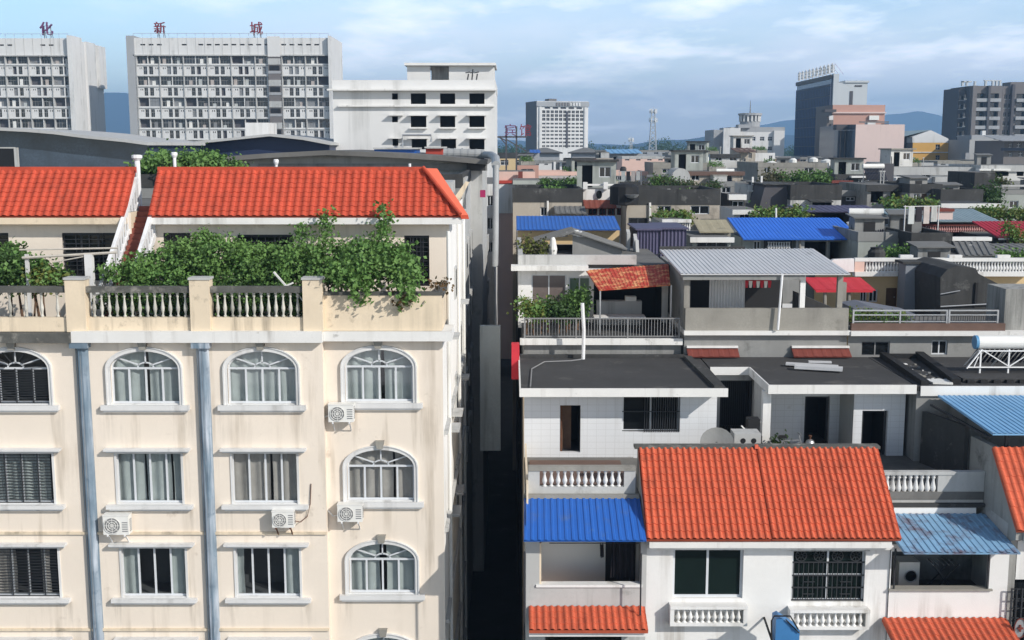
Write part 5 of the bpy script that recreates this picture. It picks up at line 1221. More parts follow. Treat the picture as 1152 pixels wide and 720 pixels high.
# ------------------------------------------------------------------ third row
o = house('long white house with mouldy dark parapet above the blue roofed room', 577, 655, 212, 84, 9, WPL2, wins=[(608,616,233,243,'w')], par=1.0, parm=DPL); 
m = MB(); m.tube([at(616,245,83.9), at(616,226,83.9)], .08, WPL, 6); m.build('drainpipe', o.root); awning(o.root, 624, 660, 240, 81.5, 232, 83.9, MSLATE, .4, .03, 'slate_awning')
o = house('white house with post topped balcony and rust red awning over red framed windows', 656, 704, 213, 86, 8, WPL, wins=[(662,672,234,242),(674,682,234,242),(684,692,234,242),(694,702,234,242)], frame=BRICKR)
awning(o.root, 657, 694, 234, 84.5, 225, 85.9, pbr('rust_awning', (.22,.06,.04), .8, .2, 1.5), .4, .02, 'rust_red_awning'); 
for u in (658, 681): ph(o, 'parapet_post', u-2, u+3, 205, 213, .5, WPL)
m = MB(); c = at(674,219,85.8); m.face([(c[0]+.22*math.cos(i*math.pi/8),85.8,c[2]+.32*math.sin(i*math.pi/8)) for i in range(16)], DGLASS); m.build('oval_window', o.root); ph(o, 'roof_rail', 656, 696, 207, 209, .2, WPL)
o = house('long grey white house with thick black stained parapet and two window groups', 705, 810, 213, 82, 8, WPL2, wins=[(740,755,230,241),(777,798,230,241),(707,729,245,253,'g')], par=1.1, parm=DPL)
m = MB(); m.tube([at(731,250,81.9), at(731,228,81.9)], .09, WPL, 6); m.build('drainpipe', o.root)
sd = thing('satellite_dish', 'black water drum and dish cluster on the stained parapet above the rust red awning', 'dish', at(708,225,80)); m = MB(); c = at(703,217,80.5); m.lathe([(.2,0),(1.0,.1),(1.0,1.3),(.7,1.5),(.2,1.55)], c[0], 81, BLK, 12, c[2]-.9); m.build('drum', sd); m = MB(); c = at(711,219,80); m.lathe([(.05,0),(.35,.1),(.5,.3)], c[0], 80, GALV, 10, c[2]-.3); m.build('dish', sd)
plant('rooftop_plant', 'brownish green creeper tangle on the long black stained parapet', 'plants', 758, 815, 200, 219, 90, 3, [LEAFB, LEAFD], 3000, .2, lumps=5)
plant('rooftop_plant', 'fresh green bushes on the roof left of the brownish creeper tangle', 'plants', 738, 766, 197, 213, 96, 3, [LEAFD, LEAFB, LEAF], 1800, .2, lumps=3)
plant('hanging_plant', 'yellow green plants in window boxes below the stained parapet', 'plants', 742, 776, 239, 250, 80, 1.2, [LEAFY], 900, .2, lumps=5)
o = house('white stair tower with open dark door left of the big black gable', 843, 861, 208, 90, 6, WPL, wins=[(845,853,220,234,'o')]); ph(o, 'slab', 842, 862, 214, 216, .4, BAND); ph(o, 'roof_post', 846, 848, 199, 208, .2, WPL); ph(o, 'roof_post', 856, 858, 198, 208, .2, WPL)
t = thing('house', 'house with big blank black gable beside the white stair tower', 'house', at(872,240,86)); m = MB(); m.prism([(px(u,v,86),pz(v,86)) for u, v in ((861,208),(890,209),(890,270),(853,270),(853,238))], 'y', 86, 92, TOWD); m.build('wall', t); m = MB(); x0, x1 = px(861,208,86), px(890,208,86); m.box(x0-.2, x1+.2, 85.8, 92.2, pz(208,86), pz(207,86), DPL); m.build('roof_edge', t)
o = house('white house with long black parapet and dark awning window below green roof bushes', 890, 947, 208, 85, 8, WPL2, wins=[(914,936,226,233,'o')], par=1.1, parm=DPL); awning(o.root, 912, 938, 227, 83.8, 224, 84.9, DPL, .5, .02, 'dark_awning')
plant('rooftop_shrubs', 'dense green roof bushes above the long black parapet', 'shrubs', 872, 937, 189, 212, 95, 4, [LEAF, LEAFD], 4600, .2, lumps=5)
plant('rooftop_plant', 'pink flowering and bare roof plants left of the dense green bushes', 'plants', 862, 882, 194, 208, 94, 3, [LEAFB], 700, .25, lumps=3)
plant('rooftop_hedge', 'low green roof hedge just above the bright blue roof', 'hedge', 853, 910, 235, 246, 74, 2, [LEAFY, LEAF], 1500, .22, lumps=7)
m = MB(); m.tube([at(873,246,72), at(873,234,72)], .06, WMETAL, 6); tag(m.build('vent_pipe', loc=at(873,246,72)), 'thin white pipe standing in the roof hedge above the bright blue roof', 'pipe')
o = house('white box house with dark window just above the left end of the bright blue roof', 826, 854, 236, 76, 5, WPL, wins=[(832,844,239,246)], slab=.3)
o = house('dark glazed stair head with white lid near the white stair tower', 822, 839, 219, 84, 4, DPL, wins=[(824,837,226,236)], base=8); ph(o, 'lid', 820, 840, 219, 225, .6, PLW)
o = house('dark blue fronted house under a purple roof right of the roof hedge', 905, 990, 238, 78, 6, DPL, wins=[(925,950,241,248,'o'),(955,975,241,248,'o')]); awning(o.root, 900, 992, 238, 76.5, 231, 80, MPURP, .4, .03, 'purple_roof')
t = thing('canopy', 'white slanted sheet canopy over the rough grey concrete house', 'canopy', at(965,256,66)); a = MB(); sheet_roof(a, at(962,262,64), at(972,262,64), at(952,250,67), at(976,250,67), MGREY, .3, .03); a.build('sheet', t); m = MB(); m.tube([at(967,268,64.2), at(967,262,64.2)], .05, GALV, 6); m.build('post', t)
o = house('dark open fronted house with three black bays below the white long house', 976, 1024, 208, 92, 8, GPL, wins=[(980,994,214,228,'o'),(1002,1016,214,228,'o'),(1018,1023,214,228,'o')], slab=.5, slabm=DPL)
o = house('grey house with dormer doors and ragged black roof edge in the right roofscape', 1024, 1060, 207, 90, 8, GPL, wins=[(1028,1035,217,226),(1046,1053,217,226),(1037,1043,215,228,'d')], par=.7, parm=DPL)
o = house('low black roofed house with two boarded windows in the right roofscape', 1059, 1106, 213, 88, 8, DPL, wins=[(1063,1074,218,227,'g'),(1086,1100,218,227,'g')], par=.9, parm=DPL)
o = house('grey house with small white fittings at the right border of the roofscape', 1127, 1165, 213, 95, 8, GPL, wins=[(1136,1146,226,234)], par=.4, parm=GPL, x1=60); ph(o, 'roof_rail', 1127, 1160, 208, 210, .3, WPL2)
plant('rooftop_tree', 'dark spindly tree beside the black pier at the right of the roofscape', 'tree', 1108, 1132, 200, 232, 90, 2, [LEAFD], 800, .25, lumps=4, trunk=True, part='crown')
plant('rooftop_plant', 'bright yellow green bed on the roof before the ragged black edge', 'plants', 1008, 1057, 226, 236, 80, 2.5, [LEAFY, LEAF], 1500, .24, lumps=6)
o = house('house with long white roof edge behind the teal grey sheet roof', 1060, 1122, 229, 80, 4, WPL, DPL, slab=.3)
o = house('black concrete pier house left of the spindly tree', 1097, 1120, 194, 96, 6, DPL)
# ------------------------------------------------------------------ fourth row
o = house('salmon banded house beside the alley with red ledge', 556, 602, 193, 130, 8, PEACH, wins=[(565,573,213,224),(583,592,213,224)], base=0); pbox(o.root, 'red_ledge', 556, 606, 203, 206.5, 129.6, .35, pbr('red_ledge', (.5,.06,.04), .7)); pbox(o.root, 'lower_wall', 556, 604, 207, 240, 129.7, .25, WPL); pbox(o.root, 'red_post', 583, 588, 193, 203, 129, .6, BRICKR)
o = house('small dark box house with brick corner behind the salmon house', 582, 606, 186, 140, 8, SALM, wins=[(586,600,190,194)])
o = house('long house with thin peach roof edge behind the green roof garden', 604, 729, 193, 145, 10, WPL2, wins=[(660,672,198,204),(690,704,198,204)], par=.5, parm=PEACH)
plant('rooftop_garden', 'dark green roof garden hedge in front of the thin peach roof edge', 'hedge', 608, 656, 199, 215, 104, 3, [LEAFD, LEAF, LEAFD], 3600, .2, lumps=5)
plant('rooftop_plant', 'sparse dry bushes right of the dark green roof garden', 'bushes', 670, 735, 203, 212, 115, 3, [LEAFB], 700, .2, lumps=4)
o = house('white pillared roof pavilion with dark flat roof', 623, 672, 183, 190, 9, GPL, wins=[(630,645,186,192),(652,662,186,192)]); 
for u in (624, 631, 648, 664): ph(o, 'pillar', u-1.2, u+1.2, 182, 193, .6, WPL)
ph(o, 'roof', 634, 661, 178, 181.5, 1.5, DPL); ph(o, 'red_panel', 663, 671, 179, 191, .5, pbr('far_red_panel', (.38,.04,.06), .7))
o = house('grey white house with shuttered window right of the red panel', 671, 690, 178, 195, 8, WPL2, wins=[(677,683,182,190)])
o = house('beige walled house with grey windows at the left end of the far roofscape', 558, 600, 172, 210, 10, YELW, wins=[(563,572,180,186),(580,593,180,186)], far=True, par=1.0, parm=DPL)
o = house('blue roofed workshop near the lattice mast', 686, 721, 172, 260, 12, FARG, wins=[(690,697,176,181),(703,710,176,181)]); awning(o.root, 684, 723, 172.5, 256, 168, 266, MPALE, 1.2, .1, 'pale_blue_roof')
for lab, u, Y in (('dark hipped pavilion roof left of the hotel foot', 613, 300), ('dark hipped pavilion roof right of the hotel foot', 660, 310)):
    t = thing('pavilion', lab, 'pavilion', at(u,178,Y)); m = MB(); W = 4.6; z0, z1 = pz(171.5,Y), pz(166,Y); x = px(u,170,Y)
    m.face([(x-W,Y,z0),(x+W,Y,z0),(x+.6,Y+4,z1),(x-.6,Y+4,z1)], MSLATE); m.face([(x+W,Y,z0),(x+W,Y+8,z0),(x+.6,Y+4,z1)], MSLATE); m.face([(x-W,Y+8,z0),(x-W,Y,z0),(x-.6,Y+4,z1)], MSLATE); m.box(x-W,x+W,Y-.1,Y+8,z0-.3,z0,DPL); m.build('roof', t); m = MB(); m.box(x-W+.8,x+W-.8,Y+.8,Y+7,0,z0-.3,FARG); m.build('wall', t)
o = house('little blue roofed hut beside the left pavilion', 597, 607, 171, 250, 6, FARG); awning(o.root, 596, 608, 172, 247, 168.5, 252, MBLUE, .8, .05, 'blue_roof')
o = house('house with round white gable and black double window in the middle roofscape', 770, 836, 193, 118, 9, WPL2, wins=[(778,787,196,203),(811,824,196,206)], slab=.4, slabm=BROWNL)
m = MB(); c = at(766,200,117.5); R = .95; m.prism([(c[0]-R,c[2]-2),(c[0]+R,c[2]-2)]+[(c[0]+R*math.cos(i*math.pi/10),c[2]+R*math.sin(i*math.pi/10)) for i in range(11)], 'y', 117.5, 122, WPL2); m.build('round_gable', o.root)
o = house('bright white two window house under a dark eave in the middle roofscape', 800, 832, 173.5, 165, 9, WPL, wins=[(805,812,176,181),(821,829,176,181)], slab=.5, slabm=DPL)
for u in (789.5, 793.5): pass
t = thing('water_tank', 'pair of white upright water cylinders on a middle roof', 'tank', at(791,188,150)); m = MB(); c = at(789.5,187,150); m.lathe([(.35,0),(.4,.05),(.4,1.1),(.25,1.3)], c[0], 150, PLW, 10, c[2]); m.build('cylinder', t); m = MB(); c = at(794,187,150); m.lathe([(.35,0),(.4,.05),(.4,1.1),(.25,1.3)], c[0], 150.2, PLW, 10, c[2]); m.build('cylinder', t)
o = house('long flat grey house with dark deep eave left of the white two window house', 757, 800, 175, 175, 9, GPL, wins=[(760,796,178,183,'o')], slab=.6, slabm=DPL)
o = house('grey brown terrace house with low wall before the dark eave', 735, 800, 183, 140, 9, CONC, wins=[(745,756,189,195),(770,779,189,195)], par=.7, parm=CONC)
o = house('grey house with small pagoda eave before the rotunda building', 832, 850, 168, 180, 8, WPL2, wins=[(835,839,178,186),(842,846,172,178)]); awning(o.root, 828, 852, 171, 177, 166.5, 182, BROWNL, .8, .05, 'pagoda_eave')
o = house('white awning fronted house right of the pagoda eave', 845, 872, 172, 190, 8, FARW, wins=[(846,850,173,179),(865,869,175,182)])
o = house('broad grey flat roofed house with cluttered terrace below the glass tower', 853, 952, 183, 150, 14, CONC, wins=[(860,866,188,194),(905,915,188,194),(930,938,188,194)], par=.6, parm=CONC)
for k, (u, v) in enumerate(((892,181),(915,180),(868,184),(930,182))):
    t = thing('roof_tank', ('small white tank at the left of the cluttered terrace','round white dish tank in the middle of the cluttered terrace','thin white tank at the near corner of the cluttered terrace','long white tank at the right of the cluttered terrace')[k], 'tank', at(u,v+3,152+k)); c = at(u,v+3,152+k); m = MB(); m.lathe([(.3,0),(.5+.1*k,.1),(.5+.1*k,.5),(.2,.7)], c[0], 152+k, PLW, 10, c[2]); m.build('tank', t)
o = house('dark square chimney house before the pink wall', 989, 1006, 184, 125, 5, TOWD)
m = MB(); m.tube([at(1003,184,126), at(1003,176,126)], .05, DMETAL, 5); tag(m.build('lightning_rod', loc=at(1003,184,126)), 'thin dark rod on the dark square chimney house', 'rod')
o = house('dark cluttered house with dull red band left of the dark square chimney', 940, 990, 196, 120, 9, DPL, wins=[(946,955,202,207),(966,974,202,207)], par=.5, parm=DPL); ph(o, 'white_awning', 958, 974, 198, 200, .8, WPL); ph(o, 'red_band', 936, 960, 203, 206, .5, BRICKR)
o = house('long white house with a row of windows below the ochre gable building', 1006, 1103, 188, 135, 10, FARW, wins=[(1022,1027,192,200),(1037,1047,191,201),(1057,1071,191,196),(1079,1092,191,197)], slab=.9, slabm=WPL2)
ph(o, 'balcony', 1052, 1098, 199, 208, 1.0, WPL2); ph(o, 'porch', 1008, 1018, 200, 207, .8, FARW)
o = house('right white house row with white awnings over dark openings', 1104, 1160, 186, 133, 10, WPL, wins=[(1120,1135,192,198,'o'),(1144,1152,192,198,'o')], x1=85, slab=.7, slabm=WPL2); ph(o, 'white_awning', 1102, 1115, 190, 192, 1, PLW); ph(o, 'white_awning', 1118, 1137, 190, 192, 1.1, PLW)
o = house('low grey house with pale windows below the white awning row', 1112, 1160, 206, 108, 8, WPL2, wins=[(1133,1139,208,214),(1143,1148,208,214)], par=.5, parm=GPL, x1=60)
plant('rooftop_plant', 'pale yellow shrubs below the white awning row', 'shrubs', 1117, 1132, 198, 216, 106, 2, [LEAFY, LEAFB], 800, .28, lumps=3)
o = house('low house between the alley and the pink house with grey roof', 577, 700, 203, 120, 9, GPL, wins=[(590,600,208,214),(640,650,208,214)])
o = house('broad house with weathered deck right of the dry bushes', 700, 770, 208, 100, 9, CONC, wins=[(710,718,214,220)], par=.6, parm=DPL)
o = house('dim house with pale deck below the dense green bushes', 805, 850, 204, 112, 10, GPL, wins=[(812,822,210,217)], par=.5, parm=GPL)
o = house('dark low house before the purple roof in the right roofscape', 947, 985, 214, 95, 8, DPL, wins=[(952,962,220,226)], par=.5, parm=GPL)
# a few more roofs fill the far distance, added to cover the bare ground
rnd = random.Random(21)
far_list = [('pale far house left of the workshop',600,640,181,230,FARW),('tan far house behind the workshop',700,750,176,240,PEACH),('grey far block behind the two window house',752,800,172,300,FARG),('far low white block right of the hotel',664,700,170,360,FARW),('far grey roof before the tree line',720,770,169,420,FARG),('far pale block left of the rotunda building',778,806,168,330,FARW),('far brown block right of the rotunda building',872,900,176,260,SALM),('far grey house below the glass tower',880,945,177,280,FARG),('far white house below the ochre gable',1000,1050,183,190,FARW),('far pale house left of the dark towers',1055,1110,181,210,FARG),('far grey house at the right border',1100,1170,180,230,FARW)]
for lab, u0, u1, vt, Y, m_ in far_list:
    W = (u1-u0); wl = [(u0+W*(i+.25)/4, u0+W*(i+.65)/4, vt+2.2, vt+4.6) for i in range(4)]
    house(lab, u0, u1, vt, Y, 12, m_, wins=wl, far=True, par=.5, parm=rnd.choice([GPL, WPL2, CONC]), name='far_house')
# ------------------------------------------------------------------ alley
o = house('grey house behind the cream block with stacked side windows along the alley', 300, 540, 196, 52, 14, GPL, x0=-20, x1=-2.25, par=.6, parm=DPL, sides=WPL2)
for y in (54, 57.5, 61):
    for z in (18.2, 15.1, 12, 9):
        f = MB(); f.box(-2.3, -2.12, y, y+1.5, z, z+1.4, WPL2); q = f.build('window', o.root); f = MB(); f.box(-2.2, -2.115, y+.12, y+1.38, z+.12, z+1.28, DGLASS); f.build('pane', q)
m = MB(); m.box(px(540,430,51.6), px(563,430,51.6), 51.6, 51.99, pz(507,51.6), pz(367,51.6), pbr('pale_green_grey_render', (.62,.66,.65), .9, .15, .7, streak=.5, scol=(.3,.32,.3))); m.build('pale_annex', o.root)
ph(o, 'roof_shed', 500, 524, 200, 235, 3, WPL2, Y=53); ph(o, 'red_cloth', 540, 546, 214, 222, .3, pbr('magenta_cloth', (.35,.02,.10), .8), Y=51.5)
o = house('narrow grey house with balconies further along the left of the alley', 300, 545, 200, 68, 18, WPL2, x0=-22, x1=-2.3, par=.6, parm=DPL)
for y in (70, 74, 78):
    for z in (17, 14, 11): 
        f = MB(); f.box(-2.3, -1.6, y, y+2.4, z, z+.12, WPL2); f.box(-1.7, -1.6, y, y+2.4, z+.12, z+1.0, WPL2); f.build('balcony', o.root)
o = house('pale house closing the left side of the alley with dark blinds', 470, 566, 207, 90, 20, WPL, x0=-25, x1=-1.4, wins=[(548,556,220,232),(548,556,245,258),(548,556,272,284)])
o = house('tall grey side wall on the right of the alley behind the railed terrace', 578, 590, 292, 60, 22, DPL, x0=.3, x1=5)
# ------------------------------------------------------------------ small clutter on the roofs
rnd = random.Random(77)
KINDS_ = {}
def clutter(kind):
    if kind in KINDS_: return KINDS_[kind], False
    if kind == 'pipe':
        t = thing('vent_pipe', 'thin pale vent pipe standing on one of the middle distance roofs', 'pipe', (0,0,0), 'pale vent pipes on the roofs'); m = MB(); m.tube([(0,0,0),(0,0,1.0)], .05, WPL2, 7); m.build('shaft', t); m = MB(); m.tube([(-.12,0,1.0),(.12,0,1.0)], .05, WPL2, 7); m.build('cap', t)
    elif kind == 'drum':
        t = thing('water_drum', 'dark plastic water drum on one of the middle distance roofs', 'drum', (0,0,0), 'dark water drums on the roofs'); m = MB(); m.lathe([(.38,0),(.42,.1),(.42,.8),(.3,.95)], 0, 0, DPL, 12); m.build('body', t); m = MB(); m.lathe([(.3,.951),(.32,.97),(.3,1.02),(.05,1.05)], 0, 0, BLK, 12); m.build('lid', t)
    elif kind == 'hutch':
        t = thing('roof_hutch', 'small patched grey hutch on one of the middle distance roofs', 'hutch', (0,0,0), 'grey hutches on the roofs'); m = MB(); m.box(-.8,.8,-.5,.5,0,1.1,GPL,''); m.build('wall', t); m = MB(); m.bar((0,-.75,1.12),(0,.7,1.28),1.9,MSLATE,.06); m.build('roof', t); m = MB(); m.box(-.3,.3,-.53,-.503,.05,.9,BLK); m.build('door', t)
    elif kind == 'tank':
        t = thing('roof_cistern', 'pale concrete cistern box with lid on one of the middle distance roofs', 'cistern', (0,0,0), 'pale cisterns on the roofs'); m = MB(); m.box(-.7,.7,-.5,.5,0,.9,WPL2); m.build('body', t); m = MB(); m.box(-.76,.76,-.56,.56,.902,1.0,CONC); m.build('lid', t)
    elif kind == 'rack':
        t = thing('clothes_rack', 'metal clothes rack hung with washing on one of the middle distance roofs', 'rack', (0,0,0), 'clothes racks on the roofs'); m = MB()
        for x in (-1,1): m.bar((x,0,0),(x,0,1.7),.05,GALV)
        m.bar((-1.1,0,1.65),(1.1,0,1.65),.04,GALV); m.bar((-1,0,.05),(1,0,.05),.04,GALV); m.build('frame', t)
        for i, mm in enumerate((CURT, CLOTHD, CURTW, WPL2)): m = MB(); x = -.8+i*.45; m.box(x,x+.34,-.03,.03,.75+.1*(i%2),1.63,mm); m.build('garment', t)
    elif kind == 'heater':
        t = thing('solar_heater', 'small solar water heater on one of the middle distance roofs', 'solar heater', (0,0,0), 'small solar heaters on the roofs'); m = MB(); m.tube([(-.9,.7,1.35),(.9,.7,1.35)], .22, PLW, 12); m.build('tank', t); m = MB()
        for i in range(14): x = -.8+i*.123; m.tube([(x,.65,1.2),(x,-.5,.25)], .035, SOLARB, 5)
        m.build('glass_tubes', t); m = MB()
        for x in (-.8,.8): m.bar((x,.7,0),(x,.7,1.2),.05,GALV); m.bar((x,.7,.1),(x,-.55,.2),.05,GALV)
        m.build('frame', t)
    elif kind in ('room', 'roomb'):
        c_ = kind == 'room'
        t = thing('rooftop_room', 'small weathered grey rooftop room with dark doorway among the middle distance roofs' if c_ else 'small pale rooftop room with dark doorway among the middle distance roofs', 'rooftop room', (0,0,0), 'grey rooftop rooms' if c_ else 'pale rooftop rooms')
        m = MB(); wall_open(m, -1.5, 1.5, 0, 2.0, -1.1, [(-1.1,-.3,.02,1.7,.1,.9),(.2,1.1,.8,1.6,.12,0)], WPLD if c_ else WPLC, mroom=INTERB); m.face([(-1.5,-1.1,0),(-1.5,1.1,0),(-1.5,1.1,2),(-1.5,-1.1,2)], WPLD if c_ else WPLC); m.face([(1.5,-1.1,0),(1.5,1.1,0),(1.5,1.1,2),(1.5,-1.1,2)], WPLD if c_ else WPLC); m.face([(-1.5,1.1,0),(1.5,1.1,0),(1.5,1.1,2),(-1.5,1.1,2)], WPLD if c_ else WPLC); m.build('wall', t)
        m = MB(); m.box(-1.7,1.7,-1.45,1.25,2.0,2.14,DPL if c_ else CONC); m.build('roof', t); win_mesh(.9, .8, 2, 1, .06, ALU, DGLASS, 'window', t, .65, -1.03, .8)
    else:
        t = thing('planter_box', 'concrete planter box with scrubby greens on one of the middle distance roofs', 'planter', (0,0,0), 'planter boxes on the roofs'); m = MB(); m.box(-.9,.9,-.3,.3,0,.45,CONC); m.build('box', t); m = MB(); foliage(m, [(-.4,0,.75,.5,.3,.3),(.4,0,.65,.5,.3,.25)], 420, .15, LEAF, 3); m.build('foliage', t)
    KINDS_[kind] = t
    return t, True
for o in ROOFS:
    if o.far or o.Y > 200 or o.x1-o.x0 < 2 or o.Y < 50 or any(w_ in o.label for w_ in ('sheet roof', 'purple roof', 'red roof', 'sloping roof', 'alley', 'beige awning')): continue
    for k in range(rnd.choice((2,2,3,3)) if o.x1-o.x0 < 9 else 6):
        kind = rnd.choice(('pipe','drum','hutch','tank','rack','heater','planter','pipe','room','roomb','planter','hutch','planter'))
        x = rnd.uniform(o.x0+1, o.x1-1) if o.x1-o.x0 > 2.4 else (o.x0+o.x1)/2
        y = o.Y+rnd.uniform(.25,.8)*o.D
        if not (-4 < px_u(x,y) < 1160): continue
        if kind.startswith('room') and o.Y < 78: kind = 'hutch'
        t, new = clutter(kind); L = Vector((x, y, o.zr+.004))
        if new: t.location = L
        else: t = copy_tree(t, None, L)
        t.rotation_euler = (0,0,rnd.uniform(-.3,.3))
# =================================================================== LEFT BACKGROUND
def hall(label, prof, Y, D, m, wallm, vb, wall_u=None, thick=.22, over=1.2, wins=None, band=None):
    """long shed: curved roof sheet of real thickness over a wall set back beneath it"""
    t = thing('hall', label, 'hall', (px(prof[len(prof)//2][0],160,Y), Y, 0))
    P_ = [(px(u,v,Y), pz(v,Y)) for u, v in prof]
    mb = MB(); mb.prism(P_+[(x, z-thick) for x, z in reversed(P_)], 'y', Y, Y+D, m); mb.build('roof', t)
    w = MB(); Q = [(x, z-thick-.003) for x, z in P_]; Q = [(Q[0][0]+.3, Q[0][1])]+Q[1:-1]+[(Q[-1][0]-.3, Q[-1][1])]
    w.prism(Q+[(Q[-1][0], 0), (Q[0][0], 0)], 'y', Y+over, Y+D-.5, wallm); w.build('wall', t)
    return t, P_
ROOFEDGE = pbr('pale_roof_edge', (.46,.46,.45), .8, .1, .3, streak=.3, scol=(.2,.2,.2)); BROWNR = pbr('dull_brown_roof', (.20,.17,.155), .9, .2, .4)
NAVY = pbr('navy_cladding', (.018,.03,.075), .5, .2, .3); SLATEB = pbr('blue_grey_glazing', (.05,.075,.11), .2, .6, .45, spec=.6)
t, P_ = hall('dark glazed hall with shallow curved roof at the left border', [(-60,141),(0,143.5),(30,145),(60,147.5),(95,152),(140,156.5),(166,160)], 85, 16, ROOFEDGE, SLATEB, 190)
m = MB(); m.box(px(-20,178,86), px(17,178,86), 85.9, 86.19, pz(190,86), pz(167,86), BLK); m.build('dark_doorway', t); m = MB(); a = px(17,178,86); m.box(a, a+.22, 85.85, 86.185, pz(192,86), pz(166,86), WPL2); m.box(px(-20,178,86), a, 85.85, 86.184, pz(167,86), pz(165.5,86), WPL2); m.build('door_surround', t)
t, P_ = hall('navy clad hall with pale curved roof behind the roof trees', [(133,166.5),(180,162.5),(240,157),(303,150.5),(340,154.5),(372,160.5)], 105, 18, ROOFEDGE, NAVY, 185)
m = MB(); m.box(px(276,145,112), px(302,145,112), 112, 116, pz(154,112), pz(138,112), FARW); m.build('roof_box', t)
t, P_ = hall('long grey workshop with thin sloping roof edge behind the red ridge', [(238,177),(300,172.5),(368,169),(440,172),(500,175.5),(548,180)], 62, 14, ROOFG, WPL2, 195, thick=.25)
m = MB(); m.box(px(290,182,62.9), px(548,182,62.9), 63, 63.19, pz(192,63), pz(184,63), GPL); m.build('grey_band', t)
m = MB(); m.box(px(525,183,62.6), px(546,183,62.6), 62.6, 63.0, pz(192,62.6), pz(181,62.6), DPL); m.build('shutter', t)
for lab, u0, u1, v0, v1, m_ in (('blue cover on the grey workshop roof',421,468,166,173,MBLUE),('red brick box on the grey workshop roof',479,498,165,175,pbr('red_box', (.42,.06,.04), .8, .2, 1))):
    t = thing('roof_box', lab, 'box', at((u0+u1)/2,v1,68)); pbox(t, 'body', u0, u1, v0+2, v1+3, 68, 3, m_); pbox(t, 'lid', u0-1.5, u1+1.5, v0, v0+1.8, 67.8, 3.4, WPL2)
DUCT = pbr('dull_zinc_duct', (.34,.35,.35), .5, .2, 1.5)
d = thing('ventilation_duct', 'fat silver ventilation duct running along the workshop roof and down the alley side', 'duct', at(556,260,52))
m = MB(); m.tube([at(499,172,66), at(520,172.5,66), at(545,174,66)], .26, DUCT, 14); m.build('horizontal_run', d); m = MB(); m.tube([at(545,174,66), at(553,174.5,62), at(557.5,178,56), at(558,186,52)], .2, DUCT, 14); m.build('elbow', d); m = MB(); m.tube([at(558,186,52), at(557.5,262,51.5), at(557,300,51.3)], .14, DUCT, 14); m.build('downpipe', d)
m = MB()
for u in (505,512,520,528,536,543): 
    c = at(u,172.3+max(0,(u-520)*.06),66); m.tube([(c[0]-.06,66,c[2]),(c[0]+.06,66,c[2])], .29, DUCT, 14)
m.build_each('joint_ring', d)
tr = plant('roof_tree', 'leafy green tree behind the gap between the two red roofs', 'tree', 142, 246, 168, 200, 52, 5, [LEAF, LEAF, LEAFD], 9000, .2, lumps=8, base=18, trunk=True, part='crown')
m = MB(); t_ = thing('stair_head', 'white stair block with dark clutter right of the hipped red roof', 'stair block', at(520,240,44)); m = MB(); m.box(-2.9, -2.3, 44, 47, ZE, pz(205,44), WPL2); m.build('wall', t_); m = MB(); m.prism([(px(508,220,46),pz(226,46)),(px(524,205,46),pz(204,46)),(px(528,205,46),pz(205,46)),(px(514,230,46),pz(232,46))], 'y', 46, 46.2, CREAMB); m.build('sloping_wall', t_)
# --- white four storey block
WB = house('white block with square black windows and a flat penthouse on the roof', 374, 557, 90, 110, 16, FARW, name='white_block', cat='building', par=.85, parm=FARW,
    wins=[(462,479,105,117,'o'),(495,512,105,117,'o'),(528,545,105,117,'o'),(462,479.5,130.5,143,'o'),(495,512,130.5,143,'o'),(528,545,130.5,143,'o'),(463,480,156.5,168,'o'),(496,513,156.5,168,'o'),(528,545,156.5,168,'o'),(441,447.5,105,112,'o'),(441,447.5,131,137.5,'o'),(441.5,448,156,164,'o')], sides=FARW)
for v, uu in ((99.8, (368, 559)),): pbox(WB.root, 'roof_slab', uu[0], uu[1], v, v+2, 109.2, .77, BAND)
pbox(WB.root, 'ledge', 380, 556, 118.4, 120, 109.6, .39, BAND)
for v in (129, 155):
    for u in (470, 503, 536): pbox(WB.root, 'sunshade', u-11, u+11, v, v+1.1, 109.3, .68, BAND)
    pbox(WB.root, 'sunshade', 437, 453, v, v+1, 109.4, .58, BAND)
for u in (470.5, 503.5, 536.5): pbox(WB.root, 'sill', u-10, u+10, 143.5, 144.8, 109.6, .39, BAND)
pm_ = MB(); Yp = 114; zr_ = WB.zr
pm_.box(px(458,80,Yp), px(484,80,Yp), Yp, Yp+.3, zr_, pz(74,Yp), FARW); pm_.box(px(505,80,Yp), px(556,80,Yp), Yp, Yp+.3, zr_, pz(74,Yp), FARW); pm_.box(px(484,80,Yp), px(505,80,Yp), Yp+1.6, Yp+1.8, zr_, pz(74,Yp), WPL2); pm_.box(px(458,80,Yp), px(458,80,Yp)+.2, Yp+.3, Yp+6, zr_, pz(74,Yp), WPL2); pm_.box(px(556,80,Yp)-.2, px(556,80,Yp), Yp+.3, Yp+6, zr_, pz(74,Yp), FARW)
pm_.build('penthouse', WB.root)
pm_ = MB(); pm_.box(px(455,72,Yp-.4), px(558,72,Yp-.4), Yp-.6, Yp+7, pz(74,Yp)+.003, pz(71,Yp), BAND); pm_.build('penthouse_roof', WB.root)
pm_ = MB()
for u in (526, 531, 536): p = at(u,90,113); pm_.tube([p, (p[0]+.1,113,pz(78+abs(u-531),113))], .07, DMETAL, 5); pm_.tube([(p[0]-.2,113,pz(82,113)),(p[0]+.25,113,pz(81,113))], .05, DMETAL, 5)
pm_.build('aerial', WB.root)
pm_ = MB(); pm_.tube([at(453,168,109.4), at(453,152,109.4), at(485,152,109.4), at(485,160,109.4)], .12, GALV, 6); pm_.build('pipe', WB.root)
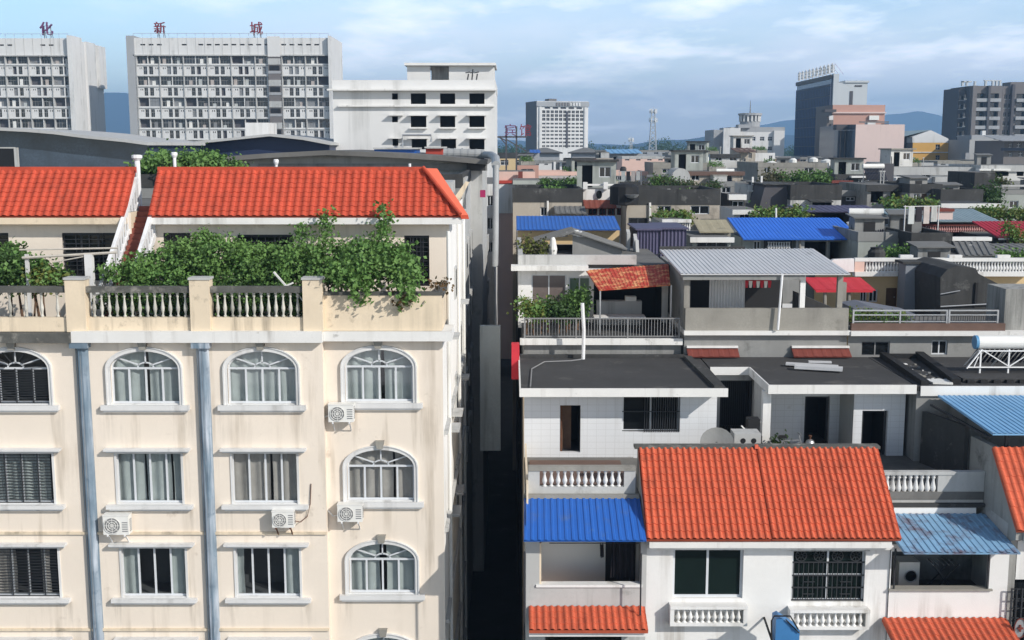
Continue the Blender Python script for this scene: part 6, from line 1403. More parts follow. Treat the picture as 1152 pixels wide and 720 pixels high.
# --- the two apartment towers with rooftop characters
def flats(label, u0, u1, vt, Y, D, cols, vrows, extra=None, rside=True):
    t = thing('apartment_tower', label, 'tower', (px((u0+u1)/2,100,Y), Y, 0))
    x0, x1 = px(u0,100,Y), px(u1,100,Y); zt = pz(vt,Y); ztop = pz(vt+20.5,Y)
    mb = MB(); wins = []; holes = []
    n = len(cols)-1; rnd = random.Random(int(u1))
    P0 = 12.0
    for r in range(10):
        za, zb = pz(62+P0*r+11.0, Y), pz(62+P0*r, Y)
        for c in range(n):
            a, b = px(cols[c],100,Y), px(cols[c+1],100,Y); w = b-a
            if r % 2 == 0: holes.append((a+.1, b-.1, za+.3, zb-.02, 1.1, 0)); wins.append((a+.1, b-.1, za+.3, zb-.02, 'balcony_glazing'))
            else:
                s = c % 2
                q = (a+w*.08, a+w*.42) if s else (a+w*.58, a+w*.92)
                holes.append((q[0], q[1], za+.3, zb-.2, .5, 0)); wins.append((q[0], q[1], za+.3, zb-.2, 'window'))
                k = (a+w*.62, a+w*.70) if s else (a+w*.24, a+w*.32); holes.append((k[0], k[1], zb-.85, zb-.4, .35, 0))
                k = (a+w*.78, a+w*.86) if s else (a+w*.40, a+w*.48); holes.append((k[0], k[1], zb-.85, zb-.4, .35, 0))
    for k in range(int((x1-x0)/2.1)):
        a = x0+1.6+k*2.1
        if a+1.2 < x1-.6 and rnd.random() < .88: holes.append((a, a+1.25, pz(vt+8.6,Y), pz(vt+6.9,Y), .9, 0))
    wall_open(mb, x0, x1, 0, zt, Y, holes, FARW, mrev=WPL2, mroom=TOWD)
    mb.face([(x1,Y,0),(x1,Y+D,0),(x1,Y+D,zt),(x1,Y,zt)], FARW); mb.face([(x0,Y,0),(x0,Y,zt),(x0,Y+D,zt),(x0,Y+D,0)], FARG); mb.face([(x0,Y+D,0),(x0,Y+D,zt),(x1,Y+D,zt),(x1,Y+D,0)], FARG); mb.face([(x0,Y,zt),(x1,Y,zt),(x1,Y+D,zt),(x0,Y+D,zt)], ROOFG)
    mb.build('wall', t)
    CUR = (FGLASS, DGLASS, pbr_pale, DGLASS, FGLASS, DGLASS, DGLASS); FRM = pbr('tower_window_frame_%d' % int(u1), (.30,.31,.32), .6, .1, 1)
    cnt = {}; proto = {}; over = MB()
    for a, b, c, d, kind in wins:
        if rnd.random() < .13: continue
        cnt[kind] = cnt.get(kind, 0)+1
        w_, h_ = b-a, d-c; y = Y+(.75 if kind == 'balcony_glazing' else .3)
        if kind == 'balcony_glazing' and rnd.random() < .35: y = Y+rnd.choice((.1,.14,.4))
        m = MB() if cnt[kind] <= 95 else over
        pm = rnd.choice(CUR); fm = FRM if rnd.random() < .55 else PLG
        m.box(a, b, y, y+.04, c, d, pm)
        nm = 4 if kind == 'balcony_glazing' else 2
        for i in range(nm+1): x = a+(w_-.05)*i/nm; m.box(x, x+.05, y-.06, y-.003, c, d, fm)
        m.box(a, b, y-.07, y-.064, c+h_*.55, c+h_*.55+.08, fm)
        if kind == 'balcony_glazing' and rnd.random() < .7: q = rnd.uniform(0, .6); m.box(a+w_*q, a+w_*(q+.3), y-.12, y-.08, c, c+h_*rnd.uniform(.3,.8), rnd.choice((CURT, CURTW, PLW, PLG)))
        if m is not over: m.build(kind, t)
    if over.f: o_ = over.build('window_remainder', t); o_['kind'] = 'stuff'
    m = MB()
    for r in range(10):
        z = pz(62+P0*r+11.5, Y); m.box(x0, x1, Y-.2, Y-.003, z-.08, z+.1, WPL2)
    m.build('floor_band', t); m = MB()
    for c in range(0, n+1, 2): x = px(cols[c],100,Y); m.box(x-.1, x+.1, Y-.3, Y-.21, 0, ztop, WPL2)
    m.build('fin', t)
    m = MB(); m.box(x0-.2, x1+.1, Y-.5, Y-.004, ztop, ztop+.3, WPL2)
    nb = int((x1-x0)/2.2)
    for k in range(nb+1): x = x0+(x1-x0)*k/nb; m.box(x-.03, x+.03, Y-.06, Y-.004, ztop+.36, zt+.2, WPL2); m.box(x-.04, x+.04, Y-.28, Y-.2, zt+.4, zt+1.1, GALV)
    m.box(x0, x1, Y-.27, Y-.21, zt+1.0, zt+1.1, GALV)
    m.build('parapet_frame', t)
    return t, x0, x1, zt
pbr_pale = pbr('pale_blind', (.26,.27,.28), .7, .3, .4)
YT = 300
t, x0, x1, zt = flats('white apartment tower at the left border with blank sunlit side wall', -70, 80, 43, YT, 24, [-70+13*i for i in range(12)]+[79.5], 10)
m = MB(); m.box(x1-.003, x1+1.2, YT-1.2, YT+6, 0, zt+.6, FARW); m.box(x1-.003, x1+.4, YT+11, YT+18, 0, zt+.2, FARW); m.box(x1-.003, x1+1.0, YT+19, YT+24, pz(95,YT), zt-.3, FARW); m.build('side_rib', t)
t2, X0, X1, ZT2 = flats('wide white apartment tower in two stepped halves behind the navy hall', 153, 371, 42.5, YT, 19, [155]+[167.5+13.4*i for i in range(11)]+[318+13.2*i for i in range(5)], 10)
m = MB(); a, b = px(145,100,YT), px(153.5,100,YT); m.box(a, b, YT-.5, YT+10, 0, ZT2+.5, FARG); m.build('end_wall', t2)  # grey colour stands in for shade on this end strip
m = MB(); a, b = px(371,100,YT), px(374,100,YT); m.box(a, b, YT-1.4, YT+19, 0, ZT2+.4, FARW); m.build('side_wall', t2)
m = MB(); a, b = px(303,100,YT), px(317,100,YT); m.box(a, b, YT-.8, YT-.51, pz(64,YT), ZT2+.3, FARW)
m.box(a, b, YT-.6, YT-.51, 0, pz(64,YT)-.003, TOWM)
for i in range(5): m.box(a, b, YT-.75, YT-.603, pz(72.5+24*i,YT)-.1, pz(66+24*i,YT), WPL2); m.box(a, b, YT-.7, YT-.603, pz(82.5+24*i,YT)-.1, pz(80+24*i,YT), FARG); m.box(a+.3, b-.3, YT-.65, YT-.603, pz(79.5+24*i,YT), pz(74+24*i,YT), BLK)
m.build('stair_bay', t2)
def glyph(ch, u, v0, v1, Y, m, name, label, cat, size=1.0, group=None):
    c = bpy.data.curves.new('glyph', 'FONT'); c.body = ch; c.extrude = .02; c.offset = .0
    tmp = bpy.data.objects.new('glyph', c); C.objects.link(tmp); dg = bpy.context.evaluated_depsgraph_get(); dg.update()
    me = bpy.data.meshes.new_from_object(tmp.evaluated_get(dg)); bpy.data.objects.remove(tmp); bpy.data.curves.remove(c)
    h = (pz(v0,Y)-pz(v1,Y)); zb = pz(v1,Y)
    xs = [v.co.x for v in me.vertices]; ys = [v.co.y for v in me.vertices]; cx = (min(xs)+max(xs))/2; y0 = min(ys); k = h/(max(ys)-y0)
    for v in me.vertices: v.co = Vector(((v.co.x-cx)*k, v.co.z*k*4, (v.co.y-y0)*k))
    me.materials.clear(); me.materials.append(m)
    for p in me.polygons: p.material_index = 0
    t = thing(name, label, cat, (px(u,v1,Y), Y, zb), group)
    o = bpy.data.objects.new('character', me); C.objects.link(o); o.parent = t
    f = MB(); w = h*.42; base = zb-1.4
    for s_ in (-w*.6, w*.6): x = px(u,v1,Y)+s_; f.box(x-.1, x+.1, Y+.6, Y+.8, base, zb+h*.7, GALV); f.bar((x,Y+.7,zb+h*.5),(x,Y+2.6,base),.12,GALV)
    f.box(px(u,v1,Y)-w, px(u,v1,Y)+w, Y+.45, Y+.59, zb+h*.2, zb+h*.2+.1, GALV); f.box(px(u,v1,Y)-w, px(u,v1,Y)+w, Y+.45, Y+.59, zb+h*.7, zb+h*.7+.1, GALV)
    f.build('support_frame', t)
    return t
glyph('化', 52.5, 24.5, 39.5, YT+2, SIGNP, 'rooftop_sign', 'purple rooftop character on the tower at the left border', 'sign')
glyph('新', 180, 24.5, 38, YT+2, SIGNR, 'rooftop_sign', 'dark red rooftop character on the left half of the wide tower', 'sign')
glyph('城', 288.5, 24.5, 39, YT+2, SIGNR, 'rooftop_sign', 'dark red rooftop character on the right half of the wide tower', 'sign')
YS = 150
hs = thing('rooftop_sign', 'purple red two character sign on a gantry above the alley end', 'sign', at(578,175,YS))
for ch, u0 in (('宾', 574), ('馆', 591)):
    g = glyph(ch, u0, 139.5, 153, YS, SIGNP if ch == '宾' else SIGNR, 'x', 'x', 'x')
    for c_ in list(g.children):
        if c_.name.startswith('support'): bpy.data.objects.remove(c_)
        else: c_.parent = hs; c_.location = g.location-hs.location
    bpy.data.objects.remove(g)
m = MB(); za, zb = pz(154,YS), pz(172,YS)
m.bar((px(556,154,YS),YS,za),(px(593,154,YS),YS,za),.22,TOWD)
for u in (569.5, 581): x = px(u,154,YS); m.bar((x,YS,zb-6),(x,YS,pz(142,YS)),.22,TOWD)
m.bar((px(562,155,YS),YS,za),(px(569.5,165,YS),YS,pz(163,YS)),.14,TOWD); m.bar((px(570,157,YS),YS,pz(157,YS)),(px(592,171,YS),YS,pz(170,YS)),.14,TOWD); m.bar((px(556,168,YS),YS,pz(152,YS)),(px(569,160,YS),YS,pz(158,YS)),.14,TOWD)
m.build('gantry', hs)
# --- hotel tower (turned a little)
YH = 520; W_ = (662-604)/F*YH/math.cos(math.radians(16)); a0 = px(604,140,YH)
ht = thing('hotel_tower', 'pale hotel tower with a grid of dark windows and shaded left side', 'tower', (a0, YH, 0), rz=math.radians(16))
zt = pz(113.5,YH); mb = MB(); holes = []; nC, nR = 10, 10
z0h, z1h = pz(166,YH+4), pz(124,YH+4)
for r in range(nR):
    for c in range(nC):
        a = 2.2+(W_-4.4)*(c+.12)/nC; b = 2.2+(W_-4.4)*(c+.88)/nC; zb = z1h-(z1h-z0h)*(r+1)/nR; q = (z1h-z0h)/nR
        holes.append((a, b, zb+q*.15, zb+q*(.62 if r > 2 else .92)))
top = [(3.2+(W_-5.5)*(c+.1)/5, 3.2+(W_-5.5)*(c+.8)/5, pz(122.3,YH), pz(120.3,YH)) for c in range(5)]
wall_open(mb, 0, W_, 0, zt-.0, 0, holes+top, FARW, rev=.5, mroom=TOWD)
D_ = W_*.72
mb.face([(0,0,0),(0,D_,0),(0,D_,zt),(0,0,zt)], TOWM); mb.face([(W_,0,0),(W_,0,zt),(W_,D_,zt),(W_,D_,0)], FARG); mb.face([(0,D_,0),(W_,D_,0),(W_,D_,zt),(0,D_,zt)], FARG); mb.face([(0,0,zt),(W_,0,zt),(W_,D_,zt),(0,D_,zt)], ROOFG)  # left side's shade is painted in with a darker wall colour
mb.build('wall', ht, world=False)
hw = None
for k, h in enumerate(holes):
    if hw is None:
        m = MB(); w_, hh = h[1]-h[0], (z1h-z0h)/nR*.47; m.box(-w_/2, w_/2, .25, .3, 0, hh, DGLASS); m.box(-.08, .08, .15, .247, 0, hh, PLG); m.box(-w_/2, w_/2, .14, .248, hh*.0, hh*.1, PLG); hw = m.build('window', ht, world=False); hw.location = ((h[0]+h[1])/2, 0, h[2])
    else: c_ = copy_tree(hw, ht, Vector(((h[0]+h[1])/2, 0, h[2]))); c_.scale = (1,1,(h[3]-h[2])/((z1h-z0h)/nR*.47))
m = MB(); m.box(-.3, W_+.3, -.5, -.01, pz(119.6,YH), zt-.2, FARG)
for i in range(9): x = W_*(.36+.055*i); m.box(x, x+W_*.032, -.8, -.51, pz(118.8,YH), pz(115.2,YH), FARW if i > 4 else TOWM)
m.build('top_band', ht, world=False)
m = MB(); m.box(1.0, 2.0, -.6, -.01, 0, pz(120,YH), FARW); m.box(W_-2.0, W_-1, -.6, -.01, 0, pz(120,YH), FARW); m.build('pier', ht, world=False)
m = MB(); m.box(W_*.27, W_*.42, 3, 9, zt, pz(110.5,YH), TOWM); m.build('machine_room', ht, world=False)
m = MB(); m.box(W_*.565, W_*.60, -.3, -.02, pz(166,YH), pz(125,YH), TOWD); m.build('dark_strip', ht, world=False)
# --- lattice mast
def mast(label, u, v0, v1, Y, w0, w1, plats):
    t = thing('lattice_mast', label, 'mast', at(u,v1,Y)); x = px(u,v0,Y); z0, z1 = 0, pz(v0,Y); m = MB()
    def wd(z): return w0+(w1-w0)*(z-z0)/(z1-z0)
    n = 16
    for sx in (-1,1):
        for sy in (-1,1): m.bar((x+sx*w0/2,Y+sy*w0/2,z0),(x+sx*w1/2,Y+sy*w1/2,z1),.32,GALV)
    for i in range(n):
        za, zb = z0+(z1-z0)*i/n, z0+(z1-z0)*(i+1)/n; a, b = wd(za)/2, wd(zb)/2
        for sy in (-1,1): m.bar((x-a,Y+sy*a,za),(x+b,Y+sy*b,zb),.16,GALV); m.bar((x+a,Y+sy*a,za),(x-b,Y+sy*b,zb),.16,GALV)
        for sx in (-1,1): m.bar((x+sx*a,Y-a,za),(x+sx*b,Y+b,zb),.16,GALV)
    m.build('lattice', t)
    for v in plats:
        z = pz(v,Y); m = MB(); R = wd(z)/2+.9; m.lathe([(R,0),(R,.25),(R*.5,.3)], x, Y, GALV, 12, z)
        for i in range(6): a = i*math.pi/3; m.box(x+R*math.cos(a)-.22, x+R*math.cos(a)+.22, Y+R*math.sin(a)-.15, Y+R*math.sin(a)+.15, z-.8, z+1.6, PLW)
        m.build('antenna_platform', t)
    m = MB(); m.tube([(x,Y,z1),(x,Y,z1+1.6)], .12, GALV, 5); m.build('spike', t)
mast('tall telecom lattice mast rising above the tree line', 735, 123, 168, 620, 6.0, 1.6, (126, 136))
mast('short distant mast left of the tall telecom mast', 710, 156, 168, 700, 2.4, 1.0, (158,))
# --- rotunda building
RB = house('grey white building with columned rotunda and antenna on the roof', 822, 883, 143, 300, 16, FARW, far=True, par=1.2, parm=FARG, wins=[(u,u+5,v,v+4.5) for v in (154,165) for u in (834,845,855,864)], name='rotunda_building', cat='building')
m = MB(); x0, x1 = px(803,150,304), px(822,150,304); m.box(x0, x1-.01, 304, 318, 0, pz(146,304), FARG); m.box(px(814,150,299), px(833,150,299), 299, 299.98, 0, pz(144,299), FARW); m.box(px(871,150,299), px(883,150,299)-.05, 299, 299.98, 0, pz(147,299), FARW); m.build('wing', RB.root)
m = MB(); cx, cz, cy = px(843.5,140,306), pz(143,306), 306; R = 12/F*306
m.lathe([(R*.92,0),(R*.92,1.4),(R*.8,1.5),(R*.8,3.4)], cx, cy, FARG, 20, cz)
for i in range(16): a = i*math.pi/8; m.box(cx+R*.93*math.cos(a)-.2, cx+R*.93*math.cos(a)+.2, cy+R*.93*math.sin(a)-.2, cy+R*.93*math.sin(a)+.2, cz+1.4, cz+3.0, FARW)
m.lathe([(R*1.1,3.0),(R*1.1,3.5),(R*.9,3.6)], cx, cy, FARG, 20, cz); m.build('rotunda', RB.root)
m = MB(); m.tube([(cx,cy,cz+3.5),(cx,cy,pz(113,306))], .16, TOWM, 5, .05); m.build('antenna', RB.root)
m = MB(); c = at(840,153,299.5); m.box(px(831,141,299), px(845,141,299), 299.2, 303, pz(144,299), pz(140,299), FARG); m.build('stair_room', RB.root)
# --- glass tower
YG = 350; xc = px(936,120,YG); xr_ = px(975,120,YG); zg = pz(84,YG); Dg = 43
gt = thing('office_tower', 'dark blue glazed office tower with light grey end and a row of rooftop characters', 'tower', (xc, YG, 0))
m = MB(); m.box(xc-.0, xc+1.6, YG-.6, YG+Dg, 0, zg+.2, LGREY); m.build('edge_pier', gt)
m = MB(); m.box(xc-.35, xc-.003, YG+.5, YG+Dg-.5, 0, zg-.5, STEELB)
n = 22
for i in range(n+1): y = YG+.5+(Dg-1)*i/n; m.box(xc-.6, xc-.353, y-.12, y+.12, 0, zg-2.6, pbr_mul if False else STEELB)
for i in range(15): z = 3+i*3.0; m.box(xc-.5, xc-.354, YG+.6, YG+Dg-.6, z, z+.16, TOWM) if z < zg-1 else None
m.box(xc-.7, xc-.36, YG, YG+Dg, zg-1.2, zg, TOWM)
m.build('glazed_front', gt)
m = MB(); zst = pz(93,YG); m.box(xc+1.61, xr_, YG, YG+22, 0, zst, LGREY); m.box(px(950,100,YG), xr_+.4, YG-.4, YG+22, zst+.003, zst+.6, LGREY); m.build('end_block', gt)
m = MB(); m.box(px(956,110,YG-.2), px(959.5,110,YG-.2), YG-.15, YG-.01, pz(118,YG), pz(102.5,YG), TOWD); m.box(px(962,96,YG-.2), px(970,96,YG-.2), YG-.15, YG-.01, pz(97.5,YG), pz(95.8,YG), TOWD); m.build('window_strip', gt)
for i in range(10):
    y = YG+1.5+(Dg-3)*i/9; m = MB(); zz0 = zg+.5; hh = 3.0
    for dy in (-.95, 0, .95): m.box(xc-.1, xc+.2, y+dy-.2, y+dy+.2, zz0+.1, zz0+hh*(1 if dy == 0 else .8), FARW)
    for dz in (.2, .5, .8): m.box(xc-.18, xc-.103, y-1.1, y+1.1, zz0+hh*dz-.16, zz0+hh*dz+.16, FARW)
    m.build('roof_character', gt)
m = MB()
for i in range(11): y = YG+.6+(Dg-1.2)*i/10; m.bar((xc+.5,y,zg),(xc+.5,y,zg+3.4),.16,GALV); m.bar((xc+.5,y,zg+3.3),(xc+3.2,y,zg+.1),.14,GALV)
m.build_each('sign_support', gt)
# --- salmon / pink pair
o = house('salmon tiled upper block behind the pale pink wall', 937, 996, 118, 290, 16, SALM, far=True, name='salmon_block', cat='building', sides=TOWM, wins=[])
ph(o, 'roof_band', 936, 997, 126, 127.5, .5, PINK); ph(o, 'white_grille', 978, 989, 130, 135, .6, PLW); ph(o, 'dark_balcony', 928, 941, 123, 126, 3, TOWD); ph(o, 'dark_wing', 929.5, 936.8, 130, 178, 4, TOWM, Y=289); ph(o, 'pale_box', 933, 937.5, 130, 135, .4, FARW, Y=288)
for v in (139, 151, 163): ph(o, 'wing_window', 934.5, 937, v, v+4, .3, TOWD, Y=288.6)
o = house('pale pink blank walled building with dark glazed side', 963, 1018, 140, 240, 28, PINK, name='pink_building', cat='building', sides=SLATEB, wins=[])
ph(o, 'glazed_wing', 942, 962.5, 147, 190, 3, SLATEB, Y=247); ph(o, 'dark_lintel', 941, 967, 140, 146, 2.5, TOWD, Y=246); 
for k in range(4): ph(o, 'wing_mullion', 945+k*5, 945.7+k*5, 147, 190, .4, TOWM, Y=246.5)
ph(o, 'roof_box', 976, 985, 138, 142, 2, FARW, Y=242); ph(o, 'roof_railing', 967, 1000, 136.5, 138, .3, TOWM, Y=242); ph(o, 'roof_tank', 993, 1000, 139, 144, 1.2, DPL, Y=242)
# --- ochre and white gable
og = thing('gable_building', 'ochre building with white gable and two square windows', 'building', at(1048,183,262)); Yo = 262
m = MB(); P_ = [(px(u,v,Yo),pz(v,Yo)) for u, v in ((1026.5,160.5),(1026.5,154),(1047.5,146.5),(1067,156),(1067,160.5))]; zb = pz(160.6,Yo)
m.prism(P_, 'y', Yo, Yo+22, FARW); m.build('gable', og)
m = MB(); hs_ = [(px(1052.5,165,Yo),px(1057.5,165,Yo),pz(168.5,Yo),pz(162.5,Yo)),(px(1052.5,176,Yo),px(1057.5,176,Yo),pz(180,Yo),pz(174.5,Yo))]
wall_open(m, px(1026.5,170,Yo), px(1067,170,Yo), 0, zb, Yo, hs_, OCHRE, rev=.4, mroom=TOWD); x0 = px(1026.5,170,Yo); m.face([(x0,Yo,0),(x0,Yo+22,0),(x0,Yo+22,zb),(x0,Yo,zb)], TOWM); x1 = px(1067,170,Yo); m.face([(x1,Yo,0),(x1,Yo+22,0),(x1,Yo+22,zb),(x1,Yo,zb)], OCHRE); m.build('wall', og)
for h in hs_: win_mesh(h[1]-h[0], h[3]-h[2], 2, 2, .12, PLG, DGLASS, 'window', og, (h[0]+h[1])/2, Yo+.2, h[2])
pbox(og, 'white_band', 1026, 1067.5, 170.8, 171.9, Yo-.2, .19, FARW); pbox(og, 'white_bay', 1066, 1072, 161, 170, Yo+.5, 6, FARW); pbox(og, 'side_wing', 1018, 1026.3, 153, 178, Yo+4, 16, TOWD); pbox(og, 'porch', 1016, 1029, 177, 180.5, Yo-1, .98, FARG)
m = MB(); sheet_roof(m, (px(1018,150,Yo),Yo+1,pz(153.5,Yo)), (px(1018,150,Yo),Yo+23,pz(153.5,Yo)), (px(1047,147,Yo),Yo+1,pz(146.2,Yo)), (px(1047,147,Yo),Yo+23,pz(146.2,Yo)), MTEAL, .8, .05); m.build('roof', og)
# --- dark residential towers
def dark_tower(label, u0, u1, vt, Y, D, bays, seed):
    t = thing('residential_tower', label, 'tower', (px((u0+u1)/2,130,Y), Y, 0)); x0, x1 = px(u0,130,Y), px(u1,130,Y); zt = pz(vt,Y)
    mb = MB(); holes = []; H_ = (pz(104,Y)-pz(150,Y))/7.0/ .0+0 if False else 3.05; rows = int((zt-2)/H_)
    wins = []
    for r in range(rows):
        zb = zt-2.2-H_*(r+1)
        for a, b, kind in bays:
            xa, xb = px(a,130,Y), px(b,130,Y)
            if kind == 'balcony': holes.append((xa, xb, zb+.9, zb+2.7, 1.8, 0)); wins.append((xa, xb, zb, kind))
            else: holes.append((xa, xb, zb+.9, zb+2.4, .4, 0)); wins.append((xa, xb, zb, kind))
    wall_open(mb, x0, x1, 0, zt, Y, holes, TOWM, mroom=DGLASS)
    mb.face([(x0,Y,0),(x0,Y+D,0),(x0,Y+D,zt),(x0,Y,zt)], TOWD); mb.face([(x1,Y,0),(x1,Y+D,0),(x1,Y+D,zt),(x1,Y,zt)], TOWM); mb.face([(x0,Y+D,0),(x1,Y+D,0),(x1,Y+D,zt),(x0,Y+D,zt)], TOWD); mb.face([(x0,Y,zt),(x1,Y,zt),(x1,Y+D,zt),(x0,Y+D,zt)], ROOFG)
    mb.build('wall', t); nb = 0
    for xa, xb, zb, kind in wins:
        nb += 1
        if nb > 98 or zb < pz(185,Y)-4: continue
        m = MB()
        if kind == 'balcony':
            m.box(xa-.3, xb+.3, Y-1.3, Y-.003, zb-.15, zb+.0, FARG); m.box(xa-.3, xb+.3, Y-1.3, Y-1.2, zb+.003, zb+1.0, FARG); m.box(xa-.3, xa-.2, Y-1.197, Y-.003, zb+.003, zb+1.0, LGREY); m.build('balcony', t)
        else: m.box(xa-.1, xb+.1, Y-.1, Y-.003, zb+.75, zb+.88, LGREY); m.box((xa+xb)/2-.06, (xa+xb)/2+.06, Y+.1, Y+.2, zb+.9, zb+2.4, PLG); m.build('window', t)
    return t, x0, x1, zt
t, x0, x1, zt = dark_tower('dark grey residential tower with stacked pale balconies', 1090, 1126, 96.5, 400, 18, [(1083.5,1086,'window'),(1097,1107.5,'balcony'),(1112,1122.5,'balcony')], 1)
m = MB(); m.box(px(1077,130,404), x0-.01, 404, 418, 0, pz(99,404), TOWD); m.box(x0+.4, px(1096,130,400), 398.6, 399.98, 0, zt, TOWM); m.box(px(1108.5,130,400), px(1111,130,400), 398.4, 399.98, 0, zt, TOWD)
m.build('side_wing', t); m = MB()
for u in (1080,1085,1094,1106,1114,1118,1122): x = px(u,130,402); m.box(x-.3, x+.3, 401, 402, zt, zt+1.6, LGREY)
m.box(px(1079,130,402), px(1090,130,402), 401, 402, zt+1.2, zt+1.7, LGREY); m.box(px(1104,130,402), px(1123,130,402), 401, 402, zt+1.6, zt+2.0, LGREY); m.build('roof_pergola', t)
for k in range(10):
    for u in (1081, 1087): 
        m = MB(); z = pz(106,403)-3.05*k; x = px(u,130,403.5); m.box(x-.9, x+.9, 403.4, 403.98, z-2.2, z-2.0, LGREY); m.box(x-.7, x+.7, 403.9, 403.985, z-1.9, z-.5, DGLASS); m.build('side_window', t)
t, x0, x1, zt = dark_tower('dark grey residential tower cut by the right border', 1126.2, 1190, 97, 408, 18, [(1128.5,1131.5,'window'),(1134,1137,'window'),(1142,1154,'balcony'),(1160,1172,'balcony')], 2)
m = MB(); m.box(px(1138,130,406), px(1141,130,406), 406.5, 407.98, 0, zt+.6, TOWD); m.box(px(1141,96,406), px(1190,96,406), 409, 416, zt, zt+1.5, TOWM); m.build('projecting_bay', t)
# low buildings before the towers
o = house('bare grey concrete house with stepped top before the dark towers', 1091, 1124, 157, 250, 14, pbr('pale_bare_concrete', (.42,.42,.41), .95, .15, .15), far=True, wins=[], name='concrete_house'); ph(o, 'top_block', 1093, 1118, 152, 157, 8, FARG, Y=251); ph(o, 'chimney', 1105, 1109, 147, 152.5, 1, FARW, Y=252); ph(o, 'canopy', 1112, 1124, 177, 179.5, 1.4, FARW); ph(o, 'side_canopy', 1086, 1091, 172, 184, 2, FARG)
o = house('blue grey house with pitched roof before the dark tower at the right border', 1130, 1180, 158, 220, 14, TOWM, far=True, wins=[(1135,1139,161,166),(1144,1149,161,166),(1135,1139,171,176),(1146,1151,171,176)], x1=125); awning(o.root, 1128, 1200, 158.5, 217, 152.5, 226, FARG, 1, .06, 'pitched_roof'); ph(o, 'balcony', 1129, 1180, 166.5, 169.5, 1.2, pbr('navy_band', (.05,.065,.10), .7))
# =================================================================== SETTING
g = MB(); g.face([(-7900,-45,0),(7900,-45,0),(7900,7950,0),(-7900,7950,0)], LAND); tag(g.build('ground'), kind='structure')
g = MB(); g.face([(-80,-40,.004),(80,-40,.004),(80,330,.004),(-80,330,.004)], ASPH); tag(g.build('street'), kind='structure')
def ridge(name, pts, Y, D, amp, seed):
    rnd = random.Random(seed); n = 150; m = MB(); us = [pts[0][0]+(pts[-1][0]-pts[0][0])*i/n for i in range(n+1)]
    ph_ = [rnd.uniform(0,6) for _ in range(8)]
    def hv(u):
        for (a, va), (b, vb) in zip(pts, pts[1:]):
            if a <= u <= b:
                t = (u-a)/(b-a); t = t*t*(3-2*t); return va+(vb-va)*t
        return 165
    R = 10; k = m.mi(HILL)
    for j in range(R+1):
        t = j/R
        for i, u in enumerate(us):
            v = hv(u)+sum(amp/(q+1)*math.sin(u*.021*(q+1)*1.3+ph_[q]) for q in range(6))*.5
            z = max(0, pz(v, Y))*(1-abs(t-.5)*2)**.8
            z *= 1+.1*math.sin(u*.05+t*9+ph_[7])*(1 if 0 < t < 1 and t != .5 else 0)
            m.v.append((px(u,165,Y), Y+D*(t-.5), z))
    for j in range(R):
        for i in range(n): m.f.append((j*(n+1)+i, j*(n+1)+i+1, (j+1)*(n+1)+i+1, (j+1)*(n+1)+i)); m.m.append(k)
    return tag(m.build(name, smooth=True), kind='structure')
ridge('mountains', [(-700,128),(-100,112),(60,104),(130,104),(200,110),(330,124),(460,142),(560,157),(650,163),(720,163)], 5200, 1500, 1.4, 2)
ridge('mountains', [(640,166),(740,163),(800,154),(850,140),(890,134),(930,134),(970,132),(1010,128),(1032,125),(1070,132),(1120,138),(1200,135),(1500,130)], 6300, 1600, 1.6, 5)
ridge('hills', [(560,166),(640,164),(700,163),(760,158),(810,152),(860,150),(940,154),(1000,160),(1100,160),(1400,156)], 3600, 900, 1.5, 9)
m = MB(); rnd = random.Random(11); B = []
for i in range(60):
    u = 560+i*11+rnd.uniform(-5,5); v = 167-(6.5 if 735 < u < 805 else 1.2)*rnd.uniform(.7,1.25); Y = 760+rnd.uniform(-40,60)
    p = at(u,v,Y); B.append((p[0], Y, max(2, p[2]-3), 5.5*rnd.uniform(.8,1.5), 5, 4.2*rnd.uniform(.8,1.5)))
for i in range(40):
    u = 540+i*16+rnd.uniform(-5,5); Y = 900+rnd.uniform(-60,60); p = at(u,168.2,Y); B.append((p[0], Y, max(2,p[2]-4), 9, 6, 4.5))
foliage(m, B, 42000, 1.1, LEAFD, 5, shell=.2); tag(m.build('treeline'), kind='stuff')
# air
bpy.context.view_layer.update()
m = MB(); m.box(-8000, 8000, -60, 8050, -1, 345, ASPH); hz = m.build('haze'); hz['kind'] = 'stuff'
hm = bpy.data.materials.new('haze_air'); hm.use_nodes = True; nt = hm.node_tree; nt.nodes.remove(nt.nodes['Principled BSDF'])
pv = N(nt, 'ShaderNodeVolumePrincipled'); pv.inputs['Color'].default_value = (.42,.68,1,1); pv.inputs['Density'].default_value = HAZE; pv.inputs['Anisotropy'].default_value = .2
nt.links.new(pv.outputs[0], nt.nodes['Material Output'].inputs['Volume']); hz.data.materials.clear(); hz.data.materials.append(hm)
# =================================================================== LIGHT AND CAMERA
toward = Vector((.65,-.55,.53)).normalized()
sun = bpy.data.lights.new('sun', 'SUN'); sun.energy = SUN; sun.angle = math.radians(.5); sun.color = (1,.955,.89)
so = bpy.data.objects.new('sun', sun); C.objects.link(so); so.rotation_euler = (-toward).to_track_quat('-Z','Y').to_euler(); so.location = (30,-30,60)
w = bpy.data.worlds.new('World'); SC.world = w; w.use_nodes = True; nt = w.node_tree; bg = nt.nodes['Background']
sky = N(nt, 'ShaderNodeTexSky', sky_type='NISHITA'); sky.sun_disc = False; sky.sun_elevation = math.asin(toward.z); sky.sun_rotation = math.atan2(toward.x, toward.y)
sky.altitude = 100; sky.air_density = 1.0; sky.dust_density = .6; sky.ozone_density = 3.0
tc = N(nt, 'ShaderNodeTexCoord'); sx = N(nt, 'ShaderNodeSeparateXYZ'); nt.links.new(tc.outputs['Generated'], sx.inputs[0])
zz_ = mathn(nt, 'ADD', mathn(nt, 'MAXIMUM', sx.outputs[2], 0.0), .085)
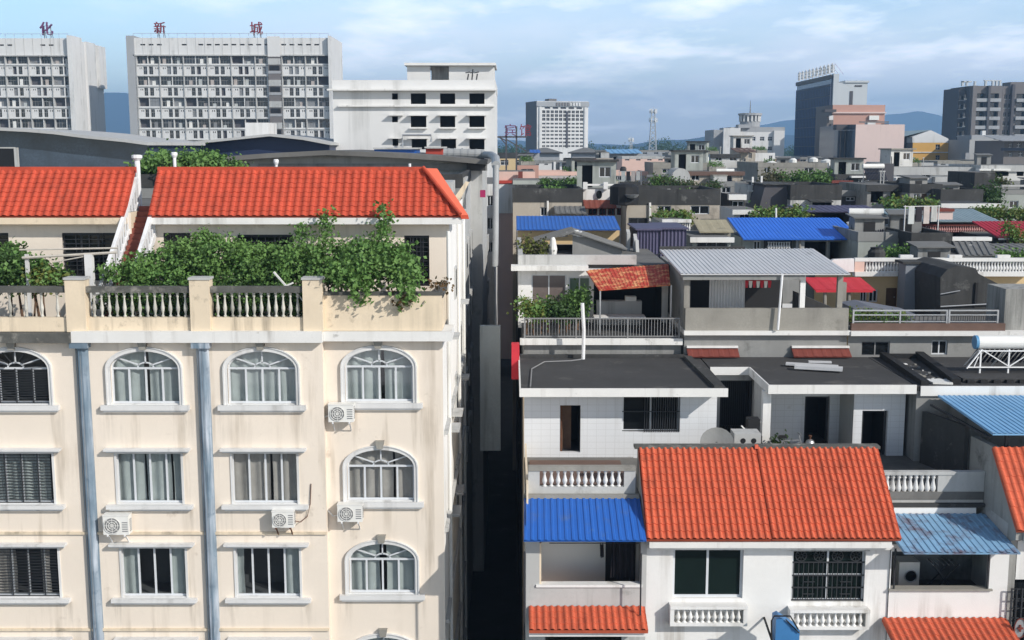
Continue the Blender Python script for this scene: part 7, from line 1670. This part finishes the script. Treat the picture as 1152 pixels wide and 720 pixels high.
cb = N(nt, 'ShaderNodeCombineXYZ'); nt.links.new(mathn(nt, 'DIVIDE', sx.outputs[0], zz_), cb.inputs[0]); nt.links.new(mathn(nt, 'DIVIDE', sx.outputs[1], zz_), cb.inputs[1]); cb.inputs[2].default_value = 3.7
def cl(scale, lo, hi, det, off):
    mp = N(nt, 'ShaderNodeMapping'); mp.inputs['Location'].default_value = off; mp.inputs['Scale'].default_value = (1,.62,1); nt.links.new(cb.outputs[0], mp.inputs[0])
    return noise(nt, mp.outputs[0], scale, det, .58, lo, hi)
east = N(nt, 'ShaderNodeMapRange'); east.inputs[1].default_value = -.38; east.inputs[2].default_value = -.05; nt.links.new(sx.outputs[0], east.inputs[0])
low = N(nt, 'ShaderNodeMapRange'); low.inputs[1].default_value = .17; low.inputs[2].default_value = .10; nt.links.new(sx.outputs[2], low.inputs[0])
veil = mathn(nt, 'MULTIPLY', mathn(nt, 'MULTIPLY', cl(.5, .26, .56, 5, (2.2,.4,0)), east.outputs[0]), low.outputs[0])
puff = mathn(nt, 'MULTIPLY', mathn(nt, 'MULTIPLY', cl(1.7, .48, .70, 7, (5.1,1.3,0)), east.outputs[0]), low.outputs[0])
skyb = mix(nt, 1.0, sky.outputs[0], (1.42,1.44,1.46), 'MULTIPLY')
hi_ = N(nt, 'ShaderNodeMapRange'); hi_.inputs[1].default_value = .16; hi_.inputs[2].default_value = .34; nt.links.new(sx.outputs[2], hi_.inputs[0])
skyb = mix(nt, hi_.outputs[0], mix(nt, 1.0, skyb, (1.42,1.4,1.36), 'MULTIPLY'), skyb)
over = mathn(nt, 'MULTIPLY', hi_.outputs[0], cl(.9, .25, .55, 5, (.3,8,0)))       # unseen grey-white cloud added overhead to neutralise the blue ambient light
skyb = mix(nt, mathn(nt, 'MULTIPLY', over, .7), skyb, (2.6,2.55,2.45))
c1 = mix(nt, mathn(nt, 'MULTIPLY', veil, .72), skyb, (CL1*.96, CL1*.965, CL1*1.06)); c2 = mix(nt, mathn(nt, 'MULTIPLY', puff, .75), c1, (CL2, CL2*.98, CL2*1.02))
nt.links.new(c2, bg.inputs['Color']); bg.inputs['Strength'].default_value = SKY
cam = bpy.data.cameras.new('camera'); co = bpy.data.objects.new('camera', cam); C.objects.link(co); SC.camera = co
co.location = (0,0,CZ); co.rotation_euler = (math.pi/2-PT, 0, 0); cam.sensor_width = 36; cam.lens = 36*F/1152; cam.clip_start = .5; cam.clip_end = 20000
SC.view_settings.view_transform = 'Standard'; SC.view_settings.look = 'None'; SC.view_settings.gamma = 1; SC.view_settings.use_curve_mapping = False; SC.view_settings.exposure = EXPO
SC.cycles.use_denoising = True; SC.cycles.max_bounces = 7; SC.cycles.transparent_max_bounces = 8; SC.cycles.volume_bounces = 1
